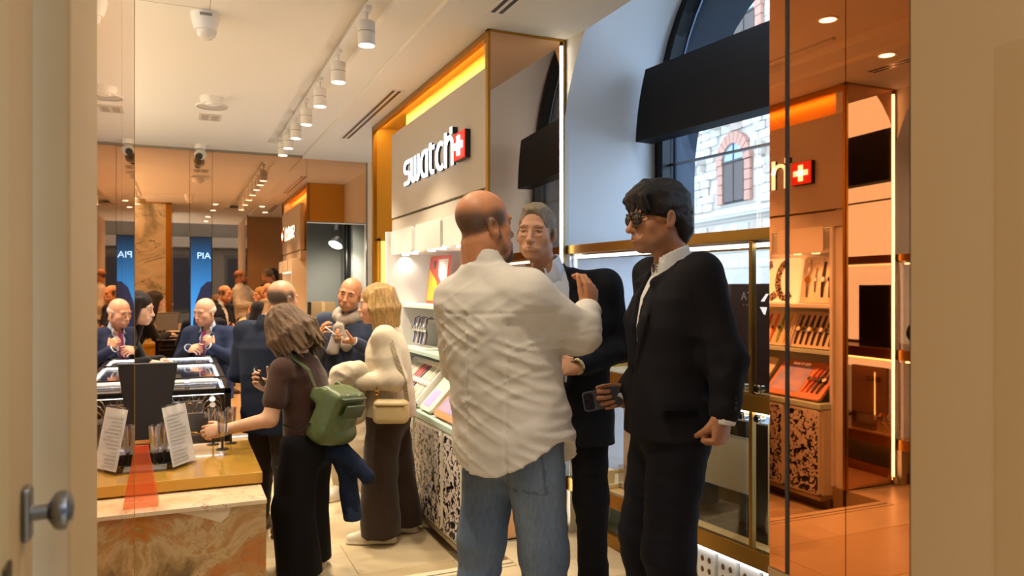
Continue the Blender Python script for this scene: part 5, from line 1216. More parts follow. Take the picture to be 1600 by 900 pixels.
# ---------- 1. bald man in a white linen shirt, seen from behind
def man_white():
    root = (1.088, 2.470); al = 65
    hc = A3((-.078, -.072, 1.640)); Rm = rotm(-16, -2, 2); nb = A3((-.070, -.080, 1.455))
    sh = [A3((-.205, -.078, 1.378)), A3((.108, -.055, 1.400))]; el = [A3((-.262, -.01, 1.13)), A3((.175, .150, 1.250))]; wr = [A3((-.16, .22, 1.13)), A3((.080, .350, 1.335))]
    kn = [A3((-.125, -.035, .50)), A3((.105, .045, .49))]; an = [A3((-.135, -.07, .09)), A3((.125, .03, .09))]
    sk = '#c4855c'
    scalp = ('#6d5342', [ell((0, -.055, .010), (.095, .072, .050)), ell((.07, .01, .02), (.03, .045, .035)), ell((-.07, .01, .02), (.03, .045, .035))])
    hd = make_head(hc, Rm, nb, skin=sk, lip='#a8624e', h=.0033, scalp=scalp, beard='#4b3a30', brow='#3c2a20', neck_r=.068, w=1.03, fat=.018)
    hR = hand(sk, wr[1], (-.10, .28, .95), (-.96, .10, -.12), 'R', (.0, .35, .4, .45, .5), forearm=el[1], h=.003, thumb=(.95, .42, .05))
    hL = hand(sk, wr[0], (.85, .5, -.05), (0, -.3, -1), 'L', (.2, .5, .55, .6, .6), forearm=el[0], h=.0045)
    P_ = person(root, UPZ, al, 'bald bearded man in a loose white linen shirt and jeans, seen from behind', [hd, hR, hL, skeleton((0, 0, .92), kn, an, nb, sh, el, wr, sk)])
    wh = '#e6dfd3'
    secs = [(.70, .012, .0, .236, .182), (.82, .01, .0, .232, .180), (.95, -.008, -.005, .222, .176), (1.10, -.03, -.015, .216, .168), (1.24, -.05, -.035, .214, .154), (1.33, -.06, -.055, .212, .138), (1.40, -.066, -.068, .180, .112), (1.455, -.068, -.076, .115, .085), (1.49, -.070, -.078, .080, .074)]
    pr = [(loft(secs, 2.3), 0, wh)]
    for i in (0, 1): pr.append((cap(A3((-.068, -.076, 1.462))*.55+sh[i]*.45, sh[i], .052, .066), .05, wh))
    pr += [(cap(sh[0], el[0], .072, .066), .05, wh), (cap(el[0], wr[0]*.75+el[0]*.25, .066, .05), .03, wh)]
    cuffe = wr[1]*.78+el[1]*.22
    pr += [(cap(sh[1]+A3((0, 0, -.008)), el[1], .080, .072), .06, wh), (cap(el[1], cuffe, .072, .056), .03, wh), (cap(el[1]*.30+wr[1]*.70, el[1]*.16+wr[1]*.84, .056, .054), .004, '#efe9de'), (cap(wr[1], wr[1]+(wr[1]-el[1])*.4, .040, .04), .004, wh, 's')]
    pr += [(cap((-.070, -.078, 1.45), (-.074, -.074, 1.530), .078, .071), .015, wh), (cap((-.068, -.066, 1.47), (-.070, -.055, 1.60), .063, .0675), .004, wh, 's')]
    def hem(x, y, z):
        th = np.abs(x)/(np.sqrt(x*x+y*y)+1e-4); return .775+.125*th**3-z-.006*np.sin(9*x+4*y)
    def dsp(P):
        x, y, z = P[:, 0], P[:, 1], P[:, 2]; back = (y < -.02)*1.
        d = .0055*back*G(z-1.325-.02*np.abs(x+.05), .0045)                                # yoke seam
        d = d+back*(.0042*G(x+.052, .005)-.0040*G(x+.036, .010))*(z < 1.33)                # box pleat
        d = d+back*.0045*(G(x-.105-.02*(1.2-z), .006)+G(x+.185+.01*(1.2-z), .006))*(z < 1.3)        # side darts
        Q = np.stack([x*.9+.45*z, y*.9+.2*z, z-.35*x], 1)
        f = ridge(Q, (3.2, 3.2, 15))-.6; f2 = ridge(P+.7, (6, 6, 24))-.55
        wt = .55+.9*G(z-.92, .16)+.8*G(z-1.30, .09)
        el_ = np.exp(-(((P-el[1])**2).sum(1))/.018); el_L = np.exp(-(((P-sh[1]-A3((0, 0, -.06)))**2).sum(1))/.012)
        Q3 = np.stack([x*1.0-.55*z, y, z*1.0+.45*x], 1); f3 = np.maximum(ridge(Q3+.2, (3.5, 3.5, 26))-.62, 0)/.38; f4 = np.maximum(ridge(np.stack([x+.7*z, y, z-.5*x], 1)+.9, (4, 4, 30))-.66, 0)/.34
        return d-.0048*wt*f-.0022*f2-.0042*f3*(.35+G(z-1.0, .22)+.7*G(z-1.25, .08))-.0034*f4*(.3+G(z-1.15, .2))-.011*(el_+.8*el_L)*(ridge(np.stack([x+z, y, z-x], 1), (13, 13, 13))-.55)-.012*G(z-.80, .08)*(vnoise(P, (7, 7, 2))-.5)
    garment('shirt', (-.42, -.30, .66), (.36, .42, 1.60), .0062, pr, 'linen', P_, hem, dsp, smooth=2)
    jn = '#5d6f88'
    lp = legprims((0, 0, .92), kn, an, (.112, .082, .072), jn, (.185, .145, .15))
    def jt(P, C):
        v = vnoise(P, (9, 9, 5))[:, None]; fr = np.exp(-((P[:, 2]-.62)/.28)**2)[:, None]*.35
        C = C*(.72+.45*v)+(hexc('#a3b2c2')-C)*fr*v*1.3
        seam = (G(P[:, 0]-.03-.02*P[:, 2], .004)*(P[:, 1] < -.05)*(P[:, 2] > .8))[:, None]*.4
        px, pz = P[:, 0]-.115, P[:, 2]-.80
        pk = ((np.abs(np.abs(px)-.065) < .004)*(np.abs(pz) < .085)+(np.abs(pz+.085+.25*np.abs(px)-.016) < .004)*(np.abs(px) < .065))*(P[:, 1] < 0)
        return C*(1-.35*pk[:, None])*(1-seam)
    def jd(P):
        px, pz = P[:, 0]-.115, P[:, 2]-.80; inside = (np.abs(px) < .065)*(pz > -.085+.0)*(pz < .08)*(P[:, 1] < 0)
        return legfolds(an, .010, .50)(P)-.0025*inside-.006*G(P[:, 2]-.74, .03)*(ridge(P, (6, 6, 26))-.5)
    garment('jeans', (-.33, -.26, .07), (.33, .30, 1.06), .0068, lp+[(cap(kn[0]*0+A3((.02, -.05, .80)), A3((.02, .0, .60)), .006), .0, jn, 's')], 'denim', P_, lambda x, y, z: np.maximum(.09-z, z-1.02)+0*x+0*y, jd, jt)
    shoes(P_, an, [(-.2, 1), (.25, 1)], '#3a2a20', '#1c1714')
    return P_
# ---------- tailored jacket shared by the men in suits
def jacket(root_o, secs, sh, el, wr, nb, hc, col, lo, hi, h, hem, vtip, amp=.006, lapel=None, sleeve=(.068, .060, .045), open_w=.055, lcol=None, vtop=1.50, yoff=0., tilt=(0, 0)):
    pr = [(loft(secs, 2.5), 0, col)]
    for i in (0, 1): pr += [(cap(nb*.62+sh[i]*.38-A3((0, 0, .012)), sh[i]+A3((0, 0, .004)), .056, sleeve[0]*.98), .045, col)]
    for i in (0, 1): pr += [(cap(sh[i], el[i], sleeve[0], sleeve[1]), .045, col), (cap(el[i], wr[i], sleeve[1], sleeve[2]), .025, col)]
    lc = lcol or col
    # lapels: raised flat bands along the opening
    nbx, nby = nb[0], nb[1]
    fy = lambda z: np.interp(z, [q[0] for q in sorted(secs)], [q[2]+q[4] for q in sorted(secs)])
    fx = lambda z: np.interp(z, [q[0] for q in sorted(secs)], [q[1] for q in sorted(secs)])
    for s in (-1, 1):
        a = A3((fx(1.42)+s*.075, fy(1.40)-.020, 1.43)); b = A3((fx(vtip)+s*.018, fy(vtip)+.004, vtip)); m_ = A3((fx(1.28)+s*.088, fy(1.28)-.002, 1.30))
        pr += [(cap(a, m_, .020, .030, (A3((0, 1, 0)), .30)), .004, lc), (cap(m_, b, .030, .012, (A3((0, 1, 0)), .30)), .004, lc)]
        pr.append((cap(A3((nbx+s*.055, nby-.035, nb[2]+.03)), a, .022, .020), .012, lc))
    pr.append((cap(A3((nbx-.045, nby-.05, nb[2]+.025)), A3((nbx+.045, nby-.05, nb[2]+.025)), .026, .026), .02, lc))
    # opening over the shirt
    for z0, z1, n_ in ((vtip, vtop, 18),):
        for k in range(n_):
            z = z0+(z1-z0)*k/(n_-1); wd = .006+open_w*(k/(n_-1))
            pr.append((ell((fx(z), fy(z)+.03-.015*max(0, k-10)/7., z), (wd, .065, .05)), .004, lc, 's'))
    pr.append((cap(nb+A3((0, .02, .0)), nb+A3((0, .035, .12)), .066, .072), .006, col, 's')); pr.append((cap(nb+A3((0, .050, -.005)), nb+A3((0, .075, .12)), .072, .085), .006, col, 's'))
    for i in (0, 1): pr.append((cap(wr[i]+(wr[i]-el[i])*.03, wr[i]+(wr[i]-el[i])*.5, .034, .034), .003, col, 's'))
    def dsp(P):
        d = -amp*(ridge(np.stack([P[:, 0]+.4*P[:, 2], P[:, 1], P[:, 2]-.3*P[:, 0]], 1), (4, 4, 13))-.6)
        for i in (0, 1):
            e = np.exp(-(((P-el[i])**2).sum(1))/.012)+.6*np.exp(-(((P-(el[i]*.45+wr[i]*.55))**2).sum(1))/.012); d = d-.015*e*(ridge(P, (14, 14, 18))-.55)
        d = d+.004*G(P[:, 0]-fx(1.0)-.012, .0035)*(P[:, 1] > .05)*(P[:, 2] < vtip)           # front edge
        d = d+.003*G(P[:, 0]-fx(1.0), .0035)*(P[:, 1] < -.05)*(P[:, 2] < 1.38)                  # back seam
        return d
    return garment('jacket', lo, hi, h, pr, 'suit', root_o, hem, dsp)
def shirt_front(root_o, nb, hc, secs, col, h=.007, tie=None, sc=.97, vtip=1.05, collar=.072, wrs=None, spread=.02, closed=False):
    pr = [(loft([(z, cx, cy, rx*sc-.012, ry*sc-.010) for z, cx, cy, rx, ry in secs if z > vtip-.15], 2.4), 0, col)]
    c0 = A3((nb[0], nb[1]+.018, nb[2]+.005)); c1 = c0+(A3(hc)-c0)*.30
    pr += [(cap(c0-A3((0, 0, .02)), c1+(c1-c0)*1.2, collar-.012, collar-.008), .003, col, 's'), ]+([] if closed else [(cap(c0+A3((0, .06, .0)), c0+A3((0, .15, -.16)), spread, spread*.4), .01, col, 's')])
    Sc = SDF(np.minimum(c0, c1)-.12, np.maximum(c0, c1)+.11, .0036)
    Sc.add(cap(c0-A3((0, 0, .01)), c1, collar+.006, collar-.002), 0, col)
    for s in (-1, 1): Sc.add(cap(c0+A3((s*.022, collar*.90, .030)), c0+A3((s*.060, collar*.86, -.042)), .020, .005, (A3((0, 1, 0)), .5)), .006, col)
    Sc.add(cap(c0-A3((0, 0, .06)), c1+(c1-c0)*1.4, collar-.007, collar-.009), .002, col, 's'); None if closed else Sc.add(cap(c0+A3((0, .07, .06)), c0+A3((0, .115, -.09)), spread*.55, spread*1.3), .005, col, 's')
    n_ = unit(c1-c0); Sc.cut(lambda x, y, z: (x-c1[0])*n_[0]+(y-c1[1])*n_[1]+(z-c1[2])*n_[2]-.012+.10*np.maximum(y-c0[1], 0))
    Vc, Qc, Cc = Sc.mesh(); mesh_obj('shirt_collar', [(relax(Vc, Qc, 7, .5), Qc, Cc)], 'linen', root_o)
    lo = np.min([p[0][1] for p in pr], 0)-.02; hi = np.max([p[0][2] for p in pr], 0)+.02
    def tt(P, C):
        pl = G(P[:, 0]-nb[0], .003)*(P[:, 1] > .03); return C*(1-.18*pl[:, None])
    o = garment('shirt', lo, hi, h, pr, 'linen', root_o, None, lambda P: -.003*(ridge(P, (7, 7, 14))-.5), tt)
    return o
def cuffs(root_o, el, wr, col, idx=(0, 1), r=.036, L_=.022):
    for i in idx:
        d = unit(wr[i]-el[i]); S = SDF(wr[i]-.09, wr[i]+.09, .003); S.add(cap(wr[i]-d*.02, wr[i]+d*L_, r, r*.97), 0, col); S.add(cap(wr[i]-d*.05, wr[i]+d*(L_+.06), r-.008, r-.008), .002, col, 's')
        mesh_obj('shirt_cuff', [S.mesh()], 'linen', root_o)
# ---------- 2. grey-haired man in a black jacket
def man_grey():
    root = (1.575, 2.975); al = 205
    hc = A3((.140, .055, 1.660)); Rm = rotm(-16, 3, -2); nb = A3((.085, .000, 1.475))
    sh = [A3((-.165, .0, 1.425)), A3((.235, .02, 1.42))]; el = [A3((-.245, -.045, 1.145)), A3((.31, -.02, 1.15))]; wr = [A3((-.045, .215, 1.095)), A3((.20, .22, 1.10))]
    kn = [A3((-.10, .03, .49)), A3((.12, .0, .49))]; an = [A3((-.115, .0, .09)), A3((.125, -.05, .09))]
    sk = '#c99676'
    hd = make_head(hc, Rm, nb, skin=sk, lip='#a9624e', h=.0030, brow='#8a7058', brow_h=.85, age=1, eye='#56564c', neck_r=.055, w=.98, jaw=.92, eyes_open=.75, look=(10, 0), scalp=('#7d705f', [ell((0, -.05, .04), (.09, .078, .066)), ell((.074, .015, .01), (.02, .028, .05)), ell((-.074, .015, .01), (.02, .028, .05))]))
    hL = hand(sk, wr[0], (.93, .33, -.08), (-.2, -.75, -.55), 'L', (.3, .45, .5, .55, .6), forearm=el[0], h=.003)
    hR = hand(sk, wr[1], (-.9, .35, .0), (-.2, -.8, -.3), 'R', (.3, .45, .5, .55, .6), forearm=el[1], h=.0045)
    P_ = person(root, UPZ, al, 'grey-haired man in a black jacket and open shirt facing the camera', [hd, hL, hR, skeleton((0, 0, .93), kn, an, nb, sh, el, wr, sk)])
    H = SDF((-.11, -.135, -.09), (.11, .12, .15), .0036)
    H.add(ell((0, -.012, .038), (.0790, .1005, .0900)), 0, '#857765'); H.add(ell((.004, .034, .104), (.050, .048, .016), rotm(0, 14, 0)), .022, '#94866f')
    H.add(ell((0, .122, .006), (.084, .070, .088)), .014, '#8b7d6a', 's')
    for s in (-1, 1): H.add(ell((s*.075, .045, -.045), (.03, .055, .065)), .01, '#8b7d6a', 's'); H.add(ell((s*.083, -.01, -.035), (.02, .028, .04)), .008, '#8b7d6a', 's')
    H.cut(lambda x, y, z: -.062-z+.5*np.maximum(y+.03, 0)+0*x)
    H.disp(lambda P: -.0045*(vnoise(P+P[:, [1]]*.6, (150, 55, 60))-.45), .012)
    H.tint(lambda P, C: C*(.75+.5*vnoise(P, (120, 40, 90))[:, None])*(1-.25*np.clip((-P[:, 1])/.1, 0, 1)[:, None]))
    hair_obj(H, hc, Rm, P_)
    secs = [(.72, .0, .0, .205, .140), (.86, .0, .0, .205, .142), (1.0, .012, .0, .195, .138), (1.12, .022, .0, .198, .136), (1.26, .03, .0, .214, .140), (1.36, .04, .0, .216, .128), (1.42, .045, .0, .19, .105), (1.46, .055, .0, .13, .085), (1.49, .07, .0, .085, .075)]
    bk = '#14151a'
    jacket(P_, secs, sh, el, wr, nb, hc, bk, (-.40, -.24, .68), (.42, .36, 1.60), .0068, lambda x, y, z: .735-z+0*x+0*y, 1.04, open_w=.062)
    shirt_front(P_, nb, hc, secs, '#cfd9ea', vtip=1.04, collar=.070, spread=.016)
    cuffs(P_, el, wr, '#e3e4ea', (0,))
    S = SDF(wr[0]-.08, wr[0]+.08, .003); d = unit(wr[0]-el[0]); S.add(cap(wr[0]+d*.026, wr[0]+d*.036, .034, .034), 0, '#c9a437'); S.add(cap(wr[0]-d*.02, wr[0]+d*.09, .0315, .0315), .001, '#c9a437', 's')
    mesh_obj('bracelet', [S.mesh()], 'shine', P_)
    lp = legprims((0, 0, .93), kn, an, (.098, .070, .062), '#101116', (.175, .128, .14))
    garment('trousers', (-.30, -.22, .05), (.32, .22, 1.02), .008, lp, 'suit', P_, lambda x, y, z: np.maximum(.085-z, z-.98)+0*x+0*y, legfolds(an, .009))
    shoes(P_, an, [(-.45, 1), (.4, 1)], '#0c0b0b', '#060606')
    return P_
# ---------- 3. man in a navy suit with sunglasses
def man_suit():
    root = (1.609, 2.265); al = 283
    hc = A3((.012, .036, 1.668)); Rm = rotm(4, 6, 0); nb = A3((.0, -.040, 1.478))
    sh = [A3((-.190, -.035, 1.455)), A3((.185, -.01, 1.455))]; el = [A3((-.245, -.105, 1.175)), A3((.225, -.04, 1.15))]; wr = [A3((-.262, -.085, 1.010)), A3((.150, .105, 1.015))]
    kn = [A3((-.10, .045, .50)), A3((.10, .06, .49))]; an = [A3((-.105, -.045, .09)), A3((.10, .01, .09))]
    sk = '#b9805a'
    hd = make_head(hc, Rm, nb, skin=sk, lip='#8f5a48', h=.0030, brow='#241a14', brow_h=1.1, neck_r=.056, w=1.0, age=1, stubble='#a17253', nose=1.04)
    hL = hand(sk, wr[0]+A3((0, .004, -.008)), (-.05, .15, -.98), (.85, .45, 0), 'L', (.8, .95, .97, .98, .98), forearm=el[0], h=.003, thumb=(.85, .30, .45))
    # right hand: points forward, thumb up, palm towards the viewer, fingers wrap up in front of the phone
    hR = hand(sk, wr[1], (.02, .98, -.18), (-.97, .0, .10), 'R', (.25, .62, .66, .70, .72), forearm=el[1], h=.003, thumb=(.93, .30, .10))
    P_ = person(root, UPZ, al, 'dark-haired man in a navy suit and sunglasses holding a phone', [hd, hL, hR, skeleton((0, 0, .93), kn, an, nb, sh, el, wr, sk)])
    hcol = '#1d1612'
    H = SDF((-.125, -.165, -.16), (.125, .16, .165), .0038)
    H.add(ell((0, -.018, .046), (.089, .112, .098)), 0, hcol); H.add(ell((0, -.075, -.03), (.074, .050, .080)), .03, hcol)
    H.add(ell((0, .055, .088), (.072, .058, .036), rotm(0, 20, 0)), .03, hcol)
    H.add(ell((0, .125, -.022), (.085, .068, .080)), .016, hcol, 's')
    for s in (-1, 1): H.add(ell((s*.082, .030, -.052), (.045, .052, .052)), .012, hcol, 's'); H.add(ell((s*.094, -.012, -.018), (.024, .024, .036)), .008, hcol, 's')
    for k in range(26):     # swept strands over the forehead and temples
        s = -1+2*k/25.; a_ = (s*.05, .02+.02*math.cos(k), .128-.02*abs(s)); m_ = (s*.075, .085, .095-.02*abs(s)+.006*math.sin(k*3)); b_ = (s*.083-.008*math.sin(k*5), .100-.03*abs(s), .045+.014*math.sin(k*2.3)-.02*abs(s))
        H.add(cap(a_, m_, .013, .011), .008, hcol); H.add(cap(m_, b_, .011, .004), .006, hcol)
    H.disp(lambda P: -.008*(vnoise(np.stack([P[:, 0], P[:, 1]+P[:, 2], P[:, 2]-P[:, 1]*.5], 1), (95, 28, 60))-.45), .02)
    H.tint(lambda P, C: C*(.6+.9*vnoise(P, (90, 25, 70))[:, None])+np.clip((-P[:, 1]-.05)/.08, 0, 1)[:, None]*hexc('#5a544e')*.35*(np.clip(-P[:, 2]+.06, 0, .12)/.12)[:, None])
    hair_obj(H, hc, Rm, P_)
    # sunglasses
    g = B()
    for s in (-1, 1):
        o_ = [(s*.034+.0285*math.cos(a), .106-.012*abs(math.cos(a))*(1 if s*math.cos(a) > 0 else 0), .0+.0225*math.sin(a)) for a in np.linspace(0, 2*math.pi, 20, endpoint=False)]
        g.tube(o_, .0028, 6, closed=True); g.tube([(s*.060, .094, .010), (s*.078, .05, .012), (s*.082, -.005, .010)], .0028, 6)
    g.tube([(-.010, .108, .006), (.010, .108, .006)], .0025, 6)
    T4 = Matrix.Translation(Vector(hc)) @ Matrix([list(map(float, r)) for r in Rm]).to_4x4()
    bmesh.ops.transform(g.bm, matrix=T4, verts=g.bm.verts); gl = g.build('sunglasses', 'black', P_, True, world=False)
    g = B()
    for s in (-1, 1): g.sphere((s*.034, .1015, .0), 1, 20, (.028, .0055, .022))
    bmesh.ops.transform(g.bm, matrix=T4, verts=g.bm.verts); g.build('lens', mat('sun_lens', '#3a3a3c', .08, .7), gl, True, world=False)
    secs = [(.86, .0, .0, .198, .150), (.96, .0, -.005, .196, .150), (1.06, .0, -.008, .190, .142), (1.16, .0, -.010, .192, .138), (1.28, .0, -.012, .214, .142), (1.38, .0, -.022, .214, .132), (1.44, .0, -.030, .185, .108), (1.475, .0, -.036, .12, .085), (1.50, .0, -.04, .08, .072)]
    nv = '#17161b'
    jacket(P_, secs, sh, el, wr, nb, hc, nv, (-.40, -.28, .82), (.40, .30, 1.62), .0062, lambda x, y, z: .895-z-.02*y+0*x, 1.13, amp=.007, sleeve=(.070, .061, .049), open_w=.045)
    shirt_front(P_, nb, hc, secs, '#e6e4df', vtip=1.13, collar=.074, closed=True)
    cuffs(P_, el, wr, '#e8e6e1', (0, 1), r=.041, L_=.026)
    for k in range(4):
        p = wr[0]+(el[0]-wr[0])*(.10+.10*k); B().cyl(tuple(p+A3((-.046, -.012, 0))), tuple(p+A3((-.052, -.014, 0))), .0065, seg=10).build('sleeve_button', 'black', P_, world=False)
    B().box(-.205, -.02, .985, -.170, .10, 1.01, .004).build('pocket_flap', mat('flap_cloth', '#0f0e12', .9, spec=.1), P_, world=False)
    lp = legprims((0, 0, .93), kn, an, (.108, .084, .074), '#13131a', (.178, .135, .15))
    garment('trousers', (-.32, -.24, .05), (.32, .26, 1.02), .0075, lp, 'suit', P_, lambda x, y, z: np.maximum(.085-z, z-.99)+0*x+0*y, legfolds(an, .011))
    shoes(P_, an, [(-.25, 1), (.2, 1)], '#0d0b0b', '#060505')
    # phone
    c = wr[1]+A3((-.024, .105, -.012)); fw = unit((.02, .985, -.17)); nn = A3((-1, .02, 0)); upv = unit(np.cross(fw, nn)); upv = upv if upv[2] > 0 else -upv
    W_ = lambda p: A3((root[0]+p[0]*math.cos(R(al))+p[1]*math.sin(R(al)), root[1]-p[0]*math.sin(R(al))+p[1]*math.cos(R(al)), UPZ+p[2]))
    Wv = lambda v: A3((v[0]*math.cos(R(al))+v[1]*math.sin(R(al)), -v[0]*math.sin(R(al))+v[1]*math.cos(R(al)), v[2]))
    o = W_(c); t = thing('smartphone', 'grey cased smartphone held out in the suited man\'s hand', 'phone', tuple(o))
    T = frame_T((0, 0, 0), tuple(Wv(fw)), tuple(Wv(upv)))
    # keep the camera side towards the viewer
    zax = T.to_3x3() @ Vector((0, 0, 1)); flip = zax.dot(Vector(Wv(nn))) < 0
    if flip: T = frame_T((0, 0, 0), tuple(-Wv(fw)), tuple(Wv(upv)))
    sx_ = -1 if flip else 1
    pb = lambda b_, n_, m_, par=t: b_.build(n_, m_, par, world=False)
    pb(B().prism(rrect(-.073, -.0365, .073, .0365, .012), -.005, .004, T=T), 'case', mat('phone_case', '#57585e', .35, .2))
    bump_ = pb(B().prism(rrect(sx_*.052-.018, -.030, sx_*.052+.018, .030, .010), .004, .006, T=T), 'camera_plate', mat('camera_plate', '#23243a', .25, .3))
    for q in ((.058, .014), (.058, -.014), (.042, 0)): pb(B().prism([(sx_*q[0]+.0075*math.cos(a), q[1]+.0075*math.sin(a)) for a in np.linspace(0, 2*math.pi, 16, endpoint=False)], .006, .008, T=T), 'camera_lens', 'black', bump_)
    ring = [(sx_*-.002+.022*math.cos(a), .022*math.sin(a), .0045) for a in np.linspace(0, 2*math.pi, 28, endpoint=False)]
    pb(B().tube([T @ Vector(p) for p in ring], .0011, 6, closed=True), 'magnet_ring', mat('ring_grey', '#33343a', .4))
    return P_
# ---------- locks of long hair
def locks(H, n, root_fn, tip_fn, col, r0=.012, r1=.006, mid=.5, wob=.01, k=.008, seed=3):
    rr_ = random.Random(seed)
    for i in range(n):
        u_ = i/(n-1.); a_ = A3(root_fn(u_, rr_)); b_ = A3(tip_fn(u_, rr_)); m_ = a_*(1-mid)+b_*mid; out = unit(A3((m_[0], m_[1], 0))+1e-6)*.018
        m_ = m_+out+A3((rr_.uniform(-wob, wob), rr_.uniform(-wob, wob), .01)); b_ = b_+A3((rr_.uniform(-wob, wob), rr_.uniform(-wob, wob), rr_.uniform(-wob, wob)*1.6))
        H.add(cap(a_, m_, r0, r0*.95), k, col); H.add(cap(m_, b_, r0*.95, r1), k, col)
# ---------- 4. woman in brown with a green backpack
def woman_brown():
    root = (.626, 4.31); al = 305
    hc = A3((-.02, .105, 1.352)); Rm = rotm(-8, 34, -6); nb = A3((-.005, .015, 1.205))
    sh = [A3((-.165, .045, 1.150)), A3((.160, .055, 1.145))]; el = [A3((-.235, .075, .895)), A3((.185, .12, .91))]; wr = [A3((-.365, .265, .855)), A3((.06, .245, 1.015))]
    kn = [A3((-.10, .01, .40)), A3((.10, .03, .40))]; an = [A3((-.11, -.03, .08)), A3((.11, .02, .08))]
    sk = '#c99a78'
    hd = make_head(hc, Rm, nb, skin=sk, lip='#b5695c', h=.0042, male=False, neck_r=.047, w=.93, jaw=.85)
    hL = hand(sk, wr[0], (-.20, .95, -.10), (.80, .25, -.4), 'L', (.25, .35, .4, .45, .5), forearm=el[0], h=.0034, sc=.92, thumb=(.8, .5, .3))
    hR = hand(sk, wr[1], (-.35, .75, .55), (-.6, -.5, .5), 'R', (.3, .5, .55, .6, .6), forearm=el[1], h=.0042, sc=.92)
    armL = SDF((-.44, -.02, .78), (-.12, .42, 1.12), .007)
    armL.add(cap(sh[0]+(el[0]-sh[0])*.25, el[0], .047, .041), 0, sk); armL.add(cap(el[0], wr[0], .041, .027), .02, sk)
    armR = SDF((.0, .02, .84), (.26, .30, 1.12), .009); armR.add(cap(sh[1]+(el[1]-sh[1])*.3, el[1], .046, .040), 0, sk); armR.add(cap(el[1], wr[1], .040, .027), .02, sk)
    P_ = person(root, 0, al, 'woman in a brown top leaning over the gold counter with a glass', [hd, hL, hR, armL.mesh(), armR.mesh(), skeleton((0, -.01, .74), kn, an, nb, sh, el, wr, sk, .08)])
    hcol = '#5c4227'
    H = SDF((-.18, -.20, -.26), (.18, .16, .17), .0045)
    H.add(ell((0, -.022, .045), (.090, .112, .098)), 0, hcol); H.add(ell((0, -.06, -.06), (.098, .072, .10)), .04, hcol)
    H.add(ell((0, .125, -.03), (.078, .072, .098)), .012, hcol, 's')
    locks(H, 64, lambda u_, r_: (.09*math.sin(R(-125+250*u_)), -.02-.085*math.cos(R(-125+250*u_)), .055+r_.uniform(-.02, .03)), lambda u_, r_: (.128*math.sin(R(-125+250*u_)), -.02-.125*math.cos(R(-125+250*u_)), -.165+r_.uniform(-.02, .03)), hcol, .016, .005, .5, .018, .010, 5)
    H.disp(lambda P: -.008*(vnoise(P, (75, 75, 10))-.45)-.005*(vnoise(P, (170, 170, 18))-.5), .03)
    H.tint(lambda P, C: C*(.55+.8*vnoise(P, (70, 70, 7))[:, None])+np.clip((-P[:, 2])/.2, 0, 1)[:, None]*hexc('#8d7450')*.35*vnoise(P, (70, 70, 7))[:, None])
    hair_obj(H, hc, Rm, P_)
    br = '#3d2519'
    secs = [(.73, .0, -.035, .165, .128), (.80, .0, -.03, .160, .124), (.92, .0, -.02, .150, .118), (1.04, .0, .0, .165, .122), (1.12, .0, .01, .168, .108), (1.17, .0, .015, .135, .085), (1.205, .0, .018, .075, .062)]
    pr = [(loft(secs, 2.3), 0, br)]
    for i in (0, 1): pr += [(cap(nb*.55+sh[i]*.45-A3((0, 0, .01)), sh[i], .050, .058), .04, br), (cap(sh[i], sh[i]+(el[i]-sh[i])*.62, .060, .062), .035, br)]
    pr.append((cap(nb, nb+(hc-nb)*.55, .052, .05), .02, br)); pr.append((cap(nb+(hc-nb)*.1, nb+(hc-nb)*.9, .046, .046), .003, br, 's'))
    def sleevecut(x, y, z): return -1+0*x+0*y+0*z
    garment('top', (-.33, -.20, .70), (.32, .26, 1.30), .0072, pr, 'cloth', P_, lambda x, y, z: .745-z+0*x+0*y, lambda P: -.006*(ridge(np.stack([P[:, 0]+.5*P[:, 2], P[:, 1]+.4*P[:, 2], P[:, 2]], 1), (5, 5, 15))-.6))
    bk = '#0b0a0b'
    lp = [(ell((0, -.035, .74), (.165, .130, .14)), 0, bk)]
    for i in (0, 1):
        s = -1 if i == 0 else 1; lp += [(cap((s*.075, -.025, .72), kn[i], .105, .112), .05, bk), (cap(kn[i], an[i]-A3((0, 0, .05)), .112, .118), .03, bk)]
    garment('trousers', (-.30, -.24, .02), (.30, .22, .92), .009, lp, 'suit', P_, lambda x, y, z: np.maximum(.045-z, z-.80)+0*x+0*y, lambda P: -.010*(ridge(P, (9, 9, 2.2))-.5))
    shoes(P_, an, [(-.15, 1), (.1, 1)], '#c9b795', '#d8ccb4', .008)
    S = SDF(wr[0]-.06, wr[0]+.06, .003); d = unit(wr[0]-el[0]); S.add(cap(wr[0]-d*.012, wr[0]+d*.002, .031, .031), 0, '#c8c4ba'); S.add(cap(wr[0]-d*.05, wr[0]+d*.05, .028, .028), .001, '#c8c4ba', 's'); mesh_obj('bracelet', [S.mesh()], 'shine', P_)
    W_ = lambda p: (root[0]+p[0]*math.cos(R(al))+p[1]*math.sin(R(al)), root[1]-p[0]*math.sin(R(al))+p[1]*math.cos(R(al)), p[2])
    t = thing('smartphone', 'dark phone in the right hand of the woman in brown', 'phone', W_((.03, .285, 1.075)), -R(al)); B().box(-.035, -.006, -.05, .035, .006, .07, .005, T=Matrix.Rotation(R(-30), 4, 'X') @ Matrix.Rotation(R(40), 4, 'Z')).build('phone_body', 'black', t, world=False); B().box(-.02, -.008, .03, .02, -.006, .06, .001, T=Matrix.Rotation(R(-30), 4, 'X') @ Matrix.Rotation(R(40), 4, 'Z')).build('camera_plate', 'steel', t, world=False)
    # green leather backpack
    gr = '#4c5a30'
    t = thing('backpack', 'olive green leather backpack hanging from the woman in brown', 'backpack', W_((-.07, -.20, .78)), -R(al))
    S = SDF((-.24, -.22, -.06), (.24, .18, .36), .0065)
    Rb = np.array(Matrix.Rotation(R(24), 3, 'X') @ Matrix.Rotation(R(-12), 3, 'Z'), np.float32)
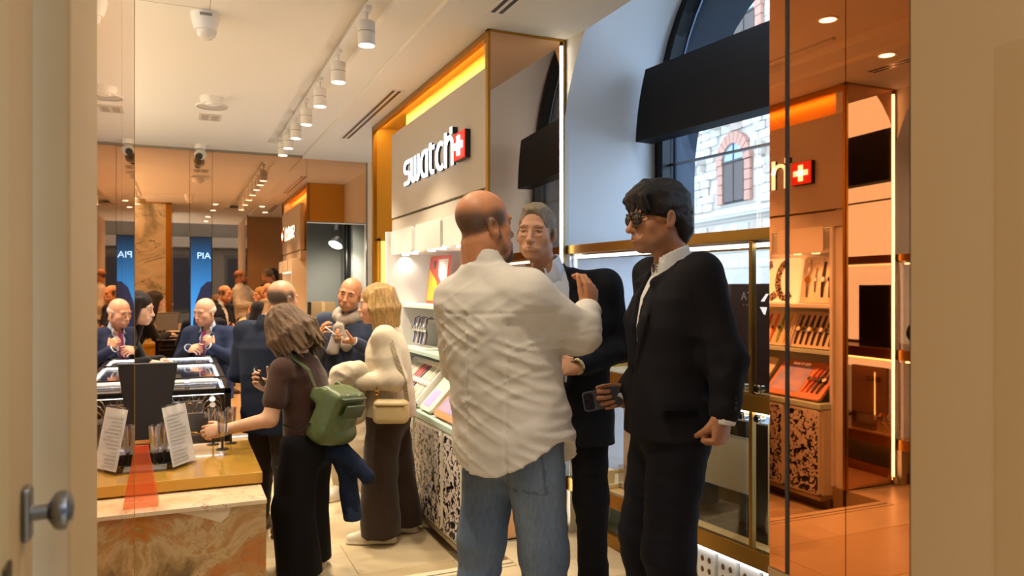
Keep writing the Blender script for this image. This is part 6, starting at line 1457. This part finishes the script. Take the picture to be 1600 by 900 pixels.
    S.add(rbox((0, -.02, .12), (.125, .072, .15), .035, Rb), 0, gr); S.add(ell((0, -.03, .03), (.132, .086, .065), Rb), .03, gr)
    S.add(ell((-.03, -.075, .08), (.09, .035, .075), Rb), .012, gr)
    S.add(rbox((0, .01, .235), (.105, .055, .05), .02, Rb), .02, gr); S.add(rbox((-.0, .028, .315), (.09, .04, .05), .012, Rb), .006, gr, 's')
    V, Q, C = (lambda S: (S.disp(lambda P: -.006*(ridge(P, (9, 9, 6))-.55)), S.mesh())[1])(S); mesh_obj('bag_body', [(relax(V, Q, 1, .4), Q, C)], 'shine', t)
    fl = B()
    Rb4 = Matrix.Rotation(R(24), 4, 'X') @ Matrix.Rotation(R(-12), 4, 'Z')
    T_ = Matrix.Translation((0, -.02, .12)) @ Rb4
    fl.box(-.085, -.105, .03, .085, -.088, .105, .008, T=T_); fl.build('pocket_flap', mat('green_leather_dark', '#3f4c28', .42), t, True, world=False)
    B().box(-.11, -.08, .125, .11, .05, .135, .004, T=T_).build('top_band', MATS['green_leather_dark'], t, True, world=False)
    sh_l = A3(sh[0])-A3((-.07, -.20, .78)); hook = A3((-.05, .06, .24))
    B().tube([tuple(x) for x in (hook, hook*.5+sh_l*.5+A3((0, -.05, .065)), sh_l+A3((.035, -.035, .072)), sh_l+A3((.03, .03, .060)), sh_l+A3((.02, .075, -.01)))], 0, flat=(.034, .005), up=(0, -.4, 1)).build('shoulder_strap', MATS['green_leather_dark'], t, world=False)
    B().tube([(-.10, .05, .10), (-.14, .14, .06), (-.12, .22, .08)], 0, flat=(.020, .004), up=(0, -.4, 1)).build('lower_strap', 'black', t, world=False)
    for (x, z) in ((-.06, .25), (.05, .245)): B().box(x-.012, -.03, z, x+.012, -.018, z+.02, .003, T=Rb4).build('buckle', 'chrome', t, world=False)
    # denim jacket hanging under the backpack
    t = thing('denim_jacket', 'dark denim jacket hanging below the olive backpack', 'jacket', W_((-.02, -.27, .42)), -R(al))
    S = SDF((-.16, -.20, -.12), (.16, .22, .40), .008); dn = '#172238'
    S.add(cap((0, .10, .34), (.02, .02, .20), .05, .055), 0, dn); S.add(cap((.02, .02, .20), (.0, -.02, -.04), .048, .044), .03, dn); S.add(cap((-.02, .04, .28), (-.03, -.12, .15), .05, .04), .03, dn); S.add(cap((0, .1, .33), (0, .16, .20), .04, .03), .03, dn)
    S.disp(lambda P: -.016*(ridge(P, (13, 13, 9))-.5)-.006*(ridge(P, (26, 26, 20))-.5)); V, Q, C = S.mesh(); mesh_obj('jacket_cloth', [(relax(V, Q, 1), Q, C)], 'denim', t)
    S = SDF((-.07, -.09, -.10), (.07, .05, .0), .006); S.add(cap((.0, -.02, -.035), (.0, -.025, -.075), .050, .050), 0, '#263650'); mesh_obj('cuff', [S.mesh()], 'denim', t)
    return P_
# ---------- 5. bald man in a navy jacket, turned away
def man_navy():
    root = (.54, 5.11); al = 50
    hc = A3((.045, .045, 1.515)); Rm = rotm(-6, 4, 0); nb = A3((.01, -.03, 1.34))
    sh = [A3((-.19, -.04, 1.30)), A3((.20, -.01, 1.29))]; el = [A3((-.25, -.05, 1.03)), A3((.25, .02, 1.02))]; wr = [A3((-.13, .19, .98)), A3((.13, .22, .99))]
    kn = [A3((-.10, .02, .46)), A3((.10, .02, .46))]; an = [A3((-.11, -.02, .09)), A3((.12, .0, .09))]; sk = '#c08c6c'
    hd = make_head(hc, Rm, nb, skin=sk, lip='#9a5a4a', h=.0042, age=1, neck_r=.060, w=1.03, fat=.012, brow='#5a4a3c', scalp=('#55463a', [ell((0, -.06, .012), (.095, .068, .052)), ell((.075, .005, .01), (.02, .04, .045)), ell((-.075, .005, .01), (.02, .04, .045))]))
    hR = hand(sk, wr[1], (-.6, .7, .2), (-.5, -.4, .6), 'R', (.3, .5, .5, .5, .5), forearm=el[1], h=.005); hL = hand(sk, wr[0], (.6, .7, .2), (.5, -.4, .6), 'L', (.3, .5, .5, .5, .5), forearm=el[0], h=.005)
    P_ = person(root, 0, al, 'balding man in a navy jacket turned away behind the woman in brown', [hd, hR, hL, skeleton((0, 0, .84), kn, an, nb, sh, el, wr, sk)])
    secs = [(.62, .0, .0, .205, .155), (.80, .0, .0, .205, .158), (.95, .0, .0, .20, .155), (1.08, .0, -.01, .205, .150), (1.20, .0, -.02, .212, .140), (1.27, .0, -.025, .19, .115), (1.31, .0, -.03, .13, .09), (1.345, .0, -.03, .09, .075)]
    # reuse tailored jacket with lowered lapels
    pr = [(loft(secs, 2.4), 0, '#1a2233')]
    for i in (0, 1): pr += [(cap(nb*.6+sh[i]*.4, sh[i], .056, .068), .045, '#1a2233'), (cap(sh[i], el[i], .068, .06), .045, '#1a2233'), (cap(el[i], wr[i], .06, .046), .025, '#1a2233')]
    pr += [(cap(nb+A3((0, -.02, .0)), nb+A3((.0, -.005, .045)), .074, .070), .012, '#1a2233'), (cap(nb+A3((0, .01, -.02)), nb+A3((.01, .03, .12)), .062, .066), .003, '#1a2233', 's')]
    for k in range(6): z = 1.0+.3*k/5; pr.append((ell((0, .15-.012*k, z), (.005+.05*k/5, .06, .05)), .004, '#1a2233', 's'))
    garment('jacket', (-.38, -.24, .58), (.38, .34, 1.42), .0085, pr, 'suit', P_, lambda x, y, z: .66-z+0*x+0*y, lambda P: -.007*(ridge(P, (5, 5, 12))-.55))
    shirt_front(P_, nb, hc, [(z, a, b, c, d) for z, a, b, c, d in secs], '#cfd4dc', h=.010, vtip=1.0, collar=.068)
    lp = legprims((0, 0, .84), kn, an, (.100, .078, .070), '#2e241a', (.18, .135, .14)); garment('trousers', (-.30, -.24, .05), (.30, .24, .95), .010, lp, 'cloth', P_, lambda x, y, z: np.maximum(.08-z, z-.90)+0*x+0*y, legfolds(an, .011))
    shoes(P_, an, [(-.3, 1), (.35, 1)], '#4a2c1e', '#1a1512', .008)
    return P_
# ---------- 6. bald man with a sweater round his neck
def man_scarf():
    root = (1.16, 5.716); al = 215
    hc = A3((-.035, .055, 1.545)); Rm = rotm(6, 8, -13); nb = A3((-.015, .0, 1.375))
    sh = [A3((-.205, .0, 1.315)), A3((.190, .02, 1.335))]; el = [A3((-.265, .06, 1.075)), A3((.225, .09, 1.085))]; wr = [A3((-.165, .275, 1.205)), A3((.085, .315, 1.195))]
    kn = [A3((-.11, .06, .45)), A3((.10, .0, .45))]; an = [A3((-.125, .12, .085)), A3((.05, -.01, .085))]; sk = '#bd845f'
    hd = make_head(hc, Rm, nb, skin=sk, lip='#a5604c', h=.0038, smile=1, brow='#3a2a20', brow_h=1.15, neck_r=.058, w=1.0, stubble='#a87a58', scalp=('#a5785a', [ell((0, -.06, .015), (.095, .066, .05))]))
    hR = hand(sk, wr[1], (-.25, .35, .90), (-.75, -.2, .5), 'R', (.1, .25, .3, .35, .4), forearm=el[1], h=.0038, spread=.09)
    hL = hand(sk, wr[0], (.80, .55, .08), (.25, -.1, .96), 'L', (.35, .40, .42, .45, .5), forearm=el[0], h=.0038)
    P_ = person(root, 0, al, 'smiling bald man with a taupe sweater knotted round his neck, holding a bowl', [hd, hR, hL, skeleton((0, 0, .85), kn, an, nb, sh, el, wr, sk)])
    nv = '#2a3246'
    secs = [(.78, .0, .0, .205, .150), (.88, .0, .0, .205, .152), (1.0, -.003, .0, .20, .150), (1.12, -.006, .0, .208, .146), (1.24, -.01, .0, .212, .134), (1.31, -.012, .0, .185, .11), (1.35, -.013, .0, .12, .085), (1.38, -.014, .0, .08, .07)]
    pr = [(loft(secs, 2.4), 0, nv)]
    for i in (0, 1): pr += [(cap(nb*.6+sh[i]*.4, sh[i], .054, .066), .045, nv), (cap(sh[i], el[i], .067, .060), .04, nv), (cap(el[i], wr[i]-(wr[i]-el[i])*.08, .060, .042), .025, nv)]
    garment('jumper', (-.38, -.24, .72), (.36, .40, 1.43), .0085, pr, 'cloth', P_, lambda x, y, z: .80-z+0*x+0*y, lambda P: -.008*(ridge(P, (5, 5, 12))-.55))
    tp = '#93867a'
    S = SDF((-.30, -.20, .98), (.27, .25, 1.50), .0065)
    ring = [(-.014+.098*math.cos(a), .0+.088*math.sin(a), 1.385+.018*math.cos(2*a)-.02*math.sin(a)) for a in np.linspace(0, 2*math.pi, 17)]
    for a, b in zip(ring, ring[1:]): S.add(cap(a, b, .036), .02, tp)
    S.add(ell((.025, .130, 1.295), (.046, .034, .036)), .02, tp)
    S.add(cap((.03, .135, 1.29), (.060, .165, 1.12), .030, .050, (A3((0, 1, 0)), .6)), .02, tp); S.add(cap((.015, .135, 1.29), (-.045, .160, 1.17), .030, .046, (A3((0, 1, 0)), .6)), .02, tp)
    S.add(rbox((0, .16, 1.06), (.2, .1, .045), .01), .006, tp, 's')
    S.add(cap((-.09, .03, 1.37), (-.24, -.02, 1.30), .034, .05, (A3((0, 0, 1)), .7)), .03, tp); S.add(cap((-.08, -.06, 1.38), (-.20, -.10, 1.20), .04, .06), .03, tp); S.add(cap((.06, -.06, 1.38), (.15, -.11, 1.18), .04, .06), .03, tp); S.add(cap((-.18, -.10, 1.2), (.13, -.12, 1.18), .06), .04, tp)
    S.add(cap((-.012, .01, 1.30), (-.02, .03, 1.50), .060), .004, tp, 's')
    S.disp(lambda P: -.012*(ridge(np.stack([P[:, 0]+.3*P[:, 2], P[:, 1], .35*P[:, 2]], 1), (24, 24, 14))-.55)); V, Q, C = S.mesh(); mesh_obj('shoulder_sweater', [(relax(V, Q, 1), Q, C)], 'cloth', P_)
    S = SDF((-.11, -.09, 1.33), (.09, .13, 1.46), .0055); S.add(cap((-.014, .0, 1.37), (-.02, .02, 1.425), .066, .063), 0, '#454d60'); S.add(cap((-.014, .0, 1.3), (-.022, .025, 1.47), .058), .002, '#454d60', 's'); S.add(cap((-.018, .07, 1.43), (-.018, .09, 1.36), .014), .004, '#454d60', 's'); mesh_obj('shirt_collar', [S.mesh()], 'cloth', P_)
    be = '#c2b193'; lp = legprims((0, 0, .85), kn, an, (.102, .080, .074), be, (.178, .132, .13)); garment('trousers', (-.32, -.22, .05), (.30, .30, .95), .010, lp, 'cloth', P_, lambda x, y, z: np.maximum(.075-z, z-.87)+0*x+0*y, legfolds(an, .012))
    S = SDF((-.22, -.17, .82), (.22, .17, .88), .007); S.add(loft([(.835, 0, 0, .190, .140), (.868, 0, 0, .190, .140)]), 0, '#5a1f24'); S.tint(lambda P, C: np.where((np.abs(np.sin(P[:, 0]*55)) > .85)[:, None], hexc('#d8d2cc'), C)); mesh_obj('belt', [S.mesh()], 'cloth', P_)
    shoes(P_, an, [(-.15, 1), (.5, 1)], '#d8d0c0', '#e8e2d6', .008)
    cuffs(P_, el, wr, '#b9b4ae', (0,), r=.034, L_=.0)
    W_ = lambda p: (root[0]+p[0]*math.cos(R(al))+p[1]*math.sin(R(al)), root[1]-p[0]*math.sin(R(al))+p[1]*math.cos(R(al)), p[2])
    c = W_((-.075, .345, 1.195)); t = thing('snack_bowl', 'small clear bowl of snacks held by the bald smiling man', 'bowl', c)
    B().lathe([(0, 0), (.028, .0), (.046, .045), (.050, .062), (.046, .062), (.040, .043), (.024, .006), (0, .006)], c, 24).build('bowl', 'acrylic', t, True); B().sphere(Vector(c)+Vector((0, 0, .035)), .036, 14, (1, 1, .55)).build('snack', mat('snack_tan', '#a8804c', .7, bump=.4, bscale=60), t, True)
    c2 = W_((-.02, .36, 1.28)); t = thing('snack_fork', 'small white plastic fork in the fingers of the bald smiling man', 'fork', c2); B().tube([W_((.02, .365, 1.315)), W_((-.02, .36, 1.285)), W_((-.06, .35, 1.25))], .004, 6).build('fork_handle', 'white', t); B().box(-.008, -.003, -.0, .008, .003, .03, T=Matrix.Translation(W_((-.065, .35, 1.235)))).build('fork_head', 'white', t)
    return P_
# ---------- 7. blonde woman in a cream jacket
def woman_blonde():
    root = (1.17, 4.73); al = 295
    hc = A3((.0, .035, 1.487)); Rm = rotm(-2, 4, 0); nb = A3((.0, -.03, 1.33))
    sh = [A3((-.165, -.045, 1.285)), A3((.165, -.03, 1.285))]; el = [A3((-.215, -.125, 1.030)), A3((.21, -.06, 1.03))]; wr = [A3((-.205, .095, 1.015)), A3((.12, .17, 1.03))]
    kn = [A3((-.085, .0, .44)), A3((.10, -.07, .44))]; an = [A3((-.095, -.01, .085)), A3((.13, -.115, .085))]; sk = '#cf9a78'
    hd = make_head(hc, Rm, nb, skin=sk, lip='#b3584e', h=.0038, male=False, smile=2, age=1, neck_r=.047, w=.93, jaw=.88, brow='#8a6a44', eyes_open=.6)
    hL = hand(sk, wr[0], (.2, .95, .05), (.1, .1, -1), 'L', (.3, .5, .5, .5, .5), forearm=el[0], h=.005, sc=.92); hR = hand(sk, wr[1], (-.5, .8, .05), (-.1, .1, -1), 'R', (.3, .5, .5, .5, .5), forearm=el[1], h=.005, sc=.92)
    P_ = person(root, 0, al, 'laughing blonde woman in a cream jacket and brown wide trousers', [hd, hL, hR, skeleton((0, -.03, .84), kn, an, nb, sh, el, wr, sk, .08)])
    hcol = '#a8834c'
    H = SDF((-.15, -.18, -.24), (.15, .15, .17), .0042); H.add(ell((0, -.02, .042), (.086, .110, .094)), 0, hcol); H.add(ell((0, -.055, -.05), (.086, .066, .09)), .04, hcol)
    H.add(ell((0, .130, -.035), (.076, .092, .114)), .012, hcol, 's')
    locks(H, 54, lambda u_, r_: (.083*math.sin(R(-112+224*u_)), -.02-.085*math.cos(R(-112+224*u_)), .06+r_.uniform(-.01, .03)), lambda u_, r_: (.100*math.sin(R(-112+224*u_)), -.025-.105*math.cos(R(-112+224*u_)), -.150+r_.uniform(-.02, .02)), hcol, .015, .005, .5, .007, .012, 8)
    H.disp(lambda P: -.005*(vnoise(P, (110, 110, 6))-.45), .02); H.tint(lambda P, C: C*(.55+.9*vnoise(P, (90, 90, 5))[:, None])*(1-.25*np.clip((P[:, 2]-.09)/.05, 0, 1)[:, None])); hair_obj(H, hc, Rm, P_)
    cr_ = '#c6b89f'
    secs = [(.76, .0, -.05, .190, .165), (.86, .0, -.05, .185, .158), (.98, .0, -.045, .176, .148), (1.10, .0, -.04, .180, .140), (1.20, .0, -.035, .184, .128), (1.27, .0, -.033, .165, .105), (1.31, .0, -.03, .11, .08), (1.34, .0, -.03, .08, .068)]
    pr = [(loft(secs, 2.3), 0, cr_)]
    for i in (0, 1): pr += [(cap(nb*.6+sh[i]*.4, sh[i], .050, .064), .045, cr_), (cap(sh[i], el[i], .068, .064), .04, cr_), (cap(el[i], wr[i], .064, .052), .03, cr_)]
    pr += [(cap(nb+A3((0, -.012, -.01)), nb+A3((.0, .0, .035)), .068, .062), .012, cr_), (cap(nb+A3((0, .01, -.02)), nb+A3((.0, .03, .12)), .053, .056), .003, cr_, 's')]
    for k in range(8): z = .80+.52*k/7; pr.append((ell((0, .118-.006*k, z), (.012+.012*k/7, .055, .06)), .006, cr_, 's'))
    garment('jacket', (-.36, -.28, .72), (.36, .26, 1.42), .0078, pr, 'cloth', P_, lambda x, y, z: .79-z+.06*y+0*x, lambda P: -.010*(ridge(np.stack([P[:, 0], P[:, 1]+.4*P[:, 2], P[:, 2]], 1), (6, 6, 9))-.55)-.018*np.exp(-(((P-el[0])**2).sum(1))/.014)*(ridge(np.stack([P[:, 0], P[:, 1]+P[:, 2], P[:, 2]-P[:, 1]], 1), (12, 9, 15))-.55)-.004*G(P[:, 1]+.10, .006)*(P[:, 0] < -.1)*(P[:, 2] < 1.0))
    garment('blouse', (-.16, -.16, .80), (.16, .14, 1.36), .010, [(loft([(.82, 0, -.03, .13, .118), (1.1, 0, -.03, .13, .115), (1.25, 0, -.03, .12, .10), (1.33, 0, -.03, .06, .06)]), 0, '#c9b79c')], 'cloth', P_)
    bn = '#33241a'; lp = [(ell((0, -.045, .80), (.172, .142, .15)), 0, bn)]
    for i in (0, 1): s = -1 if i == 0 else 1; lp += [(cap((s*.08, -.045, .80), kn[i], .105, .112), .05, bn), (cap(kn[i], an[i]-A3((0, 0, .03)), .112, .124), .03, bn)]
    garment('trousers', (-.30, -.30, .03), (.32, .20, .96), .009, lp, 'cloth', P_, lambda x, y, z: np.maximum(.055-z, z-.88)+0*x+0*y, lambda P: -.012*(ridge(P, (8, 8, 2.4))-.5)-.006*(ridge(P, (7, 7, 13))-.5))
    shoes(P_, an, [(-.1, 1), (.15, 1)], '#e0d8c4', '#efe9da', .008)
    W_ = lambda p: (root[0]+p[0]*math.cos(R(al))+p[1]*math.sin(R(al)), root[1]-p[0]*math.sin(R(al))+p[1]*math.cos(R(al)), p[2])
    # folded fur-trimmed coat over the forearm
    t = thing('folded_coat', 'pale folded coat with grey fur trim over the blonde woman\'s forearm', 'coat', W_((-.20, .135, 1.02)), -R(al))
    S = SDF((-.18, -.16, -.30), (.18, .22, .18), .0065); c_ = '#c3b59d'
    for q0, q1, r0, r1 in (((.0, -.02, .06), (-.03, .07, .05), .062, .058), ((-.03, .05, .05), (-.05, .115, -.03), .056, .045), ((.02, -.04, .01), (.0, .06, -.02), .06, .055), ((.05, .04, .02), (.04, .09, -.06), .05, .05), ((.05, .0, -.04), (.05, .0, -.20), .06, .07)): S.add(cap(q0, q1, r0, r1), .025, c_)
    S.disp(lambda P: -.016*(ridge(np.stack([P[:, 0], P[:, 1]+P[:, 2], P[:, 2]-.6*P[:, 1]], 1), (9, 9, 17))-.55)-.004*(vnoise(P, (60, 60, 60))-.5)); V, Q, C = S.mesh(); mesh_obj('coat_cloth', [(relax(V, Q, 1), Q, C)], 'cloth', t)
    S = SDF((-.12, -.10, -.22), (.14, .16, .0), .007); S.add(cap((-.02, .0, -.07), (-.01, .06, -.12), .05, .04), 0, '#8f8274'); S.disp(lambda P: -.016*(vnoise(P, (70, 70, 40))-.45)); mesh_obj('fur_trim', [S.mesh()], 'cloth', t)
    # beige shoulder bag and its strap
    c = W_((-.255, -.105, .845)); t = thing('shoulder_bag', 'small beige leather shoulder bag at the blonde woman\'s hip', 'bag', c, -R(al))
    S = SDF((-.09, -.16, -.11), (.09, .16, .11), .0055); S.add(rbox((0, 0, 0), (.045, .108, .072), .034), 0, '#c9b282'); S.disp(lambda P: .004*G(P[:, 2]-.038, .004)-.003*(vnoise(P, (14, 14, 14))-.5)); mesh_obj('bag_body', [S.mesh()], 'shine', t)
    B().box(-.048, -.09, .036, -.044, .09, .041).build('zip', 'brass', t, world=False)
    def loc_(p): return (p[0]+.255, p[1]+.105, p[2]-.845)
    B().tube([loc_(p) for p in ((-.245, -.20, .90), (-.262, -.185, 1.03), (-.250, -.13, 1.18), (-.215, -.085, 1.30), (-.16, -.045, 1.352), (-.12, .02, 1.335))], 0, flat=(.026, .005), up=(-1, -.3, .2)).build('woven_strap', rampmat('woven_strap', lambda nt, co: ramp(nt, (lambda n_: (nt.links.new(co, n_.inputs[0]), n_.outputs[1])[1])(N(nt, 'ShaderNodeTexChecker', i_Scale=110)), [(.4, '#77694f'), (.6, '#a08f70')]), .7), t, world=False)
    for k in range(5): B().tube([loc_((-.258, -.02+.0, .905+.026*k+.014*math.sin(a))) if k % 2 else loc_((-.258, -.02+.010*math.cos(a), .905+.026*k+.014*math.sin(a))) for a in np.linspace(0, 2*math.pi, 10, endpoint=False)], .0035, 6, closed=True).build('chain_link', 'brass', t, True, world=False)
    return P_
# ---------- 8. old man in a blue suit behind the showcase
def man_old():
    root = (.25, 7.60); al = 210
    hc = A3((.0, .10, 1.375)); Rm = rotm(-14, 14, -3); nb = A3((.0, .01, 1.215))
    sh = [A3((-.19, .0, 1.165)), A3((.19, .0, 1.165))]; el = [A3((-.265, .10, .94)), A3((.255, .06, .95))]; wr = [A3((-.155, .265, 1.055)), A3((.07, .27, 1.045))]
    kn = [A3((-.10, .0, .38)), A3((.10, .0, .38))]; an = [A3((-.11, -.02, .08)), A3((.11, .0, .08))]; sk = '#cb9a80'
    hd = make_head(hc, Rm, nb, skin=sk, lip='#a86a5c', h=.0042, age=1, brow='#8f8478', neck_r=.055, w=1.0, eyes_open=.6)
    hR = hand(sk, wr[1], (-.95, .25, .05), (-.2, -.6, -.6), 'R', (.3, .55, .6, .6, .6), forearm=el[1], h=.0045); hL = hand(sk, wr[0], (.25, .2, .9), (.8, -.3, 0), 'L', (.1, .75, .8, .8, .8), forearm=el[0], h=.0045)
    P_ = person(root, 0, al, 'old balding man in a blue suit and purple tie behind the showcases', [hd, hR, hL, skeleton((0, 0, .72), kn, an, nb, sh, el, wr, sk)])
    H = SDF((-.10, -.13, -.08), (.10, .06, .08), .0048); H.add(ell((0, -.022, .010), (.0815, .094, .060)), 0, '#cfc8bf'); H.add(ell((0, .02, .07), (.072, .10, .055)), .02, '#cfc8bf', 's'); H.add(ell((0, .11, 0), (.09, .10, .09)), .01, '#cfc8bf', 's'); H.disp(lambda P: -.004*(vnoise(P, (120, 120, 50))-.45)); hair_obj(H, hc, Rm, P_)
    secs = [(.52, .0, .0, .205, .150), (.70, .0, .0, .21, .160), (.85, .0, .0, .21, .165), (.98, .0, .0, .208, .155), (1.07, .0, .0, .205, .14), (1.14, .0, .0, .18, .115), (1.185, .0, .0, .12, .088), (1.22, .0, .0, .085, .072)]
    bl_ = '#27314f'; pr = [(loft(secs, 2.4), 0, bl_)]
    for i in (0, 1): pr += [(cap(nb*.6+sh[i]*.4, sh[i], .056, .068), .045, bl_), (cap(sh[i], el[i], .068, .060), .045, bl_), (cap(el[i], wr[i], .060, .046), .025, bl_)]
    for s in (-1, 1): pr += [(cap((s*.07, .095, 1.17), (s*.082, .145, 1.04), .018, .030, (A3((0, 1, 0)), .3)), .004, bl_), (cap((s*.082, .145, 1.04), (s*.02, .168, .84), .030, .012, (A3((0, 1, 0)), .3)), .004, bl_)]
    for k in range(7): z = .84+.36*k/6; pr.append((ell((0, .185-.013*k, z), (.006+.058*k/6, .062, .05)), .004, bl_, 's'))
    pr.append((cap(nb+A3((0, .02, 0)), nb+A3((0, .05, .12)), .060, .066), .004, bl_, 's'))
    garment('jacket', (-.38, -.24, .48), (.38, .36, 1.30), .0085, pr, 'suit', P_, lambda x, y, z: .56-z+0*x+0*y, lambda P: -.007*(ridge(P, (5, 5, 12))-.55))
    shirt_front(P_, nb, hc, secs, '#b9c8e0', h=.009, vtip=.84, collar=.066, spread=.012)
    B().prism([(-.012, 1.205), (.012, 1.205), (.017, 1.18), (.030, .90), (0, .86), (-.030, .90), (-.017, 1.18)], 0, .012, T=Matrix.Translation((0, .122, 0)) @ Matrix(((1, 0, 0, 0), (0, .4, -.25, .0), (0, 1, 0, 0), (0, 0, 0, 1))) if False else Matrix(((1, 0, 0, 0), (0, -.16, -1, .318), (0, 1, 0, 0), (0, 0, 0, 1)))).build('tie', mat('purple_tie', '#7c2a6a', .5), P_, world=False)
    cuffs(P_, el, wr, '#dfe4ee', (1, 0), r=.037)
    lp = legprims((0, 0, .70), kn, an, (.10, .078, .07), bl_, (.18, .14, .13)); garment('trousers', (-.30, -.24, .04), (.30, .24, .84), .012, lp, 'suit', P_, lambda x, y, z: np.maximum(.08-z, z-.78)+0*x+0*y, legfolds(an, .009, .4))
    shoes(P_, an, [(-.2, 1), (.2, 1)], '#15110f', '#0a0808', .010)
    W_ = lambda p: (root[0]+p[0]*math.cos(R(al))+p[1]*math.sin(R(al)), root[1]-p[0]*math.sin(R(al))+p[1]*math.cos(R(al)), p[2])
    t = thing('handbag', 'dark grey quilted bag hanging beside the old man\'s arm', 'bag', W_((-.10, .235, .90)), -R(al)); S = SDF((-.12, -.07, -.12), (.12, .07, .12), .008); S.add(rbox((0, 0, 0), (.085, .035, .085), .03), 0, '#2c2a2e'); mesh_obj('bag_body', [S.mesh()], 'shine', t); B().tube([(-.06, 0, .07), (-.05, 0, .14), (.05, 0, .14), (.06, 0, .07)], .006, 8).build('bag_handle', 'black', t, world=False)
    return P_
# ---------- 9. dark-haired woman leaning in from the left
def woman_dark():
    root = (-.60, 6.78); al = 112
    hc = A3((.02, .33, 1.43)); Rm = rotm(4, 10, 0); nb = A3((.0, .22, 1.27))
    sh = [A3((-.15, .16, 1.205)), A3((.15, .17, 1.20))]; el = [A3((-.19, .26, .98)), A3((.20, .25, .99))]; wr = [A3((-.08, .46, 1.015)), A3((.09, .42, 1.015))]
    kn = [A3((-.09, .0, .45)), A3((.09, .0, .45))]; an = [A3((-.10, -.03, .08)), A3((.10, -.03, .08))]; sk = '#d9ae98'
    hd = make_head(hc, Rm, nb, skin=sk, lip='#b0605c', h=.0045, male=False, neck_r=.045, w=.92, jaw=.86, brow='#201612')
    hL = hand(sk, wr[0], (.2, .95, -.12), (.2, .0, -1), 'L', (.2, .35, .35, .4, .4), forearm=el[0], h=.0045, sc=.9); hR = hand(sk, wr[1], (-.3, .9, -.12), (-.2, .0, -1), 'R', (.2, .35, .35, .4, .4), forearm=el[1], h=.0045, sc=.9)
    P_ = person(root, 0, al, 'dark long-haired woman in black leaning over the showcase from the left', [hd, hL, hR, skeleton((0, 0, .84), kn, an, nb, sh, el, wr, sk, .08)])
    hcol = '#1c1210'; H = SDF((-.14, -.17, -.36), (.14, .14, .16), .0058); H.add(ell((0, -.02, .042), (.085, .108, .094)), 0, hcol); H.add(ell((0, -.065, -.08), (.08, .058, .13)), .04, hcol); H.add(ell((0, .122, -.035), (.072, .068, .105)), .012, hcol, 's')
    locks(H, 34, lambda u_, r_: (.082*math.sin(R(-120+240*u_)), -.02-.085*math.cos(R(-120+240*u_)), .05+r_.uniform(-.01, .03)), lambda u_, r_: (.092*math.sin(R(-120+240*u_)), -.04-.085*math.cos(R(-120+240*u_)), -.29+r_.uniform(-.03, .03)), hcol, .018, .008, .5, .008, .012, 4); H.disp(lambda P: -.007*(vnoise(P, (80, 80, 8))-.45), .02); hair_obj(H, hc, Rm, P_)
    bk = '#0d0c0e'; secs = [(.74, .0, .0, .165, .135), (.88, .0, .03, .155, .12), (1.0, .0, .09, .155, .12), (1.12, .0, .15, .165, .12), (1.20, .0, .19, .14, .10), (1.245, .0, .21, .09, .075), (1.28, .0, .22, .065, .06)]
    pr = [(loft(secs, 2.3), 0, bk)]
    for i in (0, 1): pr += [(cap(nb*.6+sh[i]*.4, sh[i], .046, .055), .04, bk), (cap(sh[i], el[i], .056, .050), .04, bk), (cap(el[i], wr[i], .050, .038), .02, bk)]
    garment('top', (-.30, -.18, .70), (.30, .52, 1.34), .0095, pr, 'cloth', P_, lambda x, y, z: .76-z+0*x+0*y, lambda P: -.006*(ridge(P, (6, 6, 12))-.55))
    lp = legprims((0, 0, .82), kn, an, (.095, .075, .065), bk, (.165, .125, .12)); garment('trousers', (-.28, -.22, .04), (.28, .22, .94), .012, lp, 'suit', P_, lambda x, y, z: np.maximum(.08-z, z-.88)+0*x+0*y)
    shoes(P_, an, [(-.1, 1), (.1, 1)], '#15110f', '#0a0808', .010)
    return P_
man_white(); man_grey(); man_suit(); woman_brown(); man_navy(); man_scarf(); woman_blonde(); man_old(); woman_dark()
